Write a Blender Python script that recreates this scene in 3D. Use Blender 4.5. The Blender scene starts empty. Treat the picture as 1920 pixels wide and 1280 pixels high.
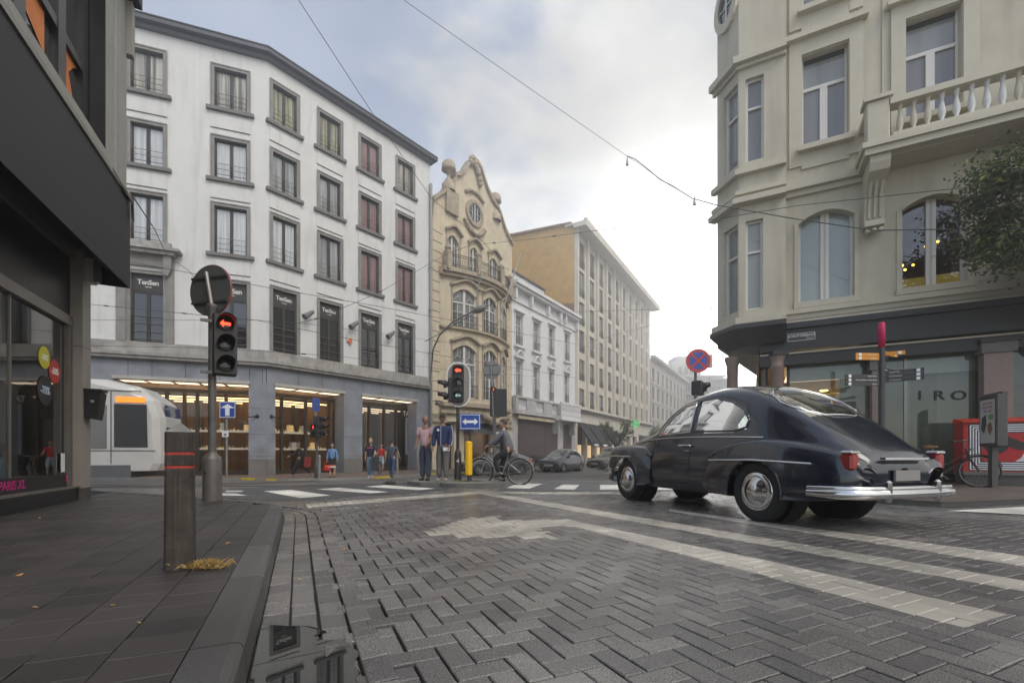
import bpy, math, random
import numpy as np
from mathutils import Vector, Matrix
R = math.radians
random.seed(7); rng = np.random.default_rng(7)
scene = bpy.context.scene
COL = scene.collection
# ------------------------------------------------------------------ camera
FP, CX, HY, H = 850.0, 960.0, 852.0, 0.8      # focal length in photo pixels, optical axis column, horizon row, eye height
cam = bpy.data.cameras.new('camera'); camo = bpy.data.objects.new('camera', cam); COL.objects.link(camo)
camo.location = (0, 0, H); camo.rotation_euler = (R(90), 0, 0)
cam.sensor_width = 36; cam.lens = 36 * FP / 1920; cam.shift_y = (HY - 640) / 1920
cam.clip_start = 0.05; cam.clip_end = 3000
scene.camera = camo
# ------------------------------------------------------------------ world, sun, exposure
SUN_EL, SUN_ROT = R(48), R(142)
world = bpy.data.worlds.new('World'); scene.world = world; world.use_nodes = True
def build_world():
    nt = world.node_tree; nt.nodes.clear(); N = nt.nodes.new; L = nt.links.new
    out = N('ShaderNodeOutputWorld'); sky = N('ShaderNodeTexSky')
    sky.sky_type = 'NISHITA'; sky.sun_disc = False; sky.sun_elevation = SUN_EL; sky.sun_rotation = SUN_ROT
    sky.air_density = 1.0; sky.dust_density = 1.5
    bg = N('ShaderNodeBackground'); bg.inputs[1].default_value = 0.15; L(sky.outputs[0], bg.inputs[0])
    tc = N('ShaderNodeTexCoord')
    mp = N('ShaderNodeMapping'); mp.inputs['Scale'].default_value = (1, 1, 1.9); mp.inputs['Location'].default_value = (.35, .1, 0); L(tc.outputs['Generated'], mp.inputs[0])
    n1 = N('ShaderNodeTexNoise'); n1.inputs['Scale'].default_value = 2.6; n1.inputs['Detail'].default_value = 9; n1.inputs['Roughness'].default_value = .56; n1.inputs['Distortion'].default_value = .35
    L(mp.outputs[0], n1.inputs[0])
    # the cover thickens towards the east (image right), and breaks open on the left
    dot = N('ShaderNodeVectorMath'); dot.operation = 'DOT_PRODUCT'; dot.inputs[1].default_value = (.80, .18, -.25)
    L(tc.outputs['Generated'], dot.inputs[0])
    add = N('ShaderNodeMath'); add.operation = 'MULTIPLY_ADD'; add.inputs[1].default_value = .42; L(dot.outputs['Value'], add.inputs[0]); L(n1.outputs[0], add.inputs[2])
    mr = N('ShaderNodeMapRange'); mr.interpolation_type = 'SMOOTHSTEP'; mr.inputs['From Min'].default_value = .41; mr.inputs['From Max'].default_value = .64; mr.inputs['To Min'].default_value = .36; L(add.outputs[0], mr.inputs[0])
    # cloud brightness: brightest round the veiled sun low over the street, greyer patches elsewhere
    gd = Vector((.34, 1, .20)).normalized()
    d2 = N('ShaderNodeVectorMath'); d2.operation = 'DOT_PRODUCT'; d2.inputs[1].default_value = gd; L(tc.outputs['Generated'], d2.inputs[0])
    mg = N('ShaderNodeMapRange'); mg.inputs['From Min'].default_value = .78; mg.inputs['From Max'].default_value = 1.0
    mg.inputs['To Min'].default_value = .0; mg.inputs['To Max'].default_value = 1.0; L(d2.outputs['Value'], mg.inputs[0])
    n2 = N('ShaderNodeTexNoise'); n2.inputs['Scale'].default_value = 1.9; n2.inputs['Detail'].default_value = 7; n2.inputs['Roughness'].default_value = .5
    m2 = N('ShaderNodeMapping'); m2.inputs['Location'].default_value = (3.1, 1.7, .4); m2.inputs['Scale'].default_value = (1, 1, 1.6); L(tc.outputs['Generated'], m2.inputs[0]); L(m2.outputs[0], n2.inputs[0])
    mn = N('ShaderNodeMapRange'); mn.inputs['From Min'].default_value = .62; mn.inputs['From Max'].default_value = .38; mn.inputs['To Min'].default_value = .50; mn.inputs['To Max'].default_value = .86
    L(n2.outputs[0], mn.inputs[0])
    sm = N('ShaderNodeMath'); sm.operation = 'ADD'; pw = N('ShaderNodeMath'); pw.operation = 'POWER'; pw.inputs[1].default_value = 9.0; L(mg.outputs[0], pw.inputs[0]); mu = N('ShaderNodeMath'); mu.operation = 'MULTIPLY'; mu.inputs[1].default_value = 6.0; L(pw.outputs[0], mu.inputs[0]); L(mn.outputs[0], sm.inputs[0]); L(mu.outputs[0], sm.inputs[1])
    bc = N('ShaderNodeBackground'); bc.inputs[0].default_value = (1.0, .99, .965, 1); L(sm.outputs[0], bc.inputs[1])
    mix = N('ShaderNodeMixShader'); L(mr.outputs[0], mix.inputs[0]); L(bg.outputs[0], mix.inputs[1]); L(bc.outputs[0], mix.inputs[2])
    L(mix.outputs[0], out.inputs[0])
build_world()
sl = bpy.data.lights.new('sun', 'SUN'); sl.energy = 1.3; sl.angle = R(35); sl.color = (1, .94, .86)
so = bpy.data.objects.new('sun', sl); COL.objects.link(so)
sd = Vector((math.sin(SUN_ROT) * math.cos(SUN_EL), math.cos(SUN_ROT) * math.cos(SUN_EL), math.sin(SUN_EL)))
so.rotation_euler = (-sd).to_track_quat('-Z', 'Y').to_euler(); so.location = (0, 0, 60)
scene.view_settings.view_transform = 'Standard'; scene.view_settings.look = 'None'
scene.view_settings.exposure = 0.62; scene.view_settings.gamma = 1.0
cy = scene.cycles; cy.max_bounces = 6; cy.diffuse_bounces = 3; cy.glossy_bounces = 3; cy.transparent_max_bounces = 12; cy.volume_bounces = 0
cy.volume_step_rate = 4; cy.volume_max_steps = 64
try: cy.use_denoising = True
except Exception: pass
# ------------------------------------------------------------------ picture geometry -> places
def gz(Y):
    t = min(1, max(0, (Y - 13) / 8.0)); return -.4 * (3 * t * t - 2 * t ** 3)
def W(px, py, D): return Vector(((px - CX) / FP * D, D, H - (py - HY) / FP * D))
def G(px, py, lift=0.0):
    lo, hi = .5, 2500.0
    k = (py - HY) / FP
    for _ in range(60):
        m = (lo + hi) / 2
        if H - k * m > gz(m) + lift: lo = m
        else: hi = m
    D = lo
    return Vector(((px - CX) / FP * D, D, gz(D) + lift))
def GX(px, D, lift=0.0): return Vector(((px - CX) / FP * D, D, gz(D) + lift))
# ------------------------------------------------------------------ materials
MATS = {}
def mat(name, col, rough=.6, metal=0.0, var=.12, scale=3.0, bump=0.0, bscale=40.0, spec=.5, coat=0.0, emit=None, estr=0.0, alpha=None, stain=0.0, fine=0.0, grain=0.0):
    if name in MATS: return MATS[name]
    m = bpy.data.materials.new(name); m.use_nodes = True; nt = m.node_tree; N = nt.nodes.new; L = nt.links.new
    b = nt.nodes['Principled BSDF']; c = tuple(col) + (1,)
    b.inputs['Roughness'].default_value = rough; b.inputs['Metallic'].default_value = metal
    b.inputs['Specular IOR Level'].default_value = spec; b.inputs['Coat Weight'].default_value = coat; b.inputs['Coat Roughness'].default_value = .05
    geo = N('ShaderNodeNewGeometry')
    n = N('ShaderNodeTexNoise'); n.inputs['Scale'].default_value = scale; n.inputs['Detail'].default_value = 6; n.inputs['Roughness'].default_value = .6; L(geo.outputs['Position'], n.inputs[0])
    r = N('ShaderNodeMapRange'); r.inputs['From Min'].default_value = .3; r.inputs['From Max'].default_value = .7; r.inputs['To Min'].default_value = 1 - var; r.inputs['To Max'].default_value = 1 + var; L(n.outputs[0], r.inputs[0])
    fac = r.outputs[0]
    if stain:
        mp = N('ShaderNodeMapping'); mp.inputs['Scale'].default_value = (3.5, 3.5, .35); L(geo.outputs['Position'], mp.inputs[0])
        s = N('ShaderNodeTexNoise'); s.inputs['Scale'].default_value = 1.0; s.inputs['Detail'].default_value = 5; L(mp.outputs[0], s.inputs[0])
        r2 = N('ShaderNodeMapRange'); r2.inputs['From Min'].default_value = .5; r2.inputs['From Max'].default_value = .75; r2.inputs['To Min'].default_value = 1; r2.inputs['To Max'].default_value = 1 - stain; L(s.outputs[0], r2.inputs[0])
        mm = N('ShaderNodeMath'); mm.operation = 'MULTIPLY'; L(fac, mm.inputs[0]); L(r2.outputs[0], mm.inputs[1]); fac = mm.outputs[0]
    if fine:
        s = N('ShaderNodeTexNoise'); s.inputs['Scale'].default_value = 160; s.inputs['Detail'].default_value = 2; L(geo.outputs['Position'], s.inputs[0])
        r2 = N('ShaderNodeMapRange'); r2.inputs['From Min'].default_value = .3; r2.inputs['From Max'].default_value = .7; r2.inputs['To Min'].default_value = 1 - fine; r2.inputs['To Max'].default_value = 1 + fine; L(s.outputs[0], r2.inputs[0])
        mm = N('ShaderNodeMath'); mm.operation = 'MULTIPLY'; L(fac, mm.inputs[0]); L(r2.outputs[0], mm.inputs[1]); fac = mm.outputs[0]
    if grain:
        mp = N('ShaderNodeMapping'); mp.inputs['Scale'].default_value = (70, 70, 2.2); L(geo.outputs['Position'], mp.inputs[0])
        s = N('ShaderNodeTexNoise'); s.inputs['Scale'].default_value = 1.0; s.inputs['Detail'].default_value = 6; L(mp.outputs[0], s.inputs[0])
        r2 = N('ShaderNodeMapRange'); r2.inputs['From Min'].default_value = .3; r2.inputs['From Max'].default_value = .7; r2.inputs['To Min'].default_value = 1 - grain; r2.inputs['To Max'].default_value = 1 + grain; L(s.outputs[0], r2.inputs[0])
        mm = N('ShaderNodeMath'); mm.operation = 'MULTIPLY'; L(fac, mm.inputs[0]); L(r2.outputs[0], mm.inputs[1]); fac = mm.outputs[0]
    v = N('ShaderNodeVectorMath'); v.operation = 'SCALE'; v.inputs[0].default_value = col; L(fac, v.inputs['Scale'])
    L(v.outputs[0], b.inputs['Base Color'])
    if bump:
        bn = N('ShaderNodeTexNoise'); bn.inputs['Scale'].default_value = bscale; bn.inputs['Detail'].default_value = 4; L(geo.outputs['Position'], bn.inputs[0])
        bu = N('ShaderNodeBump'); bu.inputs['Strength'].default_value = bump; bu.inputs['Distance'].default_value = .01; L(bn.outputs[0], bu.inputs['Height']); L(bu.outputs[0], b.inputs['Normal'])
    if emit: b.inputs['Emission Color'].default_value = tuple(emit) + (1,); b.inputs['Emission Strength'].default_value = estr
    if alpha is not None: b.inputs['Alpha'].default_value = alpha
    MATS[name] = m; return m
def brickmat(name, c1, c2, mortar, w, h, ang=0, rough=.7, msize=.01, bump=.3, vert=None, var=.1):
    """brick / slab pattern; vert=(ux,uy) lays it on an upright wall running along that direction"""
    if name in MATS: return MATS[name]
    m = bpy.data.materials.new(name); m.use_nodes = True; nt = m.node_tree; N = nt.nodes.new; L = nt.links.new
    b = nt.nodes['Principled BSDF']; b.inputs['Roughness'].default_value = rough
    geo = N('ShaderNodeNewGeometry')
    if vert:
        d = N('ShaderNodeVectorMath'); d.operation = 'DOT_PRODUCT'; d.inputs[1].default_value = (vert[0], vert[1], 0); L(geo.outputs['Position'], d.inputs[0])
        sp = N('ShaderNodeSeparateXYZ'); L(geo.outputs['Position'], sp.inputs[0]); cb = N('ShaderNodeCombineXYZ'); L(d.outputs['Value'], cb.inputs[0]); L(sp.outputs[2], cb.inputs[1]); vec = cb.outputs[0]
    else:
        mp = N('ShaderNodeMapping'); mp.inputs['Rotation'].default_value = (0, 0, ang); L(geo.outputs['Position'], mp.inputs[0]); vec = mp.outputs[0]
    t = N('ShaderNodeTexBrick'); t.inputs['Scale'].default_value = 1; t.inputs['Color1'].default_value = tuple(c1) + (1,); t.inputs['Color2'].default_value = tuple(c2) + (1,); t.inputs['Mortar'].default_value = tuple(mortar) + (1,)
    t.inputs['Mortar Size'].default_value = msize; t.inputs['Brick Width'].default_value = w; t.inputs['Row Height'].default_value = h; t.inputs['Mortar Smooth'].default_value = .2; L(vec, t.inputs[0])
    n = N('ShaderNodeTexNoise'); n.inputs['Scale'].default_value = 1.3; n.inputs['Detail'].default_value = 8; L(geo.outputs['Position'], n.inputs[0])
    r = N('ShaderNodeMapRange'); r.inputs['From Min'].default_value = .3; r.inputs['From Max'].default_value = .7; r.inputs['To Min'].default_value = 1 - 2 * var; r.inputs['To Max'].default_value = 1 + 2 * var; L(n.outputs[0], r.inputs[0])
    v = N('ShaderNodeVectorMath'); v.operation = 'SCALE'; L(t.outputs[0], v.inputs[0]); L(r.outputs[0], v.inputs['Scale']); L(v.outputs[0], b.inputs['Base Color'])
    bu = N('ShaderNodeBump'); bu.invert = True; bu.inputs['Strength'].default_value = bump; bu.inputs['Distance'].default_value = .01; L(t.outputs['Fac'], bu.inputs['Height']); L(bu.outputs[0], b.inputs['Normal'])
    MATS[name] = m; return m
def glassmat(name, tint=(.9, .95, .93), refl=1.0, base=.06):
    """clear pane: see-through with mirror reflections rising towards grazing angles"""
    if name in MATS: return MATS[name]
    m = bpy.data.materials.new(name); m.use_nodes = True; nt = m.node_tree; nt.nodes.clear(); N = nt.nodes.new; L = nt.links.new
    o = N('ShaderNodeOutputMaterial'); t = N('ShaderNodeBsdfTransparent'); t.inputs[0].default_value = tuple(tint) + (1,)
    g = N('ShaderNodeBsdfGlossy'); g.inputs['Roughness'].default_value = .02; g.inputs[0].default_value = (refl, refl, refl, 1)
    f = N('ShaderNodeLayerWeight'); f.inputs[0].default_value = .25
    r = N('ShaderNodeMapRange'); r.inputs['To Min'].default_value = base; r.inputs['To Max'].default_value = 1; L(f.outputs['Fresnel'], r.inputs[0])
    x = N('ShaderNodeMixShader'); L(r.outputs[0], x.inputs[0]); L(t.outputs[0], x.inputs[1]); L(g.outputs[0], x.inputs[2]); L(x.outputs[0], o.inputs[0])
    MATS[name] = m; return m
def curtainmat(name, c1, c2, scale=9, gap=.35):
    """double glazing with a hung curtain close behind it"""
    if name in MATS: return MATS[name]
    m = bpy.data.materials.new(name); m.use_nodes = True; nt = m.node_tree; N = nt.nodes.new; L = nt.links.new
    b = nt.nodes['Principled BSDF']; b.inputs['Roughness'].default_value = .8; b.inputs['Specular IOR Level'].default_value = .2
    b.inputs['Coat Weight'].default_value = 1; b.inputs['Coat Roughness'].default_value = .02; b.inputs['Coat IOR'].default_value = 1.7
    geo = N('ShaderNodeNewGeometry')
    mp = N('ShaderNodeMapping'); mp.inputs['Scale'].default_value = (1, 1, .03); L(geo.outputs['Position'], mp.inputs[0])
    n = N('ShaderNodeTexNoise'); n.inputs['Scale'].default_value = scale; n.inputs['Detail'].default_value = 3; L(mp.outputs[0], n.inputs[0])
    r = N('ShaderNodeValToRGB'); r.color_ramp.elements[0].position = gap; r.color_ramp.elements[1].position = .62
    r.color_ramp.elements[0].color = tuple(c1) + (1,); r.color_ramp.elements[1].color = tuple(c2) + (1,); L(n.outputs[0], r.inputs[0]); L(r.outputs[0], b.inputs['Base Color'])
    MATS[name] = m; return m
# ------------------------------------------------------------------ mesh helper
ROOTM = {}
class MB:
    def __init__(s, T=None): s.v = []; s.f = []; s.mi = []; s.sm = []; s.mats = []; s.T = T; s.attr = []
    def add(s, vs, fs, m, smooth=False, T=None, a=0.0):
        if m not in s.mats: s.mats.append(m)
        k = s.mats.index(m); o = len(s.v); T = T or s.T
        for p in vs:
            s.v.append(tuple(T(p)) if T else tuple(p))
        for f in fs:
            s.f.append(tuple(i + o for i in f)); s.mi.append(k); s.sm.append(smooth); s.attr.append(a)
        return s
    def box(s, x0, x1, y0, y1, z0, z1, m, T=None, bev=0.0):
        if bev:
            b = min(bev, abs(x1 - x0) / 2.2, abs(z1 - z0) / 2.2, abs(y1 - y0) / 2.2)
            # chamfered box: octagon-ish in x/y with inset caps
            P = [(x0 + b, y0), (x1 - b, y0), (x1, y0 + b), (x1, y1 - b), (x1 - b, y1), (x0 + b, y1), (x0, y1 - b), (x0, y0 + b)]
            cx, cy_ = (x0 + x1) / 2, (y0 + y1) / 2
            ins = lambda p: (cx + (p[0] - cx) * (1 - 2 * b / max(1e-6, abs(x1 - x0))), cy_ + (p[1] - cy_) * (1 - 2 * b / max(1e-6, abs(y1 - y0))))
            vs = [(*ins(p), z0) for p in P] + [(*p, z0 + b) for p in P] + [(*p, z1 - b) for p in P] + [(*ins(p), z1) for p in P]
            fs = [tuple(range(7, -1, -1)), tuple(range(24, 32))]
            for l in range(3):
                for i in range(8):
                    j = (i + 1) % 8; fs.append((l * 8 + i, l * 8 + j, l * 8 + 8 + j, l * 8 + 8 + i))
            return s.add(vs, fs, m, False, T)
        vs = [(x0, y0, z0), (x1, y0, z0), (x1, y1, z0), (x0, y1, z0), (x0, y0, z1), (x1, y0, z1), (x1, y1, z1), (x0, y1, z1)]
        return s.add(vs, [(0, 3, 2, 1), (4, 5, 6, 7), (0, 1, 5, 4), (1, 2, 6, 5), (2, 3, 7, 6), (3, 0, 4, 7)], m, False, T)
    def tube(s, pts, r, m, n=8, caps=True, T=None, smooth=True):
        pts = [Vector(p) for p in pts]; rs = r if isinstance(r, (list, tuple)) else [r] * len(pts)
        vs = []; prev = None
        for i, p in enumerate(pts):
            d = (pts[min(i + 1, len(pts) - 1)] - pts[max(i - 1, 0)])
            if d.length < 1e-9: d = Vector((0, 0, 1))
            d.normalize()
            if prev is None:
                a = Vector((0, 0, 1)) if abs(d.z) < .9 else Vector((1, 0, 0)); u = d.cross(a).normalized()
            else:
                u = (prev - d * prev.dot(d)).normalized()
            prev = u; w = d.cross(u)
            for k in range(n):
                t = 2 * math.pi * k / n; vs.append(p + (u * math.cos(t) + w * math.sin(t)) * rs[i])
        fs = [(i * n + k, i * n + (k + 1) % n, (i + 1) * n + (k + 1) % n, (i + 1) * n + k) for i in range(len(pts) - 1) for k in range(n)]
        s.add(vs, fs, m, smooth, T)
        if caps:
            s.add(vs[:n], [tuple(range(n - 1, -1, -1))], m, False, T); s.add(vs[-n:], [tuple(range(n))], m, False, T)
        return s
    def lathe(s, prof, m, n=20, c=(0, 0, 0), ax='z', T=None, smooth=True):
        vs = []
        for r, h in prof:
            for k in range(n):
                t = 2 * math.pi * k / n; a, b_ = r * math.cos(t), r * math.sin(t)
                vs.append((c[0] + a, c[1] + b_, c[2] + h) if ax == 'z' else ((c[0] + a, c[1] + h, c[2] + b_) if ax == 'y' else (c[0] + h, c[1] + a, c[2] + b_)))
        fs = [(i * n + k, i * n + (k + 1) % n, (i + 1) * n + (k + 1) % n, (i + 1) * n + k) for i in range(len(prof) - 1) for k in range(n)]
        return s.add(vs, fs, m, smooth, T)
    def prism(s, poly, d0, d1, m, T=None):
        """poly in local (x,z), extruded along local y"""
        n = len(poly); vs = [(p[0], d0, p[1]) for p in poly] + [(p[0], d1, p[1]) for p in poly]
        fs = [tuple(range(n)), tuple(range(2 * n - 1, n - 1, -1))] + [(i, n + i, n + (i + 1) % n, (i + 1) % n) for i in range(n)]
        return s.add(vs, fs, m, False, T)
    def sphere(s, c, r, m, n=12, k=8, T=None):
        rx, ry, rz = r if isinstance(r, (list, tuple)) else (r, r, r); vs = []
        for i in range(k + 1):
            ph = math.pi * i / k
            for j in range(n):
                th = 2 * math.pi * j / n; vs.append((c[0] + rx * math.sin(ph) * math.cos(th), c[1] + ry * math.sin(ph) * math.sin(th), c[2] + rz * math.cos(ph)))
        fs = [(i * n + j, (i + 1) * n + j, (i + 1) * n + (j + 1) % n, i * n + (j + 1) % n) for i in range(k) for j in range(n)]
        return s.add(vs, fs, m, True, T)
    def build(s, name, parent=None, local=False, kind=None, merge=False):
        me = bpy.data.meshes.new(name); vs = s.v
        if parent is not None and not local:
            Mi = ROOTM[parent.name].inverted(); vs = [tuple(Mi @ Vector(p)) for p in vs]
        me.from_pydata(vs, [], s.f); 
        for m in s.mats: me.materials.append(m)
        me.polygons.foreach_set('material_index', s.mi); me.polygons.foreach_set('use_smooth', s.sm); me.update()
        o = bpy.data.objects.new(name, me); COL.objects.link(o)
        if parent is not None: o.parent = parent; ROOTM[o.name] = ROOTM[parent.name]
        else: ROOTM[o.name] = Matrix.Identity(4)
        if kind: o['kind'] = kind
        return o
def thing(name, label, cat, loc=(0, 0, 0), rz=0.0, group=None):
    o = bpy.data.objects.new(name, None); COL.objects.link(o); o.location = loc; o.rotation_euler = (0, 0, rz); o.empty_display_size = .2
    o['label'] = label; o['category'] = cat
    if group: o['group'] = group
    ROOTM[o.name] = Matrix.Translation(Vector(loc)) @ Matrix.Rotation(rz, 4, 'Z'); return o
def tag(o, label, cat, group=None):
    o['label'] = label; o['category'] = cat
    if group: o['group'] = group
    return o
def text(mb, s, size, T, m, depth=.006, sx=1.0, spacing=1.0, align='CENTER', shear=0.0, offset=0.0):
    c = bpy.data.curves.new('t', 'FONT'); c.body = s; c.size = size; c.extrude = depth; c.align_x = align; c.align_y = 'CENTER'; c.resolution_u = 3; c.space_character = spacing; c.shear = shear; c.offset = offset
    o = bpy.data.objects.new('t', c); me = bpy.data.meshes.new_from_object(o)
    vs = [(v.co.x * sx, -v.co.z, v.co.y) for v in me.vertices]; fs = [tuple(p.vertices) for p in me.polygons]
    mb.add(vs, fs, m, False, T); bpy.data.objects.remove(o); bpy.data.curves.remove(c); bpy.data.meshes.remove(me)
def FT(o, nrm):
    """frame: local x to the right seen from the front, local -y towards the viewer side `nrm`, z up"""
    n = Vector((nrm[0], nrm[1], 0)).normalized(); x = Vector((-n.y, n.x, 0)); o = Vector(o)
    return lambda p: o + x * p[0] - n * p[1] + Vector((0, 0, p[2]))
class Fac:
    """an upright wall plane; s runs left to right along it, `out` towards the street"""
    def __init__(s, P, vpx, away=1, flip=False):
        u = Vector(((vpx - CX) / FP, 1.0)).normalized()
        if not away: u = -u
        s.P = Vector((P[0], P[1])); s.u = u; s.n = Vector((u.y, -u.x))
    def S(s, px, out=0.0):
        k = (px - CX) / FP; P = s.P + s.n * out
        return (k * P.y - P.x) / (s.u.x - k * s.u.y)
    def D(s, px, out=0.0): return s.P.y + s.n.y * out + s.u.y * s.S(px, out)
    def Z(s, px, py, out=0.0): return H - (py - HY) / FP * s.D(px, out)
    def T(s, p): q = s.P + s.u * p[0] + s.n * p[1]; return Vector((q.x, q.y, p[2]))
    def at(s, sv, out=0.0): return s.P + s.u * sv + s.n * out
    def TT(s, sv, out, z):
        o = s.T((sv, out, z)); return FT(o, s.n)
def wall(mb, fac, s0, s1, z0, z1, ops, m, depth=.25, mr=None, bow=None, n=1, out=0.0):
    xs = sorted(set([s0, s1] + [v for o in ops for v in o[:2]] + ([s0 + (s1 - s0) * i / n for i in range(1, n)] if n > 1 else [])))
    zs = sorted(set([z0, z1] + [v for o in ops for v in o[2:4]]))
    bw = bow or (lambda s: 0)
    for i in range(len(xs) - 1):
        for j in range(len(zs) - 1):
            a, b, c, d = xs[i], xs[i + 1], zs[j], zs[j + 1]
            if b - a < 1e-5 or d - c < 1e-5: continue
            cm, dm = (a + b) / 2, (c + d) / 2
            if any(o[0] < cm < o[1] and o[2] < dm < o[3] for o in ops): continue
            mb.add([(a, bw(a) + out, c), (b, bw(b) + out, c), (b, bw(b) + out, d), (a, bw(a) + out, d)], [(0, 1, 2, 3)], m, False, fac.T)
    mr = mr or m
    for o in ops:
        a, b, c, d = o[:4]; dp = o[4] if len(o) > 4 else depth
        A, B = bw(a) + out, bw(b) + out
        mb.add([(a, A, c), (a, A, d), (a, A - dp, d), (a, A - dp, c), (b, B, c), (b, B, d), (b, B - dp, d), (b, B - dp, c)],
               [(0, 1, 2, 3), (7, 6, 5, 4), (1, 5, 6, 2), (0, 3, 7, 4)], mr, False, fac.T)
def fbox(mb, fac, s0, s1, o0, o1, z0, z1, m, bow=None, n=1):
    """box in wall coordinates, following an optional bow"""
    if not bow: return mb.box(s0, s1, o0, o1, z0, z1, m, fac.T)
    for i in range(n):
        a = s0 + (s1 - s0) * i / n; b = s0 + (s1 - s0) * (i + 1) / n
        vs = [(a, bow(a) + o0, z0), (b, bow(b) + o0, z0), (b, bow(b) + o1, z0), (a, bow(a) + o1, z0), (a, bow(a) + o0, z1), (b, bow(b) + o0, z1), (b, bow(b) + o1, z1), (a, bow(a) + o1, z1)]
        fs = [(0, 3, 2, 1), (4, 5, 6, 7), (0, 1, 5, 4), (2, 3, 7, 6)]
        if i == 0: fs.append((3, 0, 4, 7))
        if i == n - 1: fs.append((1, 2, 6, 5))
        mb.add(vs, fs, m, False, fac.T)
# ------------------------------------------------------------------ GROUND
UA, UB = Vector((-.4253, .9051)), Vector((.9051, .4253))     # along our street, across it
KP = [(.9, -2.32), (-.84, 1.36), (-2.93, 5.80), (-3.10, 6.12), (-3.36, 6.42), (-3.75, 6.68), (-4.45, 7.02), (-6.0, 7.85), (-8.2, 8.85), (-13.5, 11.2)]
KPv = [Vector(p) for p in KP]
def pathdist(x, y):
    """signed distance to the kerb line (positive on the road side) and arc length there"""
    best = 1e9; sg = 1; arc = 0; acc = 0
    for i in range(len(KPv) - 1):
        a, b = KPv[i], KPv[i + 1]; dx, dy = b.x - a.x, b.y - a.y; l2 = dx * dx + dy * dy
        t = max(0, min(1, ((x - a.x) * dx + (y - a.y) * dy) / l2)); qx, qy = a.x + dx * t, a.y + dy * t
        d = math.hypot(x - qx, y - qy); L_ = math.sqrt(l2)
        if d < best - 1e-9: best = d; sg = 1 if (dy * (x - a.x) - dx * (y - a.y)) > 0 else -1; arc = acc + t * L_
        acc += L_
    return best * sg, arc
def pathat(arc, off):
    acc = 0
    for i in range(len(KPv) - 1):
        d = KPv[i + 1] - KPv[i]; l = d.length
        if arc <= acc + l or i == len(KPv) - 2:
            t = (arc - acc); u = d / l; n = Vector((u.y, -u.x))
            # blend normals near joints so that the rows turn smoothly
            if i + 1 < len(KPv) - 1 and l - t < .12:
                d2 = (KPv[i + 2] - KPv[i + 1]).normalized(); w = .5 * (1 - (l - t) / .12); n = (n * (1 - w) + Vector((d2.y, -d2.x)) * w).normalized()
            return KPv[i] + u * t + n * off, u, n
        acc += l
# right-hand pavement edge (corner by the pale building)
RK = [G(1285, 861), G(1292, 868), G(1318, 884), G(1352, 900), G(1420, 915), G(1500, 928), G(1600, 940), G(1765, 950), G(1920, 943)]
RK = [Vector((p.x, p.y)) for p in RK] + [Vector((14, 9.2)), Vector((24, 13.5))]
def rightof(x, y):
    """inside the right-hand pavement"""
    for i in range(len(RK) - 1):
        pass
    # polygon test
    poly = [(p.x, p.y) for p in RK] + [(60, 30), (60, 120)]
    c = False; j = len(poly) - 1
    for i in range(len(poly)):
        if (poly[i][1] > y) != (poly[j][1] > y) and x < (poly[j][0] - poly[i][0]) * (y - poly[i][1]) / (poly[j][1] - poly[i][1]) + poly[i][0]: c = not c
        j = i
    return c
def polymask(nt, pos, polys):
    """mask of convex quads in ground coordinates (painted lines on the road)"""
    N = nt.nodes.new; L = nt.links.new; tot = None
    for q in polys:
        c = sum((Vector(p) for p in q), Vector((0, 0))) / len(q); mn = None
        for i in range(len(q)):
            a, b = Vector(q[i]), Vector(q[(i + 1) % len(q)]); d = (b - a).normalized(); n = Vector((-d.y, d.x))
            if n.dot(c - a) < 0: n = -n
            vm = N('ShaderNodeVectorMath'); vm.operation = 'DOT_PRODUCT'; vm.inputs[1].default_value = (n.x, n.y, 0); L(pos, vm.inputs[0])
            su = N('ShaderNodeMath'); su.operation = 'SUBTRACT'; su.inputs[1].default_value = n.dot(a); L(vm.outputs['Value'], su.inputs[0])
            if mn is None: mn = su.outputs[0]
            else:
                k = N('ShaderNodeMath'); k.operation = 'MINIMUM'; L(mn, k.inputs[0]); L(su.outputs[0], k.inputs[1]); mn = k.outputs[0]
        if tot is None: tot = mn
        else:
            k = N('ShaderNodeMath'); k.operation = 'MAXIMUM'; L(tot, k.inputs[0]); L(mn, k.inputs[1]); tot = k.outputs[0]
    g = N('ShaderNodeMath'); g.operation = 'GREATER_THAN'; g.inputs[1].default_value = 0; L(tot, g.inputs[0]); return g.outputs[0]
def gp(*pts): return [tuple(G(*p).xy) for p in pts]
LINES = [gp((1068, 974), (1440, 1050.5), (1440, 1080), (1052, 980)), gp((1440, 1050.5), (1888, 1151), (1807, 1176), (1440, 1080)),
         gp((905, 920.5), (1920, 1087.5), (1920, 1108), (893, 924.5)), gp((1254, 954), (2000, 1052), (2000, 1074), (1256, 958)),
         gp((572, 944), (905, 920), (917, 924.5), (578, 951)), gp((905, 920.5), (1205, 923), (1205, 927), (900, 925))]
ARROW = [gp((796, 996), (914, 964), (1052, 1007), (984, 1007.5), (803, 1003)), gp((955, 978), (1000, 972), (1080, 974), (1066, 985), (1000, 990))]
def inpoly(p, poly):
    x, y = p; c = False; j = len(poly) - 1
    for i in range(len(poly)):
        if (poly[i][1] > y) != (poly[j][1] > y) and x < (poly[j][0] - poly[i][0]) * (y - poly[i][1]) / (poly[j][1] - poly[i][1]) + poly[i][0]: c = not c
        j = i
    return c
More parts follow.
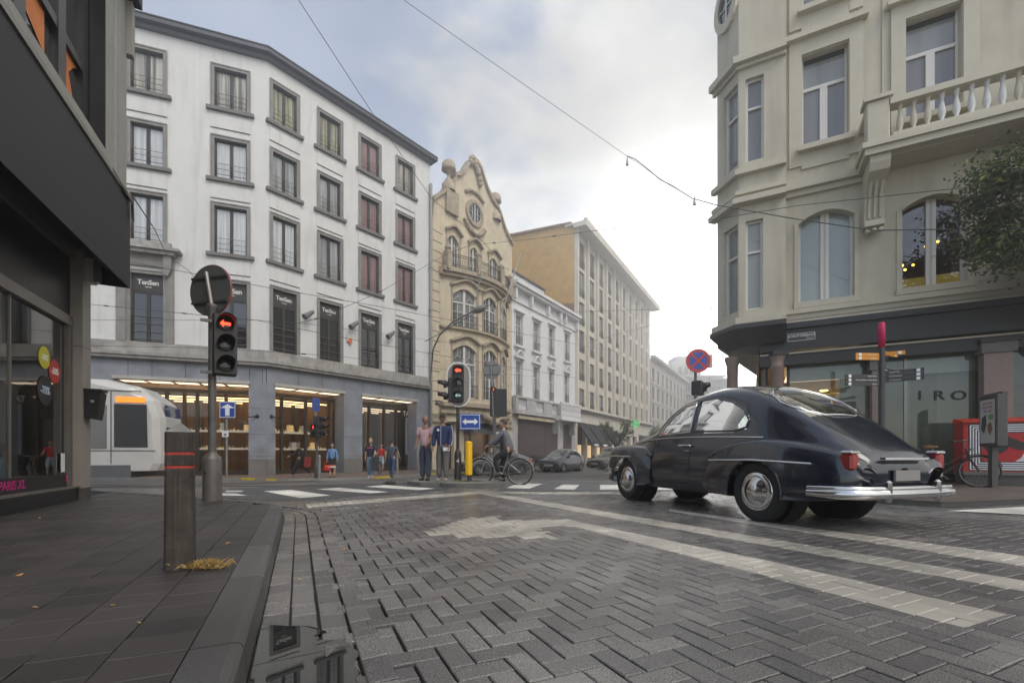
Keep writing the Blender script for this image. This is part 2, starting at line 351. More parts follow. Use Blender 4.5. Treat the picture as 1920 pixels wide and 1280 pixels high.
def stonemat(name, base, base2, lines=None, rough=(.32, .55), speck=.5, white=(.44, .415, .355)):
    m = bpy.data.materials.new(name); m.use_nodes = True; nt = m.node_tree; N = nt.nodes.new; L = nt.links.new
    b = nt.nodes['Principled BSDF']; geo = N('ShaderNodeNewGeometry'); pos = geo.outputs['Position']
    at = N('ShaderNodeAttribute'); at.attribute_name = 'rnd'
    mx = N('ShaderNodeMix'); mx.data_type = 'RGBA'; mx.inputs['A'].default_value = tuple(base) + (1,); mx.inputs['B'].default_value = tuple(base2) + (1,); L(at.outputs['Fac'], mx.inputs['Factor'])
    big = N('ShaderNodeTexNoise'); big.inputs['Scale'].default_value = .9; big.inputs['Detail'].default_value = 6; L(pos, big.inputs[0])
    br = N('ShaderNodeMapRange'); br.inputs['From Min'].default_value = .3; br.inputs['From Max'].default_value = .7; br.inputs['To Min'].default_value = .72; br.inputs['To Max'].default_value = 1.28; L(big.outputs[0], br.inputs[0])
    f = N('ShaderNodeTexNoise'); f.inputs['Scale'].default_value = 190; f.inputs['Detail'].default_value = 3; f.inputs['Roughness'].default_value = .8; L(pos, f.inputs[0])
    fr = N('ShaderNodeMapRange'); fr.inputs['From Min'].default_value = .32; fr.inputs['From Max'].default_value = .68; fr.inputs['To Min'].default_value = 1 - speck; fr.inputs['To Max'].default_value = 1 + speck; L(f.outputs[0], fr.inputs[0])
    vo = N('ShaderNodeTexVoronoi'); vo.inputs['Scale'].default_value = 75; L(pos, vo.inputs[0])
    vr = N('ShaderNodeMapRange'); vr.inputs['From Min'].default_value = .08; vr.inputs['From Max'].default_value = .18; vr.inputs['To Min'].default_value = 1.9; vr.inputs['To Max'].default_value = 1; L(vo.outputs['Distance'], vr.inputs[0])
    m1 = N('ShaderNodeMath'); m1.operation = 'MULTIPLY'; L(br.outputs[0], m1.inputs[0]); L(fr.outputs[0], m1.inputs[1])
    m2 = N('ShaderNodeMath'); m2.operation = 'MULTIPLY'; L(m1.outputs[0], m2.inputs[0]); L(vr.outputs[0], m2.inputs[1])
    sc = N('ShaderNodeVectorMath'); sc.operation = 'SCALE'; L(mx.outputs['Result'], sc.inputs[0]); L(m2.outputs[0], sc.inputs['Scale'])
    col = sc.outputs[0]
    pw = N('ShaderNodeAttribute'); pw.attribute_name = 'paint'; fac = pw.outputs['Fac']
    if lines:
        k = N('ShaderNodeMath'); k.operation = 'MAXIMUM'; L(polymask(nt, pos, lines), k.inputs[0]); L(fac, k.inputs[1]); fac = k.outputs[0]
    # paint, worn through in spots
    wn = N('ShaderNodeTexNoise'); wn.inputs['Scale'].default_value = 60; wn.inputs['Detail'].default_value = 6; wn.inputs['Roughness'].default_value = .75; L(pos, wn.inputs[0])
    wr = N('ShaderNodeMapRange'); wr.inputs['From Min'].default_value = .28; wr.inputs['From Max'].default_value = .42; wr.inputs['To Min'].default_value = .25; wr.inputs['To Max'].default_value = 1; L(wn.outputs[0], wr.inputs[0])
    rb = N('ShaderNodeMapRange'); rb.inputs['To Min'].default_value = 1.0; rb.inputs['To Max'].default_value = .72; L(at.outputs['Fac'], rb.inputs[0])
    w2 = N('ShaderNodeMath'); w2.operation = 'MULTIPLY'; L(wr.outputs[0], w2.inputs[0]); L(rb.outputs[0], w2.inputs[1])
    pf = N('ShaderNodeMath'); pf.operation = 'MULTIPLY'; L(fac, pf.inputs[0]); L(w2.outputs[0], pf.inputs[1])
    wc = N('ShaderNodeVectorMath'); wc.operation = 'SCALE'; wc.inputs[0].default_value = white; L(br.outputs[0], wc.inputs['Scale'])
    px = N('ShaderNodeMix'); px.data_type = 'RGBA'; L(pf.outputs[0], px.inputs['Factor']); L(col, px.inputs['A']); L(wc.outputs[0], px.inputs['B'])
    L(px.outputs['Result'], b.inputs['Base Color'])
    rr = N('ShaderNodeMapRange'); rr.inputs['From Min'].default_value = .35; rr.inputs['From Max'].default_value = .65; rr.inputs['To Min'].default_value = rough[0]; rr.inputs['To Max'].default_value = rough[1]; L(big.outputs[0], rr.inputs[0]); L(rr.outputs[0], b.inputs['Roughness'])
    bu = N('ShaderNodeBump'); bu.inputs['Strength'].default_value = .55; bu.inputs['Distance'].default_value = .004; L(f.outputs[0], bu.inputs['Height']); L(bu.outputs[0], b.inputs['Normal'])
    MATS[name] = m; return m
def attrs(o, rnd, paint):
    me = o.data
    a = me.attributes.new('rnd', 'FLOAT', 'FACE'); a.data.foreach_set('value', rnd)
    a = me.attributes.new('paint', 'FLOAT', 'FACE'); a.data.foreach_set('value', paint)
m_paver = stonemat('paver', (.092, .089, .087), (.165, .156, .147), LINES, (.13, .31), .9)
m_tile = stonemat('pavement_tile', (.028, .0255, .024), (.048, .042, .039), None, (.42, .6), .35)
m_kerb = stonemat('kerb_stone', (.055, .054, .052), (.082, .079, .075), None, (.38, .55), .6)
m_joint = mat('joint_sand', (.012, .011, .010), .9, var=.3, scale=30, bump=.4)
class Blocks:
    def __init__(s): s.v = []; s.f = []; s.r = []; s.p = []
    def block(s, c, ux, uy, hx, hy, z, paint=0, tilt=.0016, ch=.004, deep=.035):
        r = random.random(); tx, ty = random.uniform(-tilt, tilt), random.uniform(-tilt, tilt); z += random.uniform(-.0012, .0012); o = len(s.v)
        rings = [(hx - ch, hy - ch, 0), (hx, hy, -ch), (hx, hy, -deep)]
        jx, jy = random.uniform(-.0012, .0012), random.uniform(-.0012, .0012)
        for (a, b, dz) in rings:
            for sx, sy in ((-1, -1), (1, -1), (1, 1), (-1, 1)):
                p = c + ux * (sx * a + jx) + uy * (sy * b + jy); s.v.append((p.x, p.y, z + dz + tx * sx + ty * sy))
        s.f.append((o, o + 1, o + 2, o + 3))
        for l in (0, 4):
            for i in range(4): s.f.append((o + l + i, o + l + 4 + i, o + l + 4 + (i + 1) % 4, o + l + (i + 1) % 4))
        s.r += [r] * 9; s.p += [paint] * 9
    def build(s, name, m, kind='structure'):
        me = bpy.data.meshes.new(name); me.from_pydata(s.v, [], s.f); me.materials.append(m); me.update()
        o = bpy.data.objects.new(name, me); COL.objects.link(o); attrs(o, s.r, s.p); o['kind'] = kind; return o
YB = 10.6
def ground():
    B = Blocks(); w = .11
    for r in range(-140, 160):
        for mm_ in range(-60, 60):
            for kind in (0, 1):
                if kind == 0: cx_, cy_, hx, hy = (r + 4 * mm_ + 1) * w, (r + .5) * w, w, w / 2
                else: cx_, cy_, hx, hy = (r + 4 * mm_ + 3.5) * w, (r + 1) * w, w / 2, w
                c = Vector((0, 1.2)) + UB * cx_ + UA * cy_
                if not (-.2 < c.y < YB) or abs(c.x) > 1.16 * max(c.y, .0) + 1.3: continue
                d, _ = pathdist(c.x, c.y)
                if d < .47 or (c.x > 3 and c.y > 5 and rightof(c.x, c.y)): continue
                pt = 1 if any(inpoly((c.x, c.y), a) for a in ARROW) else 0
                B.block(c, UB, UA, hx - (.0050 if kind else .0024), hy - (.0026 if kind else .0036), gz(c.y) - (.011 if d < .54 else 0), pt)
    # course of blocks along the gutter, then the three gutter rows
    for k, (off, l, hw, z, gap) in enumerate([(.455, .22, .052, -.002, .004), (.335, .2, .058, -.016, .005), (.205, .2, .058, -.022, .006), (.078, .2, .060, -.020, .006)]):
        a = 1.6 + .07 * k
        while a < 17:
            p, u, n = pathat(a, off)
            if -.2 < p.y < 9.4: B.block(p, n, u, hw, l / 2 - gap / 2, z + gz(p.y), 0, .003)
            a += l
    B.build('road_paving', m_paver)
    # pavement tiles on our side
    T = Blocks()
    row = 0; off = -.165 - .003 - .115
    while off > -7.2:
        a = 1.7 + (.095 if row % 2 else 0) + random.uniform(-.01, .01)
        while a < 19:
            p = KPv[1] + UA * (a - 3.95) + UB * off
            d, _ = pathdist(p.x, p.y)
            fd = (p - Vector((-6.7, 6.97))).dot(Vector((.9048, .4258)))      # keep clear of the shop
            if -.2 < p.y < 9.6 and abs(p.x) < 1.16 * max(p.y, 0) + 1.2 and d < -.21 and fd > -.1: T.block(p, UB, UA, .1135, .094, .12, 0, .0009, .002, .03)
            a += .191
        off -= .231; row += 1
    T.build('pavement', m_tile)
    # kerb stones, one metre long, rounded nose
    K = MB(); a = .4; kr = []
    n_st = 0
    while a < 20:
        l = 1.0 if a < 7.6 else .5
        P = [pathat(a + .006 + (l - .012) * i / 3, 0) for i in range(4)]
        prof = [(-.165, .0), (-.165, .118), (-.04, .12), (-.012, .114), (0, .098), (.012, -.03)]
        vs = []
        for p, u, n in P:
            for o_, z in prof: q = p + n * o_; vs.append((q.x, q.y, z))
        npf = len(prof)
        fs = [(i * npf + j, i * npf + j + 1, (i + 1) * npf + j + 1, (i + 1) * npf + j) for i in range(3) for j in range(npf - 1)] + [tuple(range(npf)), tuple(range(4 * npf - 1, 3 * npf - 1, -1))]
        K.add(vs, fs, m_kerb, False); kr += [random.random()] * len(fs); a += l; n_st += 1
    k = K.build('kerb', kind='structure'); attrs(k, kr, [0] * len(kr))
    # sub-base sheet under our pavement
    s = MB(); P = [pathat(a, -.1)[0] for a in np.linspace(0, 21, 60)]
    vs = [(p.x, p.y, .094) for p in P] + [(-30, 20, .094), (-30, -6, .094)]
    s.add(vs, [tuple(range(len(vs)))], m_joint); s.build('pavement_bed', kind='structure')
    # the one road sheet reaching to the horizon
    m_road = brickmat('road_setts', (.135, .125, .115), (.105, .098, .092), (.05, .047, .043), .22, .11, R(25), .5, .008, .25, var=.13)
    ys = [-8, -2] + [i * .5 for i in range(0, 46)] + [24, 28, 35, 50, 80, 150, 300, 700, 1500]
    xs = [-1500, -300, -60, -20, -8, -3, 0, 3, 8, 20, 60, 300, 1500]
    g = MB(); vs = [(x, y, gz(y) - (.03 if y < YB - .1 else (.0 if y > YB + .3 else .015))) for y in ys for x in xs]; nx = len(xs)
    fn = [];
    fs_r = [(j * nx + i, j * nx + i + 1, (j + 1) * nx + i + 1, (j + 1) * nx + i) for j in range(len(ys) - 1) for i in range(nx - 1)]
    near = [f for f in fs_r if vs[f[3]][1] <= YB]; far = [f for f in fs_r if vs[f[3]][1] > YB]
    g.add(vs, far, m_road); g.add(vs, near, m_joint); g.build('road', kind='structure')
ground()
def sheet(name, pts, m, lift=.004, h=None, kind='structure'):
    """flat patch on the ground given by photo points; h: raised slab with a kerb face"""
    mb = MB(); P = [G(*p) if not isinstance(p, Vector) else p for p in pts]; n = len(P)
    if h is None:
        Q = []
        for i in range(n):
            a, b = P[i], P[(i + 1) % n]
            for k in range(4): q = a.lerp(b, k / 4); Q.append((q.x, q.y, gz(q.y) + lift))
        c = sum(P, Vector()) / n
        mb.add(Q + [(c.x, c.y, gz(c.y) + lift)], [(i, (i + 1) % len(Q), len(Q)) for i in range(len(Q))], m)
    return mb.build(name, kind=kind)
m_wpaint = stonemat('road_paint', (.62, .60, .55), (.55, .53, .49), None, (.45, .6), .2)
m_dark = stonemat('dark_asphalt', (.062, .064, .068), (.062, .064, .068), None, (.4, .6), .4)
sheet('asphalt', [(392, 919), (520, 911), (640, 906.5), (760, 904.5), (860, 912), (800, 921), (690, 928), (590, 938), (500, 939), (400, 932)], m_dark, .004)
sheet('asphalt', [(940, 918), (975, 905), (1060, 901), (1220, 901), (1420, 906), (1420, 916), (1200, 921), (1000, 921)], m_dark, .004)
for q in [[(494, 921), (545, 918.5), (620, 929), (563, 934)], [(594, 917.5), (635, 914.5), (728, 922.5), (694, 925)], [(683, 912.5), (720, 909.5), (816, 916), (786, 919)],
          [(405, 924.5), (442, 925), (464, 929.5), (405, 929.5)], [(424, 920), (457, 920), (452, 922.5), (422, 922.5)],
          [(972, 906), (1018, 907), (993, 916), (949, 915)], [(1056, 908.5), (1087, 909), (1077, 918), (1038, 917)], [(1125, 909), (1162, 909), (1170, 918), (1125, 918)], [(1214, 909), (1252, 909), (1270, 918), (1222, 918)],
          [(1775, 958), (1920, 950.5), (1990, 950), (1990, 966), (1920, 965)]]:
    sheet('crossing_stripe', q, m_wpaint, .009)
def slab(name, edge, back, m_top, m_k, h=.12, inset=.15):
    """raised pavement: edge polyline in ground coordinates, closed behind by `back`"""
    E = [Vector((p[0], p[1])) for p in edge]; mb = MB(); n = len(E)
    top = [(p.x, p.y, gz(p.y) + h) for p in E]; bot = [(p.x, p.y, gz(p.y) - .06) for p in E]
    mb.add(top + bot, [(i, i + 1, n + i + 1, n + i) for i in range(n - 1)], m_k)
    ins = []
    for i, p in enumerate(E):
        d = (E[min(i + 1, n - 1)] - E[max(i - 1, 0)]).normalized(); q = p + Vector((-d.y, d.x)) * inset; ins.append((q.x, q.y, gz(p.y) + h + .001))
    mb.add(top + ins, [(i, i + 1, n + i + 1, n + i) for i in range(n - 1)], m_k)
    allp = ins + [(p[0], p[1], gz(p[1]) + h) for p in back]
    from mathutils.geometry import tessellate_polygon
    tri = tessellate_polygon([[Vector((a[0], a[1], 0)) for a in allp]])
    mb.add(allp, [tuple(t) for t in tri], m_top); return mb.build(name, kind='structure')
m_fside = brickmat('red_pavement', (.185, .128, .105), (.15, .112, .095), (.07, .06, .05), .3, .15, R(38), .6, .008, .3, var=.12)
m_rside = brickmat('brown_pavement', (.135, .105, .09), (.115, .092, .08), (.05, .043, .038), .22, .11, R(-25), .6, .008, .3, var=.12)
EK = [G(*p) for p in [(-700, 899), (160, 903), (380, 903), (540, 902), (640, 900.5), (690, 899), (740, 896), (780, 892.5), (851, 889), (940, 886), (1010, 884), (1087, 881.5), (1150, 879), (1200, 876), (1240, 869), (1262, 864), (1285, 860)]]
slab('far_pavement', [(p.x, p.y) for p in EK], [(55, 140), (0, 120), (-60, 60), (-120, 22)], m_fside, m_kerb if False else mat('kerb_grey', (.24, .235, .22), .6, var=.15, fine=.2))
slab('right_pavement', [(p.x, p.y) for p in RK][::-1], [(40, 160), (60, 120), (60, 20)], m_rside, MATS['kerb_grey'], .09)
# yellow kerb paint in dashes on the far kerb
m_yel = mat('yellow_paint', (.55, .42, .03), .6, var=.25, scale=4)
for i in range(1, len(EK) - 6):
    a, b = EK[i], EK[i + 1]; u = (b - a); l = u.length; u.normalize(); t = .3
    n = Vector((-u.y, u.x, 0))
    while t < l - 1.2:
        if random.random() < .75 and ((a + u * t).x / (a + u * t).y * FP + CX > 330):
            p, q = a + u * t, a + u * (t + 1.1); mb = MB()
            z0, z1 = gz(p.y) + .125, gz(q.y) + .125
            mb.add([(p.x, p.y, z0), (q.x, q.y, z1), (q.x + n.x * .12, q.y + n.y * .12, z1), (p.x + n.x * .12, p.y + n.y * .12, z0)], [(0, 1, 2, 3)], m_yel)
            p2, q2 = p - n * .006, q - n * .006
            mb.add([(p2.x, p2.y, z0), (q2.x, q2.y, z1), (q2.x, q2.y, z1 - .09), (p2.x, p2.y, z0 - .09)], [(0, 1, 2, 3)], m_yel)
            mb.build('kerb_marking', kind='structure')
        t += 2.1
# tram rails set in the road
m_rail = mat('rail_steel', (.35, .34, .33), .25, 1.0, var=.2, scale=2)
m_slot = mat('rail_slot', (.02, .02, .02), .8)
for ya, yb in ((907.5, 904.8), (911.5, 907.3), (915.5, 911), (922, 0)):
    if yb == 0: continue
    a, b = G(-300, ya + 2), G(470, yb); c = G(780, yb - 5.5); d = G(1150, yb - 14)
    mb = MB(); P = [a, b, c, d]; pts = []
    for i in range(61):
        t = i / 60 * 3; k = min(2, int(t)); f = t - k; p0, p1, p2, p3 = P[max(0, k - 1)], P[k], P[k + 1], P[min(3, k + 2)]
        pts.append(.5 * ((2 * p1) + (-p0 + p2) * f + (2 * p0 - 5 * p1 + 4 * p2 - p3) * f * f + (-p0 + 3 * p1 - 3 * p2 + p3) * f ** 3))
    for (o0, o1, m, li) in ((-.06, .06, m_slot, .004), (-.045, .005, m_rail, .009)):
        vs = []
        for i, p in enumerate(pts):
            d_ = (pts[min(60, i + 1)] - pts[max(0, i - 1)]).normalized(); n = Vector((-d_.y, d_.x, 0))
            for o_ in (o0, o1): q = p + n * o_; vs.append((q.x, q.y, gz(q.y) + li))
        mb.add(vs, [(2 * i, 2 * i + 2, 2 * i + 3, 2 * i + 1) for i in range(60)], m)
    mb.build('tram_rail', kind='structure')
# puddle lying in the gutter at our feet
m_water = mat('puddle_water', (.012, .012, .012), .01, var=.0, spec=.8)
P = []
for i in range(150):
    t = i / 149; a = 3.3 + 1.66 * t; P.append((a, .016))
for i in range(150):
    t = 1 - i / 149; a = 3.3 + 1.66 * t; e = min(1, (1 - t) * 5.5) ** .6
    o_ = .016 + (.355 + .03 * math.sin(11 * t + 1) + .022 * math.sin(29 * t) + .012 * math.sin(67 * t)) * e
    if .78 < t < .86: o_ -= .06
    P.append((a + .02 * math.sin(50 * t), min(o_, .43)))
Q = []
for a, o_ in P: c = KPv[1] + UA * (a - 4.07) + UB * o_; Q.append((c.x, c.y, -.0128))
from mathutils.geometry import tessellate_polygon
mb = MB(); mb.add(Q, [tuple(t) for t in tessellate_polygon([[Vector((q[0], q[1], 0)) for q in Q]])], m_water); mb.build('puddle', kind='structure')
# ------------------------------------------------------------------ WHITE CORNER BUILDING
PAV = -.28                                                # level of the far pavement
m_wpl = mat('white_render', (.67, .67, .655), .85, var=.05, scale=.9, stain=.15, bump=.1)
m_bst = mat('blue_stone', (.25, .24, .225), .7, var=.16, scale=2.5, stain=.2, fine=.12)
m_sill = mat('sill_stone', (.17, .165, .155), .7, var=.15, scale=3, fine=.12)
m_ledge = mat('ledge_stone', (.34, .33, .305), .8, var=.25, scale=2, stain=.35, fine=.1)
m_panel = mat('slate_panel', (.235, .25, .28), .55, var=.22, scale=1.6, stain=.12)
m_zinc = mat('dark_zinc', (.065, .068, .075), .45, var=.08)
m_sash = mat('dark_sash', (.045, .043, .04), .5)
m_iron = mat('iron_rail', (.03, .028, .025), .5, .3)
m_brass = mat('bronze_rail', (.20, .17, .12), .45, .4)
m_white = mat('white_paint', (.72, .71, .68), .5, var=.04)
m_black = mat('black_matt', (.012, .012, .013), .5)
m_dkglass = mat('dark_pane', (.012, .013, .015), .03, var=.0, spec=.9, coat=1.0)
m_clear = glassmat('clear_glass')
m_shopg = glassmat('shop_glass', (.93, .93, .9), 1.0, .05)
CUR = [curtainmat('curtain_cream', (.10, .10, .09), (.50, .48, .40)), curtainmat('curtain_grey', (.13, .14, .14), (.36, .38, .38)),
       curtainmat('curtain_ochre', (.05, .05, .035), (.40, .38, .24)), curtainmat('curtain_rose', (.13, .07, .065), (.26, .15, .14)),
       curtainmat('pale_reflecting', (.42, .44, .46), (.60, .62, .63))]
Cn = W(501, 852, 23.75)
W2 = Fac((Cn.x, Cn.y), 1665)
u1 = Vector(((3364 - CX) / FP, 1)).normalized(); S1 = 22.0
W1 = Fac((Cn.x - u1.x * S1, Cn.y - u1.y * S1), 3364)
zr = lambda y: W2.Z(506, y)
ROWS = [(zr(226), zr(147.5)), (zr(353), zr(275.5)), (zr(488), zr(397)), (zr(660), zr(534))]
ROOF, ROOFB = W2.Z(503, 88, .45), W2.Z(503, 112, .1)
LED0, LED1, COR = W2.Z(515, 660), W2.Z(515, 678), W2.Z(515, 691)
OP2 = W2.Z(516, 723)
def french_window(parent, fac, s0, s1, z0, z1, cur, sign=False, sill=True, big=False, rails=3):
    """stone-framed window with two dark casements; returns the opening"""
    fw = .145; w = MB()
    w.box(s0, s0 + fw, -.22, .05, z0, z1, m_bst, fac.T); w.box(s1 - fw, s1, -.22, .05, z0, z1, m_bst, fac.T); w.box(s0 + fw, s1 - fw, -.22, .048, z1 - fw * 1.1, z1, m_bst, fac.T)
    w.box(s0 - .03, s0 + .03, .05, .075, z0, z1 + .03, m_bst, fac.T); w.box(s1 - .03, s1 + .03, .05, .075, z0, z1 + .03, m_bst, fac.T); w.box(s0 + .03, s1 - .03, .049, .074, z1 - .03, z1 + .029, m_bst, fac.T)
    win = w.build('window', parent)
    a, b, t = s0 + fw, s1 - fw, z1 - fw * 1.1
    if sign:
        sg = MB(); sz = t - .82; sg.box(a, b, -.2, -.12, sz, t, m_sash, fac.T); sg.build('sign_panel', win)
        tx = MB(); T = fac.TT((a + b) / 2, -.115, (sz + t) / 2 + .03); sc = (b - a)
        text(tx, 'TenSen', .30 * sc / 1.2, T, m_white, .004, .95, .92, offset=.006); tx.box(-.12, .14, -.012, -.002, -.235, -.205, m_white, T)
        tx.build('lettering', win); t = sz
    sh = MB(); c = (a + b) / 2
    for x0, x1 in ((a, a + .07), (c - .075, c + .075), (b - .07, b)): sh.box(x0, x1, -.2, -.13, z0, t, m_sash, fac.T)
    sh.box(a + .07, c - .075, -.199, -.131, t - .09, t, m_sash, fac.T); sh.box(c + .075, b - .07, -.199, -.131, t - .09, t, m_sash, fac.T)
    sh.box(a + .07, c - .075, -.199, -.131, z0, z0 + .11, m_sash, fac.T); sh.box(c + .075, b - .07, -.199, -.131, z0, z0 + .11, m_sash, fac.T)
    sh.build('sash', win)
    g = MB(); g.add([(a, -.175, z0), (b, -.175, z0), (b, -.175, t), (a, -.175, t)], [(0, 1, 2, 3)], cur, False, fac.T); g.build('pane', win)
    r = MB(); hs = [.25, .52, .79] if rails == 3 else [.2, .55, .95, 1.3]
    for i, h in enumerate(hs): r.tube([fac.T((a, -.03, z0 + h)), fac.T((b, -.03, z0 + h))], .014, m_iron if i == 0 and rails == 3 else m_brass, 5)
    for x in (a + .02, c, b - .02): r.tube([fac.T((x, -.03, z0 + .02)), fac.T((x, -.03, z0 + hs[-1]))], .012, m_iron, 5)
    r.build('railing', win)
    if sill:
        q = MB(); q.box(s0 - .2, s1 + .2, -.1, .17, z0 - .17, z0 - .001, m_sill, fac.T)
        q.build('sill', win)
        p = MB(); p.box(s0 - .02, s1 + .02, 0, .03, z0 - 1.0, z0 - .3, MATS['white_render'], fac.T); p.box(s0 - .02, s1 + .02, .03, .045, z0 - 1.02, z0 - 1.0, m_sill, fac.T)
        if not big: p.build('apron', win)
    return (s0, s1, z0, z1)
def white_building():
    T0 = thing('corner_building', 'white rendered corner building with grey stone windows over jewellery shop windows', 'building', (Cn.x, Cn.y, PAV))
    SE = W2.S(806)
    ops1, ops2 = [], []
    c2 = [(506, 561), (594.5, 642), (672.5, 714), (742, 777)]
    cur2 = [[2, 2, 2, 2], [1, 1, 2, 1], [3, 1, 3, 3], [3, 3, 3, 3]]
    cc = {0: [2, 2, 3, 0], 1: [1, 1, 3, 3], 2: [4, 1, 3, 3], 3: [1, 1, 0, 0]}
    for ci, (a, b) in enumerate(c2):
        s0, s1 = W2.S(a), W2.S(b)
        for ri, (z0, z1) in enumerate(ROWS):
            last = ri == 3
            z0 = LED0 + .02 if last else z0
            ops2.append(french_window(T0, W2, s0, s1, z0, z1, m_dkglass if last else CUR[cc[ri][ci]], last, not last, rails=4 if last else 3) + (.25,))
    c1 = [(238, 313), (396, 469)]
    r1c = {0: [0, 0], 1: [4, 4], 2: [4, 4], 3: [4, 4]}
    for ci, (a, b) in enumerate(c1):
        s0, s1 = W1.S(a), W1.S(b)
        for ri, (z0, z1) in enumerate(ROWS):
            last = ri == 3; z0 = LED0 + .02 if last else z0
            ops1.append(french_window(T0, W1, s0, s1, z0, z1, m_dkglass if last else CUR[r1c[ri][ci]], last, not last and not (ri == 2 and ci == 0), rails=4 if last else 3) + (.25,))
    wl = MB()
    wall(wl, W2, 0, SE, LED0, ROOFB, ops2, m_wpl); wall(wl, W1, 0, S1, LED0, ROOFB, ops1, m_wpl)
    # closing sides and back so that the block is solid
    d = 13
    A, B = W2.T((SE, 0, 0)), W2.T((SE, -d, 0)); C_, D_ = W1.T((0, -d, 0)), W1.T((0, 0, 0))
    for p, q in ((A, B), (B, C_), (C_, D_)):
        wl.add([(p.x, p.y, PAV), (q.x, q.y, PAV), (q.x, q.y, ROOFB), (p.x, p.y, ROOFB)], [(0, 1, 2, 3)], m_wpl)
    wl.build('wall', T0)
    # seam beside the downpipe line
    sm = MB(); s = W1.S(363); sm.box(s - .03, s + .03, .0, .035, LED1, ROOFB, m_wpl, W1.T); sm.build('pilaster_strip', T0)
    # roof fascia, overhanging
    rf = MB(); ov = .45
    def band(o, z0, z1, m, s_end=.35):
        k = W2.n.x * W1.u.x + W2.n.y * W1.u.y
        P = [W1.T((0, o, 0)), None, W2.T((SE + s_end, o, 0))]
        a, b = W1.T((0, o, 0)), W2.T((0, o, 0)); den = W1.u.x * W2.u.y - W1.u.y * W2.u.x
        t = ((b.x - a.x) * W2.u.y - (b.y - a.y) * W2.u.x) / den; P[1] = Vector((a.x + W1.u.x * t, a.y + W1.u.y * t, 0))
        Q = [W1.T((0, -d, 0)), W2.T((SE + s_end, -d, 0))]
        pts = [P[0], P[1], P[2], Q[1], Q[0]]; n = 5
        rf.add([(p.x, p.y, z0) for p in pts] + [(p.x, p.y, z1) for p in pts], [(4, 3, 2, 1, 0), (5, 6, 7, 8, 9)] + [(i, (i + 1) % n, n + (i + 1) % n, n + i) for i in range(n)], m)
    band(ov, ROOFB + .16, ROOF, m_zinc); band(.2, ROOFB - .05, ROOFB + .16, mat('gutter_board', (.10, .10, .10), .6), .15); band(ov + .04, ROOF, ROOF + .05, m_zinc)
    rf.build('roof', T0)
    # stone ledge and cornice between shop and flats
    ld = MB()
    def ring(o, z0, z1, m):
        a, b = W1.T((0, o, 0)), W2.T((0, o, 0)); den = W1.u.x * W2.u.y - W1.u.y * W2.u.x
        t = ((b.x - a.x) * W2.u.y - (b.y - a.y) * W2.u.x) / den; c = Vector((a.x + W1.u.x * t, a.y + W1.u.y * t, 0))
        P = [a, c, W2.T((SE - .02, o, 0)), W2.T((SE - .02, -.3, 0)), W2.T((0, -.3, 0)), W1.T((0, -.3, 0))]; n = 6
        ld.add([(p.x, p.y, z0) for p in P] + [(p.x, p.y, z1) for p in P], [(5, 4, 1, 0), (4, 3, 2, 1), (6, 7, 10, 11), (7, 8, 9, 10)] + [(i, (i + 1) % n, n + (i + 1) % n, n + i) for i in range(n)], m)
    ring(.10, LED1, LED0 + .015, m_ledge); ring(.34, LED1 - .16, LED1, m_ledge); ring(.26, LED1 - .30, LED1 - .16, m_ledge); ring(.14, COR, LED1 - .30, m_sill)
    ld.build('cornice', T0)
    # shop front: slabs with open joints
    sf = MB()
    o2 = [(W2.S(516.5), W2.S(645), PAV, OP2, 1.2), (W2.S(679.5), W2.S(781), PAV, OP2 - .02, 1.2)]
    o1 = [(W1.S(214), W1.S(466), PAV, OP2, 1.2)]
    wall(sf, W2, 0, SE, PAV - .1, COR, o2, m_panel); wall(sf, W1, 0, S1, PAV - .1, COR, o1, m_panel)
    jt = sf; ft = lambda fac, s: jt.box(s - .012, s + .012, -.02, .004, OP2 + .12, COR, m_black, fac.T)
    for px in (499.5, 559, 604, 645, 680, 715, 750, 782): ft(W2, W2.S(px))
    for px in (240, 285, 348, 412, 468, 492): ft(W1, W1.S(px))
    for fac, a, b in ((W2, 499.5, 516.5), (W2, 645, 679.5), (W2, 781, 805), (W1, 466, 503)):
        for z in (OP2 - 1.25, OP2 - 2.6, OP2 - 3.75): jt.box(fac.S(a), fac.S(b) if b != 503 else S1, -.02, .004, z, z + .014, m_black, fac.T)
    pl = sf
    for fac, a, b in ((W2, 503, 516.5), (W2, 645, 679.5), (W2, 781, 805)): pl.box(fac.S(a) if a != 503 else 0, fac.S(b), 0, .03, PAV, PAV + .85, m_sill, fac.T)
    pl.box(W1.S(466), S1, 0, .03, PAV, PAV + .85, m_sill, W1.T); sf.build('stone_front', T0)
    # light-coloured lintel trims and shop windows with lit rooms behind
    m_trim = mat('pale_trim', (.42, .40, .37), .6); m_sfr = mat('bronze_frame', (.07, .055, .042), .4, .5)
    m_room = mat('brown_room', (.26, .14, .045), .6, var=.3, scale=.8); m_roomd = mat('dark_room', (.09, .07, .055), .7, var=.3, scale=.8)
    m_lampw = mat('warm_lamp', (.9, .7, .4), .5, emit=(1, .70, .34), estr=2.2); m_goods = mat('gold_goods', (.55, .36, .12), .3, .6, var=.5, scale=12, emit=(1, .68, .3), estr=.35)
    m_shelf = mat('shelf_white', (.7, .68, .62), .5, emit=(1, .85, .6), estr=.15)
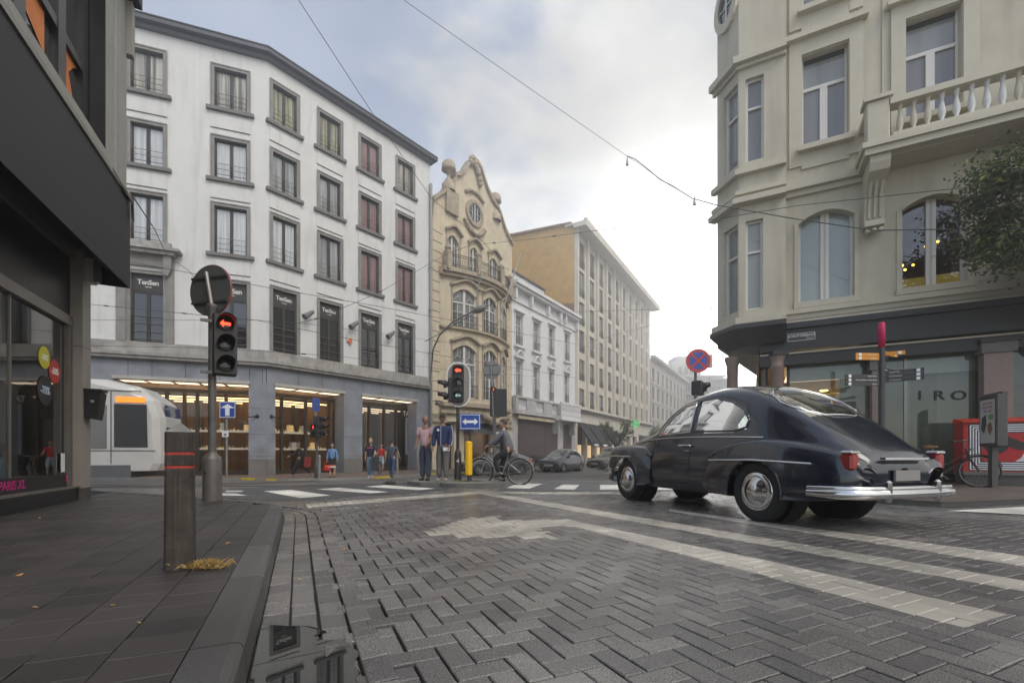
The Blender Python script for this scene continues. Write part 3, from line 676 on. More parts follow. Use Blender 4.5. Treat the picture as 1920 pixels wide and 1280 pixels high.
    def shop(fac, a, b, lit, mull, shelves):
        s0, s1 = fac.S(a), fac.S(b); tp = OP2
        w = MB(); w.box(s0 - .06, s1 + .06, -.02, .08, tp - .02, tp + .14, m_trim, fac.T)
        w.box(s0 + .01, s0 + .09, -1.2, -1.05, PAV, tp - .25, m_sfr, fac.T); w.box(s1 - .09, s1 - .01, -1.2, -1.05, PAV, tp - .25, m_sfr, fac.T)
        w.box(s0 + .01, s1 - .01, -1.2, -1.04, tp - .45, tp - .25, m_sfr, fac.T); w.box(s0 + .01, s1 - .01, -1.2, -1.04, PAV, PAV + .22, m_sfr, fac.T)
        for px in mull:
            s = fac.S(px, -1.1); w.box(s - .07, s + .07, -1.2, -1.03, PAV + .22, tp - .45, m_sfr, fac.T)
        sw = w.build('shop_window', T0)
        g = MB(); g.add([(s0, -1.12, PAV), (s1, -1.12, PAV), (s1, -1.12, tp), (s0, -1.12, tp)], [(0, 1, 2, 3)], m_shopg, False, fac.T); g.build('pane', sw)
        c = MB(); c.add([(s0, 0, tp - .03), (s1, 0, tp - .03), (s1, -1.1, tp - .03), (s0, -1.1, tp - .03)], [(0, 1, 2, 3)], m_trim, False, fac.T)
        n = max(2, int((s1 - s0) / 1.1))
        for i in range(n):
            p, q = s0 + (s1 - s0) * (i + .08) / n, s0 + (s1 - s0) * (i + .92) / n
            c.add([(p, -.25, tp - .05), (q, -.25, tp - .05), (q, -.85, tp - .05), (p, -.85, tp - .05)], [(0, 1, 2, 3)], mat('porch_lamp', (.9, .7, .5), .5, emit=(1, .80, .58), estr=1.3), False, fac.T)
        c.build('porch_ceiling', sw)
        r = MB(); dp = -5.5; mr = m_room if lit else m_roomd
        r.add([(s0, dp, PAV), (s1, dp, PAV), (s1, dp, tp), (s0, dp, tp), (s0, -1.2, PAV), (s1, -1.2, PAV), (s1, -1.2, tp), (s0, -1.2, tp)], [(0, 1, 2, 3), (0, 3, 7, 4), (1, 5, 6, 2), (0, 4, 5, 1), (3, 2, 6, 7)], mr, False, fac.T)
        # partitions and wall uprights inside
        for k in range(int((s1 - s0) / 1.3)):
            x = s0 + .9 + k * 1.3 + random.uniform(-.2, .2); r.box(x, x + random.uniform(.12, .5), -3.4, -3.2, PAV, tp - .5, random.choice([m_room, m_roomd, m_sfr]), fac.T)
        r.build('interior', sw)
        l = MB()
        for k in range(3):
            l.box(s0 + .2, s1 - .2, -1.75 - k * 1.25, -1.55 - k * 1.25, tp - .62, tp - .57, m_lampw if lit else mat('dim_lamp', (.9, .8, .6), .5, emit=(1, .8, .55), estr=1.0), fac.T)
        l.build('ceiling_lamp', sw)
        if shelves:
            for z in (PAV + 1.35, PAV + 2.3):
                h = MB(); h.box(s0 + .15, s1 - .15, -2.0, -1.3, z, z + .09, m_shelf, fac.T); sh = h.build('shelf', sw)
                q = MB(); x = s0 + .3
                while x < s1 - .3:
                    hh = random.uniform(.04, .16) if random.random() < .92 else random.uniform(.25, .4); ww = random.uniform(.02, .05) if hh < .25 else random.uniform(.08, .3); y = random.uniform(-1.75, -1.35)
                    q.box(x, x + ww, y, y + ww, z + .091, z + .09 + hh, random.choice([m_goods, m_goods, m_sfr, m_white]), fac.T); x += ww + random.uniform(.02, .12)
                o = q.build('displayed_wares', sh); o['kind'] = 'stuff'
    shop(W2, 516.5, 645, True, [528, 573, 616], True)
    shop(W2, 679.5, 781, False, [692, 720, 742], False)
    shop(W1, 214, 466, True, [266, 313, 346, 370, 424], True)
    # black advertising panel of a watch in the right-hand window
    ad = MB(); sA, sB = W2.S(757, -1.0), W2.S(779, -1.0); ad.box(sA, sB, -1.02, -.98, PAV + .3, OP2 - .5, m_black, W2.T); ao = ad.build('poster', T0)
    ad = MB(); zc = W2.Z(764, 817, -1); ad.box(sA + .12, sB - .03, -.975, -.96, zc - 1.3, zc + 1.3, mat('steel_grey', (.35, .37, .42), .3, .5), W2.T); ad.box(sA + .3, sB - .1, -.958, -.95, zc - 1.0, zc + 1.0, mat('ink_blue', (.02, .03, .06), .3), W2.T)
    for k in range(3): ad.box(sA + .38, sB - .2, -.948, -.944, zc - .7 + k * .5, zc - .4 + k * .5, m_white, W2.T)
    text(ad, 'TAGH', .46, W2.TT((sA + sB) / 2 - .05, -.95, W2.Z(764, 776, -1)), m_white, .003, .9, offset=.012)
    ad.build('poster_print', ao)
    # heavier stone bay on the left face
    by = MB(); a, b = W1.S(219), W1.S(327)
    s0, s1 = W1.S(238), W1.S(313); zt = ROWS[3][1]
    by.box(a, s0 - .02, 0, .12, LED0, zt + .2, m_bst, W1.T); by.box(s1 + .02, b, 0, .12, LED0, zt + .2, m_bst, W1.T); by.box(a, b, 0, .12, zt + .2, zt + .75, m_bst, W1.T)
    by.box(a - .1, b + .1, 0, .42, zt + .75, zt + .92, m_ledge, W1.T); by.box(a - .2, b + .35, 0, .55, zt + .92, zt + 1.05, m_ledge, W1.T); by.box(a, b - .1, 0, .14, zt + 1.05, zt + 1.42, m_ledge, W1.T)
    by.prism([(b - .38, zt + .75), (b - .05, zt + .75), (b - .05, zt + .1), (b - .2, zt - .25), (b - .38, zt - .15)], .12, .3, m_bst, W1.T)
    by.build('window_surround', T0)
    # small fittings on the facade
    for i, px, py in ((0, 579, 592), (1, 663, 611), (2, 731, 629)):
        f = thing('floodlight', ['grey floodlight on the white wall, leftmost of three, right of the first shop name', 'grey floodlight on the white wall above the orange alarm box', 'grey floodlight on the white wall left of the last shop name'][i], 'floodlight', W2.T((W2.S(px), 0, W2.Z(px, py))), 0, 'floodlights on the white facade')
        q = MB(); s, z = W2.S(px), W2.Z(px, py); q.tube([W2.T((s, 0, z + .1)), W2.T((s, .35, z + .12))], .04, m_iron, 6); q.build('bracket', f)
        q = MB(); q.tube([W2.T((s + .1, .3, z + .2)), W2.T((s - .45, .42, z - .25))], [.10, .17], mat('lamp_grey', (.16, .16, .16), .4), 10); q.build('lamp_head', f)
    f = MB(); s, z = W2.S(653, 0), W2.Z(653, 634); f.box(s - .14, s + .2, 0, .13, z - .22, z + .25, mat('alarm_white', (.6, .58, .52), .5), W2.T, .02); f.box(s - .05, s + .17, .13, .15, z - .3, z - .02, mat('alarm_orange', (.75, .16, .03), .4), W2.T)
    tag(f.build('alarm_box'), 'cream alarm box with an orange lamp on the white wall', 'alarm')
    for k, px in enumerate((482, 507)):
        f = MB(); fac = W1 if px < 500 else W2; s, z = fac.S(px), fac.Z(px, 780); f.lathe([(.0, 0), (.1, .01), (.1, .06), (.0, .07)], m_black, 10, fac.T((s, .04, z)), 'y'); f.tube([fac.T((s, .02, z)), fac.T((s - .35 + .7 * k, .3, z - .08))], [.05, .03], m_black, 6)
        tag(f.build('wall_bracket'), ['black wall bracket on the corner pier pointing left', 'black wall bracket on the corner pier pointing right'][k], 'bracket', 'brackets on the corner pier')
white_building()
# downpipe between the white and the beige building
q = MB(); s = W2.S(804.5); q.tube([W2.T((s + .05, .14, PAV)), W2.T((s + .05, .14, ROOFB - 1.5))], .11, mat('grey_pipe', (.30, .32, .31), .5), 8)
for z in (2, 5, 8, 11, 14): q.tube([W2.T((s + .05, .14, z)), W2.T((s + .05, .14, z + .12))], .15, MATS['grey_pipe'], 8)
tag(q.build('downpipe'), 'long grey downpipe at the right end of the white building', 'pipe')
# ------------------------------------------------------------------ BEIGE GABLED HOUSE
m_sand = mat('sandstone', (.60, .52, .38), .85, var=.12, scale=1.2, stain=.16, fine=.05)
m_sand2 = mat('sandstone_trim', (.40, .335, .245), .85, var=.2, scale=2.5, stain=.25, fine=.08)
m_wfr = mat('white_frame', (.66, .64, .60), .5, var=.04)
m_slate = mat('slate_roof', (.12, .125, .14), .6, var=.3, scale=6)
m_pane2 = curtainmat('pane_netted', (.05, .055, .055), (.20, .21, .20), 5)
def arch(s0, s1, z0, zs, rise, n=8):
    return [(s0, z0), (s1, z0)] + [(s1 - (s1 - s0) * i / n, zs + rise * math.sin(math.pi * i / n)) for i in range(n + 1)]
def gable_house():
    P = W(807, 852, W2.D(807)); G1 = Fac((P.x, P.y), 1607)
    SE = G1.S(960); z = lambda px, py: G1.Z(px, py)
    T0 = thing('gabled_house', 'beige stone house with a curved gable, urns and iron balconies', 'building', (P.x, P.y, PAV))
    # gable outline extruded
    OUT = [(808, 402), (811, 372), (822, 364), (832, 358), (840, 350), (845, 340), (851, 336), (854, 326), (862, 327), (870, 320), (876, 309), (882, 300), (886, 298), (894, 304), (901, 316), (905, 330), (912, 352), (921, 372), (932, 388), (938, 404), (946, 430), (955, 448), (960, 458)]
    top = [(G1.S(a), z(a, b)) for a, b in OUT]
    ZB = z(832, 505); s0, s1 = 0.05, SE
    body = MB(); poly = [(s0, ZB), (s1, ZB)] + top[::-1]
    w3 = [(838.5, 861, 438, 506), (880, 899.5, 462, 519), (917, 934.5, 482, 531)]
    ops = []
    # upper wall: grid with openings, then the gable prism above
    zt = z(838, 425)
    for a, b, y0, y1 in w3: ops.append((G1.S(a), G1.S(b), z(a, y1), z(a, y0) + .1))
    zc = max(o[3] for o in ops) + .4
    # cut line: everything below zc is a grid wall; above is the gable polygon
    zcut = z(808, 404)
    zcut = min(zcut, zc + 1)
    lo = min(z(960, 458), zcut)
    wall(body, G1, s0, s1, ZB, zcut - .01 if zcut < lo else lo, [o for o in ops], m_sand, .3)
    zl = zcut - .01 if zcut < lo else lo
    gp_ = [(s0, zl), (s1, zl)] + [(s, max(zz, zl)) for s, zz in top[::-1]]
    # polygon with the oval hole replaced by an applied frame
    from mathutils.geometry import tessellate_polygon
    tri = tessellate_polygon([[Vector((a, b, 0)) for a, b in gp_]])
    body.add([(a, 0, b) for a, b in gp_], [tuple(t) for t in tri], m_sand, False, G1.T)
    n = len(gp_); body.add([(a, 0, b) for a, b in gp_] + [(a, -.5, b) for a, b in gp_], [(i, (i + 1) % n, n + (i + 1) % n, n + i) for i in range(n)], m_sand2, False, G1.T)
    body.add([(a, -.5, b) for a, b in gp_], [tuple(t) for t in tri], m_sand, False, G1.T)
    # bowed lower storeys
    b0, b1 = G1.S(829), G1.S(950); L_ = b1 - b0
    bow = lambda s: 1.15 * math.sin(math.pi * min(1, max(0, (s - b0) / L_))) ** .8 if b0 < s < b1 else 0
    ZG = z(835, 790)
    rows = [(z(841, 614), z(841, 540)), (z(841, 745), z(841, 645))]
    cs = [(b0 + L_ * .09, b0 + L_ * .345), (b0 + L_ * .43, b0 + L_ * .66), (b0 + L_ * .75, b0 + L_ * .93)]
    o2 = [(a, b, r0, r1) for r0, r1 in rows for a, b in cs]
    wall(body, G1, s0, s1, ZG, ZB + .02, o2, m_sand, .3, bow=bow, n=34)
    # ground floor
    g = [(G1.S(826), G1.S(851), PAV, z(835, 776)), (G1.S(870), G1.S(920), PAV + .5, z(880, 792)), (G1.S(930), G1.S(950), PAV + .6, z(940, 790))]
    ZG2 = ZG
    wall(body, G1, s0, s1, PAV - .1, ZG2, g, m_sand, .45)
    for p, q in (((s0, 0), (s0, -12)), ((s1, 0), (s1, -12)), ((s0, -12), (s1, -12))):
        a, b = G1.T((p[0], p[1], 0)), G1.T((q[0], q[1], 0)); body.add([(a.x, a.y, PAV), (b.x, b.y, PAV), (b.x, b.y, zl), (a.x, a.y, zl)], [(0, 1, 2, 3)], m_sand)
    rf = MB(); zt2 = z(870, 318); mid = (s0 + s1) / 2
    rf.add([(s0, -.5, zl - .1), (mid, -.5, zt2 - .9), (s1, -.5, zl - .1), (s0, -12, zl - .1), (mid, -12, zt2 - .9), (s1, -12, zl - .1)], [(0, 1, 4, 3), (1, 2, 5, 4)], m_slate, False, G1.T)
    rf.build('roof', T0)
    cp = MB()                                             # coping following the gable
    for i in range(len(top) - 1):
        (a, b), (c, d) = top[i], top[i + 1]
        cp.add([(a, -.55, b - .18), (c, -.55, d - .18), (c, .22, d - .18), (a, .22, b - .18), (a, -.55, b + .1), (c, -.55, d + .1), (c, .22, d + .1), (a, .22, b + .1)], [(0, 3, 2, 1), (4, 5, 6, 7), (0, 1, 5, 4), (2, 3, 7, 6), (1, 2, 6, 5), (3, 0, 4, 7)], m_sand2, False, G1.T)
    sA, zA = G1.S(885), z(885, 300)
    for k in range(16):
        a_ = random.uniform(-1.1, 1.1); cp.sphere(G1.T((sA + a_ * .8, .15, zA + .3 - abs(a_) * 1.6 + random.uniform(-.3, .2))), random.uniform(.14, .28), m_sand2, 7, 5)
    cp.build('gable_coping', T0)
    for px, py, sc in ((843, 318, 1.0), (930, 378, .95)):
        u = MB(); s, zz = G1.S(px), z(px, py); c = G1.T((s, -.1, zz))
        u.lathe([(.5, -1.6), (.5, -1.1), (.36, -1.05), (.28, -.75), (.12, -.6), (.12, -.35), (.24, -.25), (.3, -.1), (.55, .0), (.5, .12), (.52, .35), (.38, .6), (.2, .72), (0, .76)], m_sand2, 14, c)
        u.build('urn', T0)
        if px < 900: u = MB(); u.box(s - .5, s + .75, -.4, .25, zz - 3.3, zz - 1.55, m_sand2, G1.T); u.build('pedestal', T0)
    def leaded(parent, s0_, s1_, z0, z1, bw=None, name='window', pattern=1, rise=.35):
        f = bw or (lambda s: 0); w = MB(); zs = z1 - rise
        ar = [(s0_ + (s1_ - s0_) * i / 10, zs + rise * math.sin(math.pi * i / 10)) for i in range(11)]
        for i in range(10):   # spandrels filling the rectangular opening above the arch, and a moulded hood
            (a, b), (c, d) = ar[i], ar[i + 1]
            w.add([(a, f(a) - .002, b), (c, f(c) - .002, d), (c, f(c) - .002, z1 + .02), (a, f(a) - .002, z1 + .02), (a, f(a) - .3, b), (c, f(c) - .3, d)], [(0, 1, 2, 3), (0, 4, 5, 1)], m_sand, False, G1.T)
        hs = [(s0_ - .25 + (s1_ - s0_ + .5) * i / 12) for i in range(13)]
        hz = lambda s: z1 + .12 + .45 * math.sin(math.pi * (s - hs[0]) / (hs[-1] - hs[0])) ** 1.5
        for i in range(12):
            a, c = hs[i], hs[i + 1]
            w.add([(a, f(a), hz(a)), (c, f(c), hz(c)), (c, f(c) + .28, hz(c)), (a, f(a) + .28, hz(a)), (a, f(a), hz(a) + .16), (c, f(c), hz(c) + .16), (c, f(c) + .28, hz(c) + .16), (a, f(a) + .28, hz(a) + .16)], [(0, 3, 2, 1), (4, 5, 6, 7), (2, 3, 7, 6)] + ([(3, 0, 4, 7)] if i == 0 else []) + ([(1, 2, 6, 5)] if i == 11 else []), m_sand2, False, G1.T)
        for x in (s0_ - .14, s1_ + .04): fbox(w, G1, x, x + .1, 0, .06, z0, z1, m_sand2, f, 1)
        win = w.build(name, parent)
        fr = MB(); c = (s0_ + s1_) / 2; h = z1 - z0
        fb = lambda a, b, c_, d, t=.05: fbox(fr, G1, a, b, -.24, -.24 + t, c_, d, m_wfr, f, 1)
        fb(s0_, s0_ + .08, z0, zs + .1, .08); fb(s1_ - .08, s1_, z0, zs + .1, .08); fb(c - .08, c + .08, z0, z1, .08); fb(s0_ + .08, c - .08, z0, z0 + .1, .07); fb(c + .08, s1_ - .08, z0, z0 + .1, .07)
        if pattern == 1: fb(s0_ + .08, c - .08, z0 + h * .64, z0 + h * .64 + .1, .07); fb(c + .08, s1_ - .08, z0 + h * .64, z0 + h * .64 + .1, .07)
        for side in (0, 1):
            a, b = (s0_ + .08, c - .08) if side == 0 else (c + .08, s1_ - .08); m_ = (a + b) / 2
            fb(m_ - .02, m_ + .02, z0 + .1, z0 + h * .64 if pattern == 1 else z0 + h * .9)
            for k in (.2, .42): fb(a, b, z0 + h * k - .02, z0 + h * k + .02)
            q = [(a, z0 + h * .70), (m_, z0 + h * .80), (b, z0 + h * .70)] if side else [(a, z0 + h * .70), (m_, z0 + h * .80), (b, z0 + h * .70)]
            for (p, r_), (p2, r2) in zip(q, q[1:]): fr.tube([G1.T((p, f(p) - .2, r_)), G1.T((p2, f(p2) - .2, r2))], .022, m_wfr, 4)
            fr.tube([G1.T((m_, f(m_) - .2, z0 + h * .8)), G1.T((m_, f(m_) - .2, z1))], .022, m_wfr, 4)
        fr.build('frame', win)
        g_ = MB(); fbox(g_, G1, s0_, s1_, -.26, -.25, z0, z1, m_pane2, f, 3); g_.build('pane', win)
        # scrolled iron guard
        r = MB(); zt_ = z0 + .95
        for hh in (.08, .95): r.tube([G1.T((s0_ + (s1_ - s0_) * i / 4, f(s0_ + (s1_ - s0_) * i / 4) + .1, z0 + hh)) for i in range(5)], .025, m_iron, 5)
        k = s0_
        while k < s1_: r.tube([G1.T((k, f(k) + .1, z0 + .08)), G1.T((k, f(k) + .1, zt_))], .014, m_iron, 4); k += .16
        if pattern == 1: r.build('railing', win)
        return win
    for o in ops: leaded(T0, *o, pattern=0, rise=.5)
    for (a, b, r0, r1) in o2: leaded(T0, a, b, r0, r1, bow, rise=.5)
    # oval window in the gable
    ov = MB(); c = (G1.S(889), z(889, 401)); rx, rz = (G1.S(901) - G1.S(877)) / 2, (z(889, 383) - z(889, 419)) / 2
    ring = lambda k, o, m, y0, y1: ov.add([v for i in range(24) for v in ((c[0] + rx * k * math.cos(i * R(15)), y1, c[1] + rz * k * math.sin(i * R(15))), (c[0] + rx * o * math.cos(i * R(15)), y1, c[1] + rz * o * math.sin(i * R(15))), (c[0] + rx * o * math.cos(i * R(15)), y0, c[1] + rz * o * math.sin(i * R(15))))], [(3 * i, 3 * i + 1, 3 * ((i + 1) % 24) + 1, 3 * ((i + 1) % 24)) for i in range(24)] + [(3 * i + 1, 3 * i + 2, 3 * ((i + 1) % 24) + 2, 3 * ((i + 1) % 24) + 1) for i in range(24)], m, False, G1.T)
    ring(1.0, 1.35, m_sand2, 0, .16); w = ov.build('oval_window', T0)
    ov = MB(); ring(0, 1.02, m_dkglass, 0, .03); ov.build('pane', w)
    ov = MB(); ring(.9, 1.03, m_wfr, 0, .07)
    for p, q in (((0, -1), (0, 1)), ((-.5, -.85), (-.35, 0)), ((-.35, 0), (-.5, .85)), ((.5, -.85), (.35, 0)), ((.35, 0), (.5, .85)), ((-.95, 0), (-.35, 0)), ((.35, 0), (.95, 0))):
        ov.tube([G1.T((c[0] + rx * p[0], .07, c[1] + rz * p[1])), G1.T((c[0] + rx * q[0], .07, c[1] + rz * q[1]))], .05 if p[0] == 0 else .028, m_wfr, 5)
    ov.build('frame', w)
    # swags under the oval
    sw = MB()
    for k in range(15):
        t = -1 + 2 * k / 14; sw.sphere(G1.T((c[0] + t * rx * 1.5, .1, c[1] - rz * 1.25 - .7 * (1 - t * t))), .17 + .05 * random.random(), m_sand2, 7, 5)
    for k in range(9):
        t = -1 + 2 * k / 8; sw.sphere(G1.T((c[0] + t * rx * 1.3, .08, c[1] + rz * 1.75 + .35 * (1 - t * t))), .17, m_sand2, 7, 5)
    sw.build('carved_ornament', T0)
    # bowed balconies and string courses
    st = MB()
    for zz, hh, o in ((ZB - .25, .3, .55), (ZB - .5, .25, .35), (z(841, 618), .16, .25), (z(835, 762), .3, .5), (z(835, 775), .25, .3)):
        fbox(st, G1, G1.S(823), G1.S(953), 0, o, zz, zz + hh, m_sand2, bow, 26)
    for zc_ in (z(835, 800), ):
        st.box(s0, s1, 0, .2, ZG - .1, ZG + .15, m_sand2, G1.T)
    bb = MB()
    st.build('cornice', T0)
    rl = MB(); ps = [b0 + L_ * i / 40 for i in range(-1, 42)]
    for hh in (.15, .3, .9, 1.05): rl.tube([G1.T((s, bow(s) + .42, ZB + hh)) for s in ps], .022, m_iron, 5)
    for s in [b0 + L_ * i / 60 for i in range(0, 61)]: rl.tube([G1.T((s, bow(s) + .42, ZB + .05)), G1.T((s + .08, bow(s) + .46, ZB + .5)), G1.T((s, bow(s) + .42, ZB + 1.05))], .013, m_iron, 4)
    rl.build('balcony_railing', T0)
    for px in (834, 888, 926, 947):
        pd = MB(); s = G1.S(px, bow(G1.S(px)) * .8); pd.box(s - .22, s + .22, bow(s) + .2, bow(s) + .6, ZB - .1, ZB + 1.25, m_sand2, G1.T); pd.sphere(G1.T((s, bow(s) + .4, ZB + 1.45)), (.26, .26, .22), m_sand2, 10, 6); pd.build('balcony_pier', T0)
    # rusticated side strips: dark joints
    ru = body
    for k in range(22):
        zz = PAV + 4.9 + k * .72
        if zz > z(812, 420): break
        ru.box(.12, 1.15, 0, .004, zz, zz + .05, m_black, G1.T); 
        if zz < z(955, 490): ru.box(SE - 1.7, SE - .4, 0, .004, zz, zz + .05, m_black, G1.T)
    ru.build('wall', T0)
    cb = MB()
    for k in range(26): t = k / 25; cb.sphere(G1.T((b0 + L_ * (.42 + .3 * t), bow(b0 + L_ * .5) + .3, z(870, 772) - .4 - .35 * math.sin(math.pi * t) + random.uniform(-.1, .1))), random.uniform(.15, .3), m_sand2, 7, 5)
    cb.build('carved_corbel', T0)
    # ground floor: door, shop with lit ochre room and dark awning, narrow window
    def inset(nm, o, m, fm=m_black):
        w = MB(); w.box(o[0], o[0] + .14, -.42, -.3, o[2], o[3], fm, G1.T); w.box(o[1] - .14, o[1], -.42, -.3, o[2], o[3], fm, G1.T); w.box(o[0] + .14, o[1] - .14, -.42, -.31, o[3] - .25, o[3], fm, G1.T); w.box(o[0] + .14, o[1] - .14, -.42, -.31, (o[2] + o[3]) / 2, (o[2] + o[3]) / 2 + .08, fm, G1.T)
        x = w.build(nm, T0); p = MB(); p.add([(o[0], -.4, o[2]), (o[1], -.4, o[2]), (o[1], -.4, o[3]), (o[0], -.4, o[3])], [(0, 1, 2, 3)], m, False, G1.T); p.build('pane', x); return x
    inset('door', g[0], m_dkglass, mat('olive_frame', (.05, .05, .035), .5)); inset('window', g[2], m_dkglass)
    o = g[1]; w = MB()
    for x in (o[0], o[1] - .12): w.box(x, x + .12, -.44, -.25, o[2], o[3], m_sfr2, G1.T)
    sw = w.build('shop_window', T0); q = MB(); q.add([(o[0], -.4, o[2]), (o[1], -.4, o[2]), (o[1], -.4, o[3]), (o[0], -.4, o[3])], [(0, 1, 2, 3)], m_shopg, False, G1.T); q.build('pane', sw)
    q = MB(); m_och = mat('ochre_room', (.40, .28, .13), .8, var=.15); q.add([(o[0], -3, o[2]), (o[1], -3, o[2]), (o[1], -3, o[3]), (o[0], -3, o[3]), (o[0], -.5, o[2]), (o[1], -.5, o[2]), (o[1], -.5, o[3]), (o[0], -.5, o[3])], [(0, 1, 2, 3), (0, 3, 7, 4), (1, 5, 6, 2), (0, 4, 5, 1), (3, 2, 6, 7)], m_och, False, G1.T); q.build('interior', sw)
    q = MB(); q.box(o[0] + .3, o[1] - .3, -1.7, -1.5, o[3] - .15, o[3] - .1, mat('shop_lamp', (1, .8, .5), .5, emit=(1, .75, .42), estr=4), G1.T); q.build('ceiling_lamp', sw)
    q = MB(); a, b = G1.S(869), G1.S(924); zt_ = z(880, 775); q.add([(a, .02, zt_), (b, .02, zt_), (b, 1.1, zt_ - 1.3), (a, 1.1, zt_ - 1.3), (b, 1.1, zt_ - 1.6), (a, 1.1, zt_ - 1.6)], [(0, 1, 2, 3), (3, 2, 4, 5)], mat('grey_canvas', (.10, .10, .10), .8, var=.1), False, G1.T)
    q.add([(a, .02, zt_), (a, 1.1, zt_ - 1.3), (a, 1.1, zt_ - 1.6), (a, .02, zt_ - 1.6)], [(0, 1, 2, 3)], MATS['grey_canvas'], False, G1.T)
    q.box(a + (b - a) * .66, a + (b - a) * .9, 1.105, 1.115, zt_ - 1.55, zt_ - 1.38, m_white, G1.T); q.build('awning', T0)
    q = MB(); q.box(G1.S(816), G1.S(834), .0, .05, z(816, 758), z(816, 750), m_black, G1.T); T = G1.TT(G1.S(825), .055, z(816, 754)); text(q, 'SCHUTTERSHOFSTRAAT', .17, T, m_white, .002); tag(q.build('street_sign'), 'small dark street name plate on the beige house', 'sign')
    return G1
m_sfr2 = mat('shopfront_brown', (.06, .045, .035), .5)
G1 = gable_house()
# ------------------------------------------------------------------ LOW WHITE HOUSE WITH BALUSTRADE
m_wst = mat('white_stucco', (.72, .72, .72), .8, var=.05, scale=1, stain=.08)
m_gst = mat('grey_stucco', (.44, .44, .43), .8, var=.12, scale=1.5, stain=.15)
m_brn = mat('brown_boarding', (.085, .065, .065), .7, var=.25, scale=2)
m_pane3 = curtainmat('pane_grey', (.10, .10, .11), (.27, .27, .28), 4)
m_blind = mat('blind_grey', (.25, .24, .24), .7)
PL = G1.T((G1.S(959), 0, 0)); LB = Fac((PL.x, PL.y), 1530)
def sash_window(parent, fac, s0, s1, z0, z1, frame, pane, dep=.22, tr=.68, guard=True, fw=.07, mull=True):
    w = MB(); a = -dep; c = (s0 + s1) / 2
    w.box(s0, s0 + fw, a, a + .08, z0, z1, frame, fac.T); w.box(s1 - fw, s1, a, a + .08, z0, z1, frame, fac.T); w.box(s0 + fw, s1 - fw, a, a + .078, z1 - fw, z1, frame, fac.T); w.box(s0 + fw, s1 - fw, a, a + .078, z0, z0 + fw, frame, fac.T)
    zt = z0 + (z1 - z0) * tr if tr else z1
    if tr: w.box(s0 + fw, s1 - fw, a + .001, a + .09, zt, zt + fw, frame, fac.T)
    if mull: w.box(c - fw / 2, c + fw / 2, a + .002, a + .085, z0 + fw, zt, frame, fac.T)
    win = w.build('window', parent)
    g = MB(); g.add([(s0, a + .02, z0), (s1, a + .02, z0), (s1, a + .02, z1), (s0, a + .02, z1)], [(0, 1, 2, 3)], pane, False, fac.T); g.build('pane', win)
    if guard:
        r = MB(); hh = min(.95, (z1 - z0) * .3)
        for h in (.1, hh): r.tube([fac.T((s0, .04, z0 + h)), fac.T((s1, .04, z0 + h))], .02, m_iron, 4)
        k = s0
        while k < s1: r.tube([fac.T((k, .04, z0 + .1)), fac.T((k, .04, z0 + hh))], .012, m_iron, 4); k += .16
        r.build('railing', win)
    return win
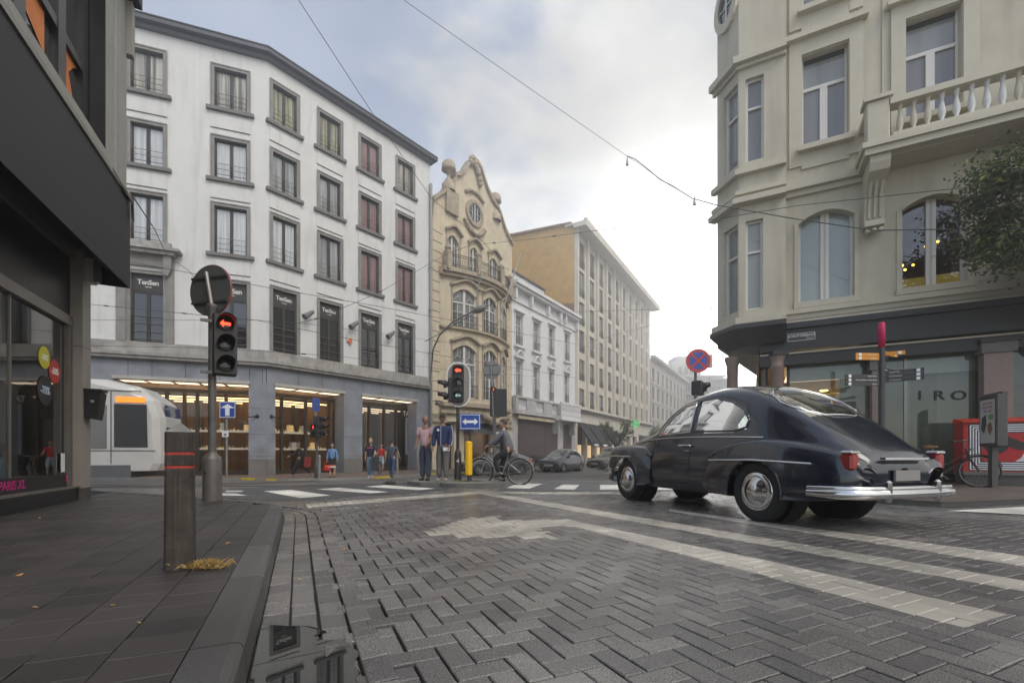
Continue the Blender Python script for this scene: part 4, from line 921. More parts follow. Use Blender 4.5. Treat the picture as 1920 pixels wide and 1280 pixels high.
def low_house():
    T0 = thing('stucco_house', 'low white stucco house with carved window heads and brown boarded shop', 'building', (PL.x, PL.y, PAV))
    SE = LB.S(1078); z = LB.Z; ops = []
    up = [(966, 979, 646, 588), (999, 1011.5, 657, 602), (1028.5, 1038.5, 666, 613), (1058, 1067, 676, 624)]
    dn = [(966, 978.5, 741, 675), (999, 1010.5, 748, 686), (1028.5, 1037.5, 752, 695), (1057.5, 1066, 756, 702)]
    zc = z(960, 533)
    for q in up + dn: ops.append((LB.S(q[0]), LB.S(q[1]), z(q[0], q[2]), z(q[0], q[3])))
    w = MB(); zb = z(965, 775); wall(w, LB, .02, SE, zb, zc, ops, m_wst, .3)
    for p, q in (((.02, 0), (.02, -10)), ((SE, 0), (SE, -10))):
        a, b = LB.T((p[0], p[1], 0)), LB.T((q[0], q[1], 0)); w.add([(a.x, a.y, PAV), (b.x, b.y, PAV), (b.x, b.y, zc), (a.x, a.y, zc)], [(0, 1, 2, 3)], m_wst)
    g = [(LB.S(970.5), LB.S(1046), PAV, z(975, 785)), (LB.S(1056), LB.S(1072), PAV, z(1056, 795))]
    wall(w, LB, .02, SE, PAV - .1, zb, g, m_gst, .3); w.build('wall', T0)
    for i, q in enumerate(ops):
        sash_window(T0, LB, *q, m_wfr, m_pane3, tr=.66)
        h = MB(); a, b, c, d = q
        h.box(a - .25, b + .25, 0, .28, d + .22, d + .4, m_wst, LB.T); h.box(a - .15, a - .02, 0, .08, c, d + .22, m_wst, LB.T); h.box(b + .02, b + .15, 0, .08, c, d + .22, m_wst, LB.T); h.box(a - .25, b + .25, 0, .3, c - .2, c, m_wst, LB.T)
        if i > 3:
            for k in range(9): t = -1 + 2 * k / 8; h.sphere(LB.T(((a + b) / 2 + t * .5, .2, d + .48 + .42 * (1 - t * t))), .13, m_wst, 7, 5)
        h.build('window_surround', T0)
    c = MB(); c.box(-.15, SE + .2, 0, .75, zc, zc + .28, m_wst, LB.T); c.box(-.1, SE + .1, 0, .55, zc - .25, zc, m_wst, LB.T); c.box(0, SE, 0, .15, zc - 1.35, zc - 1.2, m_wst, LB.T)
    for px in (962, 992, 1024, 1047, 1056, 1078):
        s = LB.S(px) ; c.prism([(s - .16, zc - .25), (s + .16, zc - .25), (s + .12, zc - 1.2), (s - .12, zc - 1.2)], .0, .42, m_wst, LB.T)
    c.build('cornice', T0)
    a = MB(); a.box(.02, LB.S(1020, -1.5), -6, -1.5, zc + .25, zc + 2.2, m_wst, LB.T); a.box(LB.S(1030, -1.5), SE - .2, -6, -1.5, zc + .25, zc + 1.5, m_wst, LB.T)
    a.box(-.1, LB.S(1020, -1.5) + .1, -6, -1.35, zc + 2.2, zc + 2.35, m_zinc, LB.T); a.box(LB.S(1030, -1.5) - .1, SE, -6, -1.35, zc + 1.5, zc + 1.65, m_zinc, LB.T); at = a.build('attic', T0)
    for k in range(7):
        s = .6 + k * 1.35
        if s + .6 > LB.S(1018, -1.5): break
        a = MB(); a.box(s, s + .55, -1.5, -1.46, zc + .9, zc + 1.8, m_sash, LB.T); a.build('attic_window', at)
    # balustrade course
    b = MB(); zb0, zb1 = z(965, 768), z(965, 742)
    b.box(.02, SE, 0, .55, zb0 - .35, zb0, m_gst, LB.T); b.box(.02, SE, .12, .5, zb1 - .18, zb1, m_gst, LB.T)
    pr = .02
    for q in dn:
        s0, s1 = LB.S(q[0]) - .15, LB.S(q[1]) + .15; b.box(pr, s0, .16, .46, zb0, zb1 - .18, m_gst, LB.T); pr = s1
        for k in range(7):
            s = s0 + (s1 - s0) * (k + .5) / 7; b.lathe([(.05, 0), (.075, .25), (.04, .5), (.06, zb1 - zb0 - .18)], m_wst, 6, LB.T((s, .3, zb0)))
    b.box(pr, SE, .16, .46, zb0, zb1 - .18, m_gst, LB.T)
    b.build('balustrade', T0)
    e = MB(); s0, s1 = LB.S(1050, 1), LB.S(1087, 1); e.box(s0, s1, 0, 1.2, zb0 - .5, zb0 - .1, m_wst, LB.T); e.box(s0, s1, 1.0, 1.2, zb1 - .1, zb1 + .08, m_wst, LB.T)
    for k in range(16):
        s = s0 + (s1 - s0) * (k + .5) / 16; e.lathe([(.07, 0), (.11, .3), (.06, .6), (.09, zb1 - zb0)], m_wst, 6, LB.T((s, 1.1, zb0 - .1)))
    for s in (s0 + .4, s1 - .5): e.prism([(s - .2, zb0 - .5), (s + .2, zb0 - .5), (s + .12, zb0 - 1.9), (s - .12, zb0 - 1.9)], 0, .7, m_gst, LB.T)
    e.build('balcony', T0)
    q = MB(); q.box(g[0][0], g[0][1], -.12, -.05, g[0][3] - 3.4, g[0][3], m_brn, LB.T); q.box(g[0][0] + .6, g[0][0] + 4.0, -.2, -.13, PAV, g[0][3] - 3.4, m_black, LB.T); q.box(g[0][0] + 4.0, g[0][1], -.2, -.13, PAV, g[0][3] - 3.4, mat('dim_glass', (.05, .05, .052), .15), LB.T)
    q.box(g[0][0] + 5.1, g[0][0] + 5.16, -.05, -.04, PAV, g[0][3], m_black, LB.T); q.box(g[1][0], g[1][1], -.12, -.05, PAV, g[1][3], m_brn, LB.T); q.build('boarding', T0)
    q = MB(); q.box(g[0][0] - .3, g[0][1] + .2, 0, .35, g[0][3], g[0][3] + .3, m_sand, LB.T); q.build('lintel', T0)
low_house()
# ------------------------------------------------------------------ TALL BLOCK
m_conc = mat('cream_concrete', (.60, .56, .48), .85, var=.07, scale=.6, stain=.1)
m_fin = mat('cream_fin', (.70, .66, .56), .8, var=.05)
m_ybr = brickmat('yellow_brick', (.72, .44, .15), (.66, .40, .13), (.58, .42, .22), .22, .07, vert=(-.859, .512), rough=.85, msize=.008, bump=.1, var=.07)
m_rbr = brickmat('red_brick', (.34, .17, .11), (.28, .14, .09), (.36, .3, .24), .22, .07, vert=(-.859, .512), rough=.85, msize=.01, bump=.1)
m_alu = mat('window_alu', (.17, .165, .155), .5)
PT = LB.T((LB.S(1077), 0, 0)); TB = Fac((PT.x, PT.y), 1467)
def tall_block():
    T0 = thing('apartment_block', 'tall cream apartment block with yellow brick side wall and vertical fins', 'building', (PT.x, PT.y, PAV))
    z = TB.Z; SE = TB.S(1219); ze = z(1080, 432)
    cols = [1082.5, 1104.5, 1121.2, 1137.2, 1151.2, 1165, 1177, 1188, 1198.3, 1208.3]
    ss = np.linspace(TB.S(1082.5), TB.S(1208.3), 10); wd = TB.S(1096) - TB.S(1082.5)
    rows = [(497, 448), (552, 502.5), (605, 561), (657, 615), (711, 670), (765, 726)]
    ops = [(s, s + wd, z(1082.5, a), z(1082.5, b)) for s in ss for a, b in rows]
    w = MB(); zg = z(1085, 768); wall(w, TB, 0, SE, zg, ze, ops, m_conc, .3)
    g = []; 
    gs = [(1083, 1098), (1101.5, 1116), (1119, 1132), (1135, 1146), (1150, 1160), (1164, 1172), (1175, 1182), (1186, 1194), (1198, 1206), (1209, 1216)]
    for a, b in gs: g.append((TB.S(a), TB.S(b), PAV, z(1090, 800) if a < 1140 else z(1090, 806)))
    wall(w, TB, 0, SE, PAV - .1, zg, g, m_conc, .5)
    d = 16; a, b, c, e = [TB.T(v) for v in ((0, -.02, 0), (0, -d, 0), (SE, 0, 0), (SE, -d, 0))]
    zr_ = z(965, 815)
    w.build('wall', T0)
    sd = MB(); zt = ze + .55; zm = LB.Z(1075, 566)
    sd.add([(a.x, a.y, zm), (b.x, b.y, zm + 1.4), (b.x, b.y, zt + 1.2), (a.x, a.y, zt)], [(0, 1, 2, 3)], m_ybr); sd.add([(a.x, a.y, PAV), (b.x, b.y, PAV), (b.x, b.y, zm + 1.4), (a.x, a.y, zm)], [(0, 1, 2, 3)], m_rbr)
    sd.add([(c.x, c.y, PAV), (e.x, e.y, PAV), (e.x, e.y, zt), (c.x, c.y, zt), (b.x, b.y, PAV), (b.x, b.y, zt + 1.2)], [(0, 1, 2, 3), (1, 4, 5, 2)], m_conc)
    sd.add([(a.x, a.y, zt), (b.x, b.y, zt + 1.2), (e.x, e.y, zt), (c.x, c.y, zt)], [(0, 1, 2, 3)], m_zinc)
    sd.add([TB.T((-.25, -.3, zt)), TB.T((.25, -.3, zt)), TB.T((.25, -d, zt + 1.2)), TB.T((-.25, -d, zt + 1.2)), TB.T((-.25, -.3, zt + .22)), TB.T((.25, -.3, zt + .22)), TB.T((.25, -d, zt + 1.42)), TB.T((-.25, -d, zt + 1.42))], [(0, 3, 2, 1), (4, 5, 6, 7), (0, 1, 5, 4), (1, 2, 6, 5), (2, 3, 7, 6), (3, 0, 4, 7)], m_rbr)
    sd.build('side_wall', T0)
    ch = MB(); ch.box(.1, 1.6, -d - .2, -d + 1.3, zm, zt + 3.0, m_ybr, TB.T); ch.box(-.1, 1.8, -d - .4, -d + 1.5, zt + 3.0, zt + 3.3, m_fin, TB.T); ch.build('chimney', T0)
    rf = MB(); rf.box(-.3, SE + .8, 0, 1.5, ze - .02, ze + .3, m_fin, TB.T); rf.box(-.3, SE + .8, 1.2, 1.55, ze + .3, ze + .75, m_fin, TB.T); rf.box(-.3, SE + .8, -1, 1.2, ze + .3, ze + .5, m_fin, TB.T); rf.build('eaves', T0)
    fn = list(ss) + [SE - .2]
    step = ss[1] - ss[0]
    for i in range(10):
        s = ss[i] - (step - wd) / 2; f = MB(); f.box(s - .16, s + .16, 0, .38, zg + .3, ze - .02, m_fin, TB.T); f.build('fin', T0)
    for i, s in enumerate(ss):
        for j, (a_, b_) in enumerate(rows):
            z0, z1 = z(1082.5, a_), z(1082.5, b_)
            sash_window(T0, TB, s, s + wd, z0, z1, m_alu, CUR[3] if (i < 2 and j == 0) else (CUR[1] if (i + j) % 3 else m_pane3), tr=None, guard=(i < 5), fw=.1)
    c_ = MB(); c_.box(0, SE, 0, .55, zg, zg + .3, m_conc, TB.T); c_.box(0, SE, 0, .3, zg - .25, zg, m_bst, TB.T); c_.build('cornice', T0)
    m_aw = mat('black_awning', (.022, .022, .024), .8, var=.15)
    m_sgl = mat('shop_dark', (.03, .03, .03), .2)
    for i, o in enumerate(g):
        q = MB(); q.box(o[0], o[1], -.5, -.45, o[2], o[3], m_sgl, TB.T); q.box(o[0] + .3, o[1] - .3, -.44, -.42, o[2] + .7, o[2] + 2.2, mat('lit_display', (.5, .35, .2), .5, emit=(1, .7, .4), estr=.6 if i < 4 else .1), TB.T); q.build('shop_window', T0)
        if i in (0, 1, 2, 3, 8, 9):
            a_, b_ = o[0] - .1, o[1] + .1; zt_ = z(1090, 792) if i < 4 else z(1090, 800); q = MB()
            q.add([TB.T(v) for v in ((a_, .05, zt_), (b_, .05, zt_), (b_, 1.7, zt_ - 2.3), (a_, 1.7, zt_ - 2.3), (b_, 1.7, zt_ - 2.8), (a_, 1.7, zt_ - 2.8))], [(0, 1, 2, 3), (3, 2, 4, 5), (0, 3, 5)], m_aw)
            q.box(a_ + .8, a_ + 2.2, 1.705, 1.72, zt_ - 2.68, zt_ - 2.46, m_white, TB.T); q.build('awning', T0)
    q = MB(); s = TB.S(1112); q.sphere(TB.T((s, .7, z(1112, 817))), .22, mat('wall_lamp_glow', (1, .7, .3), .4, emit=(1, .62, .22), estr=6), 8, 6); q.build('wall_lamp', T0)
tall_block()
cr = thing('pharmacy_cross', 'green lit cross sign sticking out from the cream block', 'sign', TB.T((TB.S(1178), 0, 3.2)))
q = MB(); s, z_ = TB.S(1172), TB.Z(1172, 795); mgc = mat('green_cross', (.1, .5, .2), .4, emit=(.25, .9, .3), estr=.45); q.box(s - .1, s + .1, .9, 2.1, z_ - .22, z_ + .22, mgc, TB.T); q.box(s - .11, s + .11, 1.28, 1.72, z_ - .6, z_ + .6, mgc, TB.T); q.build('cross', cr)
q = MB(); q.tube([TB.T((s, 0, z_)), TB.T((s, 1.2, z_))], .06, m_iron, 6); q.build('bracket', cr)
# a young street tree in front of the shops
def tree(name, label, base, h, crown_c, crown_r, n, leaf, cols, seed, group=None, limbs=9, trunk_r=.12, clumps=46):
    rr = random.Random(seed); T0 = thing(name, label, 'tree', base, 0, group); b = Vector(base); c = Vector(crown_c); m_bark = mat('bark', (.09, .075, .06), .9, var=.3, scale=12, bump=.5)
    t = MB(); fork = b + Vector((0, 0, h * .42)); t.tube([b, b + Vector((.03, 0, h * .2)), fork], [trunk_r, trunk_r * .85, trunk_r * .7], m_bark, 8)
    ends = []
    for i in range(limbs):
        th = rr.uniform(0, 6.28); ph = rr.uniform(.1, 1.0); e = c + Vector((math.cos(th) * crown_r[0] * ph, math.sin(th) * crown_r[1] * ph, rr.uniform(-.35, .9) * crown_r[2] * .8))
        m1 = fork.lerp(e, .5) + Vector((rr.uniform(-.1, .1), rr.uniform(-.1, .1), .15)) * crown_r[2]; t.tube([fork, m1, e], [trunk_r * .5, trunk_r * .3, trunk_r * .08], m_bark, 6); ends.append((m1, e))
        for k in range(3): f = m1.lerp(e, rr.uniform(.1, .9)); e2 = f + Vector((rr.uniform(-1, 1) * crown_r[0], rr.uniform(-1, 1) * crown_r[1], rr.uniform(-.3, .5) * crown_r[2])) * .45; t.tube([f, e2], [trunk_r * .12, trunk_r * .04], m_bark, 4); ends.append((f, e2))
    t.build('trunk', T0)
    cr = MB(); cl = []
    for _ in range(clumps):
        a, e = rr.choice(ends); cl.append((a.lerp(e, rr.uniform(.4, 1.15)), rr.uniform(.10, .26) * min(crown_r)))
    for i in range(n):
        p, r = rr.choice(cl); d = Vector((rr.gauss(0, 1), rr.gauss(0, 1), rr.gauss(0, .8))); q = p + d * r * .75
        m = cols[min(len(cols) - 1, int(abs(rr.gauss(0, 1.1))))]; l = leaf * rr.uniform(.6, 1.3); u = Vector((rr.gauss(0, 1), rr.gauss(0, 1), rr.gauss(-.5, .6))).normalized(); v = u.cross(Vector((rr.gauss(0, 1), rr.gauss(0, 1), rr.gauss(0, 1)))).normalized()
        nn = u.cross(v) * .18 * l
        cr.add([q, q + u * l * .45 + v * l * .26 + nn, q + u * l, q + u * l * .45 - v * l * .26 + nn], [(0, 1, 2), (0, 2, 3)], m)
    cr.build('crown', T0); return T0
LEAF = [mat('leaf_a', (.06, .085, .025), .5, var=.3, scale=4), mat('leaf_b', (.11, .14, .035), .5, var=.3, scale=4), mat('leaf_c', (.17, .18, .04), .5, var=.3), mat('leaf_d', (.26, .20, .05), .5)]
p = G(1156, 878, .12); tree('street_tree', 'slender young tree in front of the awnings of the cream block', (p.x, p.y, -.28), 3.6, (p.x, p.y, 2.5), (1.3, 1.3, 1.2), 1800, .13, LEAF, 3)
p = GX(1248, 62); tree('street_tree', 'distant dark street tree seen just left of the old car windscreen', (p.x, p.y, -.28), 5, (p.x, p.y, 3.0), (2.6, 2.6, 2.0), 2600, .25, LEAF, 5)
# ------------------------------------------------------------------ DISTANT STREET
m_far1 = mat('far_stone', (.52, .50, .46), .85, var=.06, scale=.3); m_far2 = mat('far_grey', (.36, .35, .33), .85, var=.1, scale=.3); m_farw = mat('far_window', (.10, .10, .11), .3)
def far_house(label, fac, s0, s1, h, nc, nr, m, z0=3.8, dep=14, ph=None, name='street_house', roof=True):
    P = fac.T((s0, 0, PAV)); T0 = thing(name, label, 'building', (P.x, P.y, P.z)); b = MB(); step = (s1 - s0) / nc; hr = (h - z0 - 1.0) / nr
    ops = [(s0 + step * (i + .25), s0 + step * (i + .72), z0 + hr * (j + .12), z0 + hr * (j + .85)) for i in range(nc) for j in range(nr)]
    ops += [(s0 + step * (i + .12), s0 + step * (i + .88), PAV, z0 - 1) for i in range(nc)]
    wall(b, fac, s0, s1, PAV - .1, h, ops, m, .35)
    for p, q in (((s0, 0), (s0, -dep)), ((s1, 0), (s1, -dep)), ((s0, -dep), (s1, -dep))):
        a, c = fac.T((p[0], p[1], 0)), fac.T((q[0], q[1], 0)); b.add([(a.x, a.y, PAV), (c.x, c.y, PAV), (c.x, c.y, h), (a.x, a.y, h)], [(0, 1, 2, 3)], m)
    b.add([fac.T(v) for v in ((s0, 0, h), (s1, 0, h), (s1, -dep, h), (s0, -dep, h))], [(0, 1, 2, 3)], m)
    b.build('wall', T0)
    for o in ops:
        w = MB(); w.box(o[0], o[1], -.36, -.3, o[2], o[3], m_farw, fac.T); w.box((o[0] + o[1]) / 2 - .05, (o[0] + o[1]) / 2 + .05, -.3, -.27, o[2], o[3], m_wfr, fac.T); w.build('window', T0)
    c = MB(); c.box(s0 - .3, s1 + .3, 0, .9, h, h + .5, m, fac.T); c.box(s0, s1, 0, .3, z0 - .5, z0, m, fac.T)
    for j in range(1, nr): c.box(s0, s1, 0, .12, z0 + hr * j - .12, z0 + hr * j, m, fac.T)
    c.build('cornice', T0)
    if ph:
        r = MB(); r.prism([(s0, h + .5), (s1, h + .5), ((s1 * .85 + s0 * .15), h + ph), ((s0 * .85 + s1 * .15), h + ph)], -dep, -.4, m_slate, fac.T); r.build('roof', T0)
    return T0
se = TB.S(1219)
far_house('pale classical building beyond the cream block, with a heavy cornice', TB, se + .4, se + 34, TB.Z(1221, 672), 9, 4, m_far1)
Pq = GX(1262, 126); FQ = Fac((Pq.x, Pq.y), 1e7)
far_house('stepped pale tower block closing the end of the street', FQ, 0, 14, 22.3, 5, 5, m_far1, dep=14, name='tower_block')
b = thing('tower_block', 'upper stepped tower rising at the end of the street', 'building', (Pq.x + 4, Pq.y + 6, 22.8)); q = MB(); q.box(Pq.x + 1, Pq.x + 9, Pq.y + 3, Pq.y + 11, 22.9, 27.3, m_far1); q.box(Pq.x + 2, Pq.x + 8, Pq.y + 4, Pq.y + 10, 27.3, 29, m_far2); q.build('wall', b)
for k in range(3): w = MB(); w.box(Pq.x + 2.6 + k * 1.6, Pq.x + 3.6 + k * 1.6, Pq.y + 2.93, Pq.y + 2.99, 23.6, 25.8, m_farw); w.build('window', b)
# frontages closing the view at the bend of the street
Pe = GX(1266, 112); RZ = Fac((Pe.x, Pe.y), 1e7); k = 112 / FP
far_house('cream terrace with tall windows left of the no stopping sign', RZ, 0, 32 * k, RZ.Z(1266, 741), 4, 3, m_far1, dep=12)
far_house('brownish roofed terrace at the bend seen through the old car windows', RZ, 32 * k + .3, 64 * k, RZ.Z(1266, 762), 4, 3, m_far2, dep=12, ph=3.4)
far_house('plain grey block at the bend right beside the pale corner building', RZ, 64.5 * k, 100 * k, RZ.Z(1266, 713), 3, 4, m_far2, dep=12)
# ------------------------------------------------------------------ PALE CORNER BUILDING ON THE RIGHT
m_cre = mat('cream_stucco', (.50, .465, .365), .8, var=.09, scale=.9, stain=.18, bump=.15)
m_crt = mat('cream_trim', (.51, .475, .375), .7, var=.06)
m_fsc = mat('black_fascia', (.022, .022, .022), .45, var=.15)
m_gran = mat('pink_granite', (.26, .185, .155), .35, var=.25, scale=45, fine=.45)
m_dash = mat('dark_timber', (.02, .019, .018), .4)
m_wup = curtainmat('pane_upper', (.11, .11, .115), (.19, .19, .20), 3)
m_frost = curtainmat('pane_frosted', (.26, .31, .30), (.33, .38, .365), 1.2)
m_tran = curtainmat('pane_transom', (.17, .18, .175), (.27, .28, .27), 2)
D0 = 11.5; R0 = Fac(((1780 - CX) / FP * D0, D0), -660, away=0)
def pale_building():
    T0 = thing('corner_shop_building', 'tall cream stucco corner building with a stone balcony over a black shopfront', 'building', (R0.P.x, R0.P.y, PAV + .2))
    z, S = R0.Z, R0.S; sL, sR = S(1446), S(2140); GR = -.3
    ZF = z(1700, 583); ZT = 19.0                                  # top of the black shopfront, top of the wall
    w = MB(); ops = []
    A = (S(1497), S(1602), z(1498, 569), z(1498, 403)); B = (S(1690), S(1815), z(1691, 543), z(1691, 376))
    A2 = (S(1504), S(1590.5), z(1504, 280), z(1504, 107)); B2 = (S(1699), S(1803), z(1504, 280), z(1504, 107)); st = A2[3] - A2[2]
    up = z(1504, 23) ; A3 = (A2[0], A2[1], up, up + st); B3 = (B2[0], B2[1], up, up + st)
    C1, C2, C3 = [(B[0] + 3.2, B[1] + 3.2, q[2], q[3]) for q in (B, B2, B3)]
    ops = [A, B, A2, B2, A3, B3, C1, C2, C3]
    wall(w, R0, sL, sR, ZF, ZT, ops, m_cre, .32)
    def arched(o, m1, lit=False):
        a, b, c, d = o; rise = (b - a) * .2; n = 14; q = MB()
        ar = [(a + (b - a) * i / n, d - .02 - rise + rise * math.sin(math.pi * i / n) ** .85) for i in range(n + 1)]
        for i in range(n):
            (p, r), (p2, r2) = ar[i], ar[i + 1]
            w.add([(p, .0, r), (p2, .0, r2), (p2, .0, d + .01), (p, .0, d + .01), (p, -.3, r), (p2, -.3, r2)], [(0, 1, 2, 3), (0, 4, 5, 1)], m_cre, False, R0.T)
            q.add([(p, .0, r), (p2, .0, r2), (p2, .035, r2), (p, .035, r), (p, 0, r + .1), (p2, 0, r2 + .1), (p2, .035, r2 + .1), (p, .035, r + .1)], [(2, 3, 7, 6), (4, 5, 6, 7), (0, 3, 2, 1)], m_crt, False, R0.T)
        q.box(a - .1, a, 0, .035, c, d - rise, m_crt, R0.T); q.box(b, b + .1, 0, .035, c, d - rise, m_crt, R0.T); q.box(a - .12, b + .12, 0, .12, c - .16, c, m_crt, R0.T)
        win = q.build('window', T0); f = MB(); cc = (a + b) / 2; y = -.3
        for x0, x1 in ((a, a + .07), (b - .07, b), (cc - .1, cc + .1)): f.box(x0, x1, y, y + .09, c, d, m_wfr, R0.T)
        f.box(cc - .02, cc + .02, y + .09, y + .1, c, d, m_crt, R0.T); f.box(a + .07, cc - .1, y, y + .09, c, c + .09, m_wfr, R0.T); f.box(cc + .1, b - .07, y, y + .09, c, c + .09, m_wfr, R0.T); f.build('frame', win)
        g = MB(); g.add([(a, y + .03, c), (b, y + .03, c), (b, y + .03, d), (a, y + .03, d)], [(0, 1, 2, 3)], m1, False, R0.T); g.build('pane', win)
        if lit:
            r = MB(); mr = mat('red_brown_room', (.20, .085, .06), .8, var=.1); dk = mat('dark_ceiling', (.05, .035, .03), .8)
            r.add([(a - .5, -4.5, c - .2), (b + .5, -4.5, c - .2), (b + .5, -4.5, d + .3), (a - .5, -4.5, d + .3), (a - .5, -.33, c - .2), (b + .5, -.33, c - .2), (b + .5, -.33, d + .3), (a - .5, -.33, d + .3)], [(0, 1, 2, 3), (0, 3, 7, 4), (1, 5, 6, 2)], mr, False, R0.T)
            r.add([(a - .5, -4.5, c - .2), (b + .5, -4.5, c - .2), (b + .5, -.33, c - .2), (a - .5, -.33, c - .2), (a - .5, -4.5, d + .3), (b + .5, -4.5, d + .3), (b + .5, -.33, d + .3), (a - .5, -.33, d + .3)], [(0, 1, 2, 3), (4, 5, 6, 7)], dk, False, R0.T)
            r.box(a - .3, b + .4, -1.9, -1.2, c + .1, c + .62, mat('mustard_cushion', (.42, .33, .05), .8, emit=(.5, .38, .05), estr=.15), R0.T); r.build('interior', win)
            l = MB()
            for x, y_, zz in ((.25, -1.3, .45), (.33, -1.5, .42), (.7, -1.6, .68), (.88, -1.5, .70), (.6, -2.2, .56)): l.sphere(R0.T((a + (b - a) * x, y_, c + (d - c) * zz)), .032, mat('bulb_amber', (1, .6, .1), .3, emit=(1, .5, .06), estr=6), 7, 5)
            l.build('ceiling_lamp', win)
    arched(A, m_frost); arched(B, glassmat('lounge_glass', (.9, .9, .9), 1, .10), True); arched(C1, m_frost)
    w.build('wall', T0)
    for o in (A2, B2, A3, B3, C2, C3):
        a, b, c, d = o; q = MB(); fw = .1; y = -.3; tr = c + (d - c) * .66
        q.box(a - .32, a - .02, 0, .06, c - .5, d + .42, m_crt, R0.T); q.box(b + .02, b + .32, 0, .06, c - .5, d + .42, m_crt, R0.T); q.box(a - .02, b + .02, 0, .06, d + .02, d + .42, m_crt, R0.T)
        q.box(a - .42, b + .42, 0, .22, d + .42, d + .56, m_crt, R0.T); q.box(a - .12, b + .12, 0, .24, c - .15, c - .01, m_crt, R0.T); q.box(a - .02, b + .02, .0, .05, c - .6, c - .15, m_crt, R0.T)
        win = q.build('window', T0); f = MB(); cc = (a + b) / 2
        for x0, x1, z0_, z1_ in ((a, a + .05, c, d), (b - .05, b, c, d), (cc - .09, cc + .09, c, tr)): f.box(x0, x1, y, y + .08, z0_, z1_, m_wfr, R0.T)
        f.box(a + .05, b - .05, y, y + .082, tr, tr + .09, m_wfr, R0.T); f.box(a + .05, b - .05, y, y + .079, d - .1, d, m_dash, R0.T); f.build('frame', win)
        g = MB(); g.add([(a, y + .03, c), (b, y + .03, c), (b, y + .03, tr), (a, y + .03, tr)], [(0, 1, 2, 3)], m_wup, False, R0.T); g.add([(a, y + .03, tr), (b, y + .03, tr), (b, y + .03, d), (a, y + .03, d)], [(0, 1, 2, 3)], m_tran, False, R0.T); g.build('pane', win)
    # string course under the second floor, sill band over the shop
    c_ = MB(); zs = z(1450, 358); sB0 = S(1640)
    c_.box(sL, sB0, 0, .10, zs - .35, zs - .2, m_crt, R0.T); c_.box(sL, sB0, 0, .22, zs - .2, zs, m_crt, R0.T); c_.box(sL, sR, 0, .16, A[2] - .32, A[2] - .18, m_crt, R0.T); c_.box(sL, sR, 0, .10, A[2] - .5, A[2] - .32, m_crt, R0.T)
    c_.box(sL, sR, 0, .10, ZF, ZF + .12, m_crt, R0.T); c_.build('string_course', T0)
    # ---- corner bay
    zb0 = .35; P = R0.T((sL, zb0, 0)); kA = (1385 - CX) / FP
    sA = S(1385, zb0); cA = R0.T((sA, zb0, 0)); LS = Fac((cA.x, cA.y), 764, away=0)     # left side, runs towards A at s=0
    sE = LS.S(1345); LW = -sE
    BF = Fac((R0.T((0, zb0, 0)).x, R0.T((0, zb0, 0)).y), -660, away=0); bR = sL + .35
    bz = lambda px, py: BF.Z(px, py); zA = lambda y: H - (y - HY) / FP * cA.y
    bw = MB(); fo = [(BF.S(1398), BF.S(1430.5), zA(583), zA(418)), (BF.S(1398), BF.S(1432), zA(308), zA(154))]; h2 = fo[1][3] - fo[1][2]
    fo.append((fo[1][0], fo[1][1], zA(-20), zA(-20) + h2))
    so_ = [(LS.S(1356.5), LS.S(1383), fo[0][2], fo[0][3]), (LS.S(1356.5), LS.S(1383), fo[1][2], fo[1][3])]
    wall(bw, BF, sA, bR, zA(612), ZT, fo, m_cre, .28); wall(bw, LS, sE, 0, zA(612), ZT, so_, m_cre, .22)
    # further side turning into the other street, and back
    e = LS.T((sE, 0, 0)); e2 = e + Vector((.62, .78, 0)) * 9; f0 = R0.T((sR, 0, 0)); f1 = R0.T((sR, -14, 0))
    for p, q in ((e, e2), (e2, f1), (f1, f0)):
        bw.add([(p.x, p.y, GR), (q.x, q.y, GR), (q.x, q.y, ZT), (p.x, p.y, ZT)] if p != e else [(p.x, p.y, zA(640)), (q.x, q.y, zA(640)), (q.x, q.y, ZT), (p.x, p.y, ZT)], [(0, 1, 2, 3)], m_cre)
    bj = BF.T((bR, 0, 0)); bk = BF.T((bR, -zb0 - .1, 0)); bw.add([(bj.x, bj.y, zA(612)), (bk.x, bk.y, zA(612)), (bk.x, bk.y, ZT), (bj.x, bj.y, ZT)], [(0, 1, 2, 3)], m_cre)
    bw.build('corner_bay', T0)
    for fac, lst in ((BF, fo), (LS, so_)):
        for k, o in enumerate(lst): sash_window(T0, fac, *o, m_wfr, m_wup if k else m_tran, dep=.2, tr=.64, guard=False, fw=.06, mull=False)
    sc = MB()
    for zz, hh, o in ((zA(378), .16, .26), (zA(362), .12, .14), (zA(322), .16, .16), (zA(598), .18, .14), (zA(115), .2, .24), (zA(128), .1, .1), (zA(617), .14, .1)):
        sc.box(sA - o * .6, bR, 0, o, zz - hh, zz, m_crt, BF.T); sc.box(sE - .1, o * .2, 0, o, zz - hh - .001, zz - .001, m_crt, LS.T)
    sc.build('cornice', T0)
    # round window high on the bay side
    rw = MB(); cs, cz = LS.S(1364), LS.Z(1364, 14); rx, rz = .42, .62
    ring = lambda k, o, m, y0, y1: rw.add([v for i in range(24) for v in ((cs + rx * k * math.cos(i * R(15)), y1, cz + rz * k * math.sin(i * R(15))), (cs + rx * o * math.cos(i * R(15)), y1, cz + rz * o * math.sin(i * R(15))), (cs + rx * o * math.cos(i * R(15)), y0, cz + rz * o * math.sin(i * R(15))))], [(3 * i, 3 * i + 1, 3 * ((i + 1) % 24) + 1, 3 * ((i + 1) % 24)) for i in range(24)] + [(3 * i + 1, 3 * i + 2, 3 * ((i + 1) % 24) + 2, 3 * ((i + 1) % 24) + 1) for i in range(24)], m, False, LS.T)
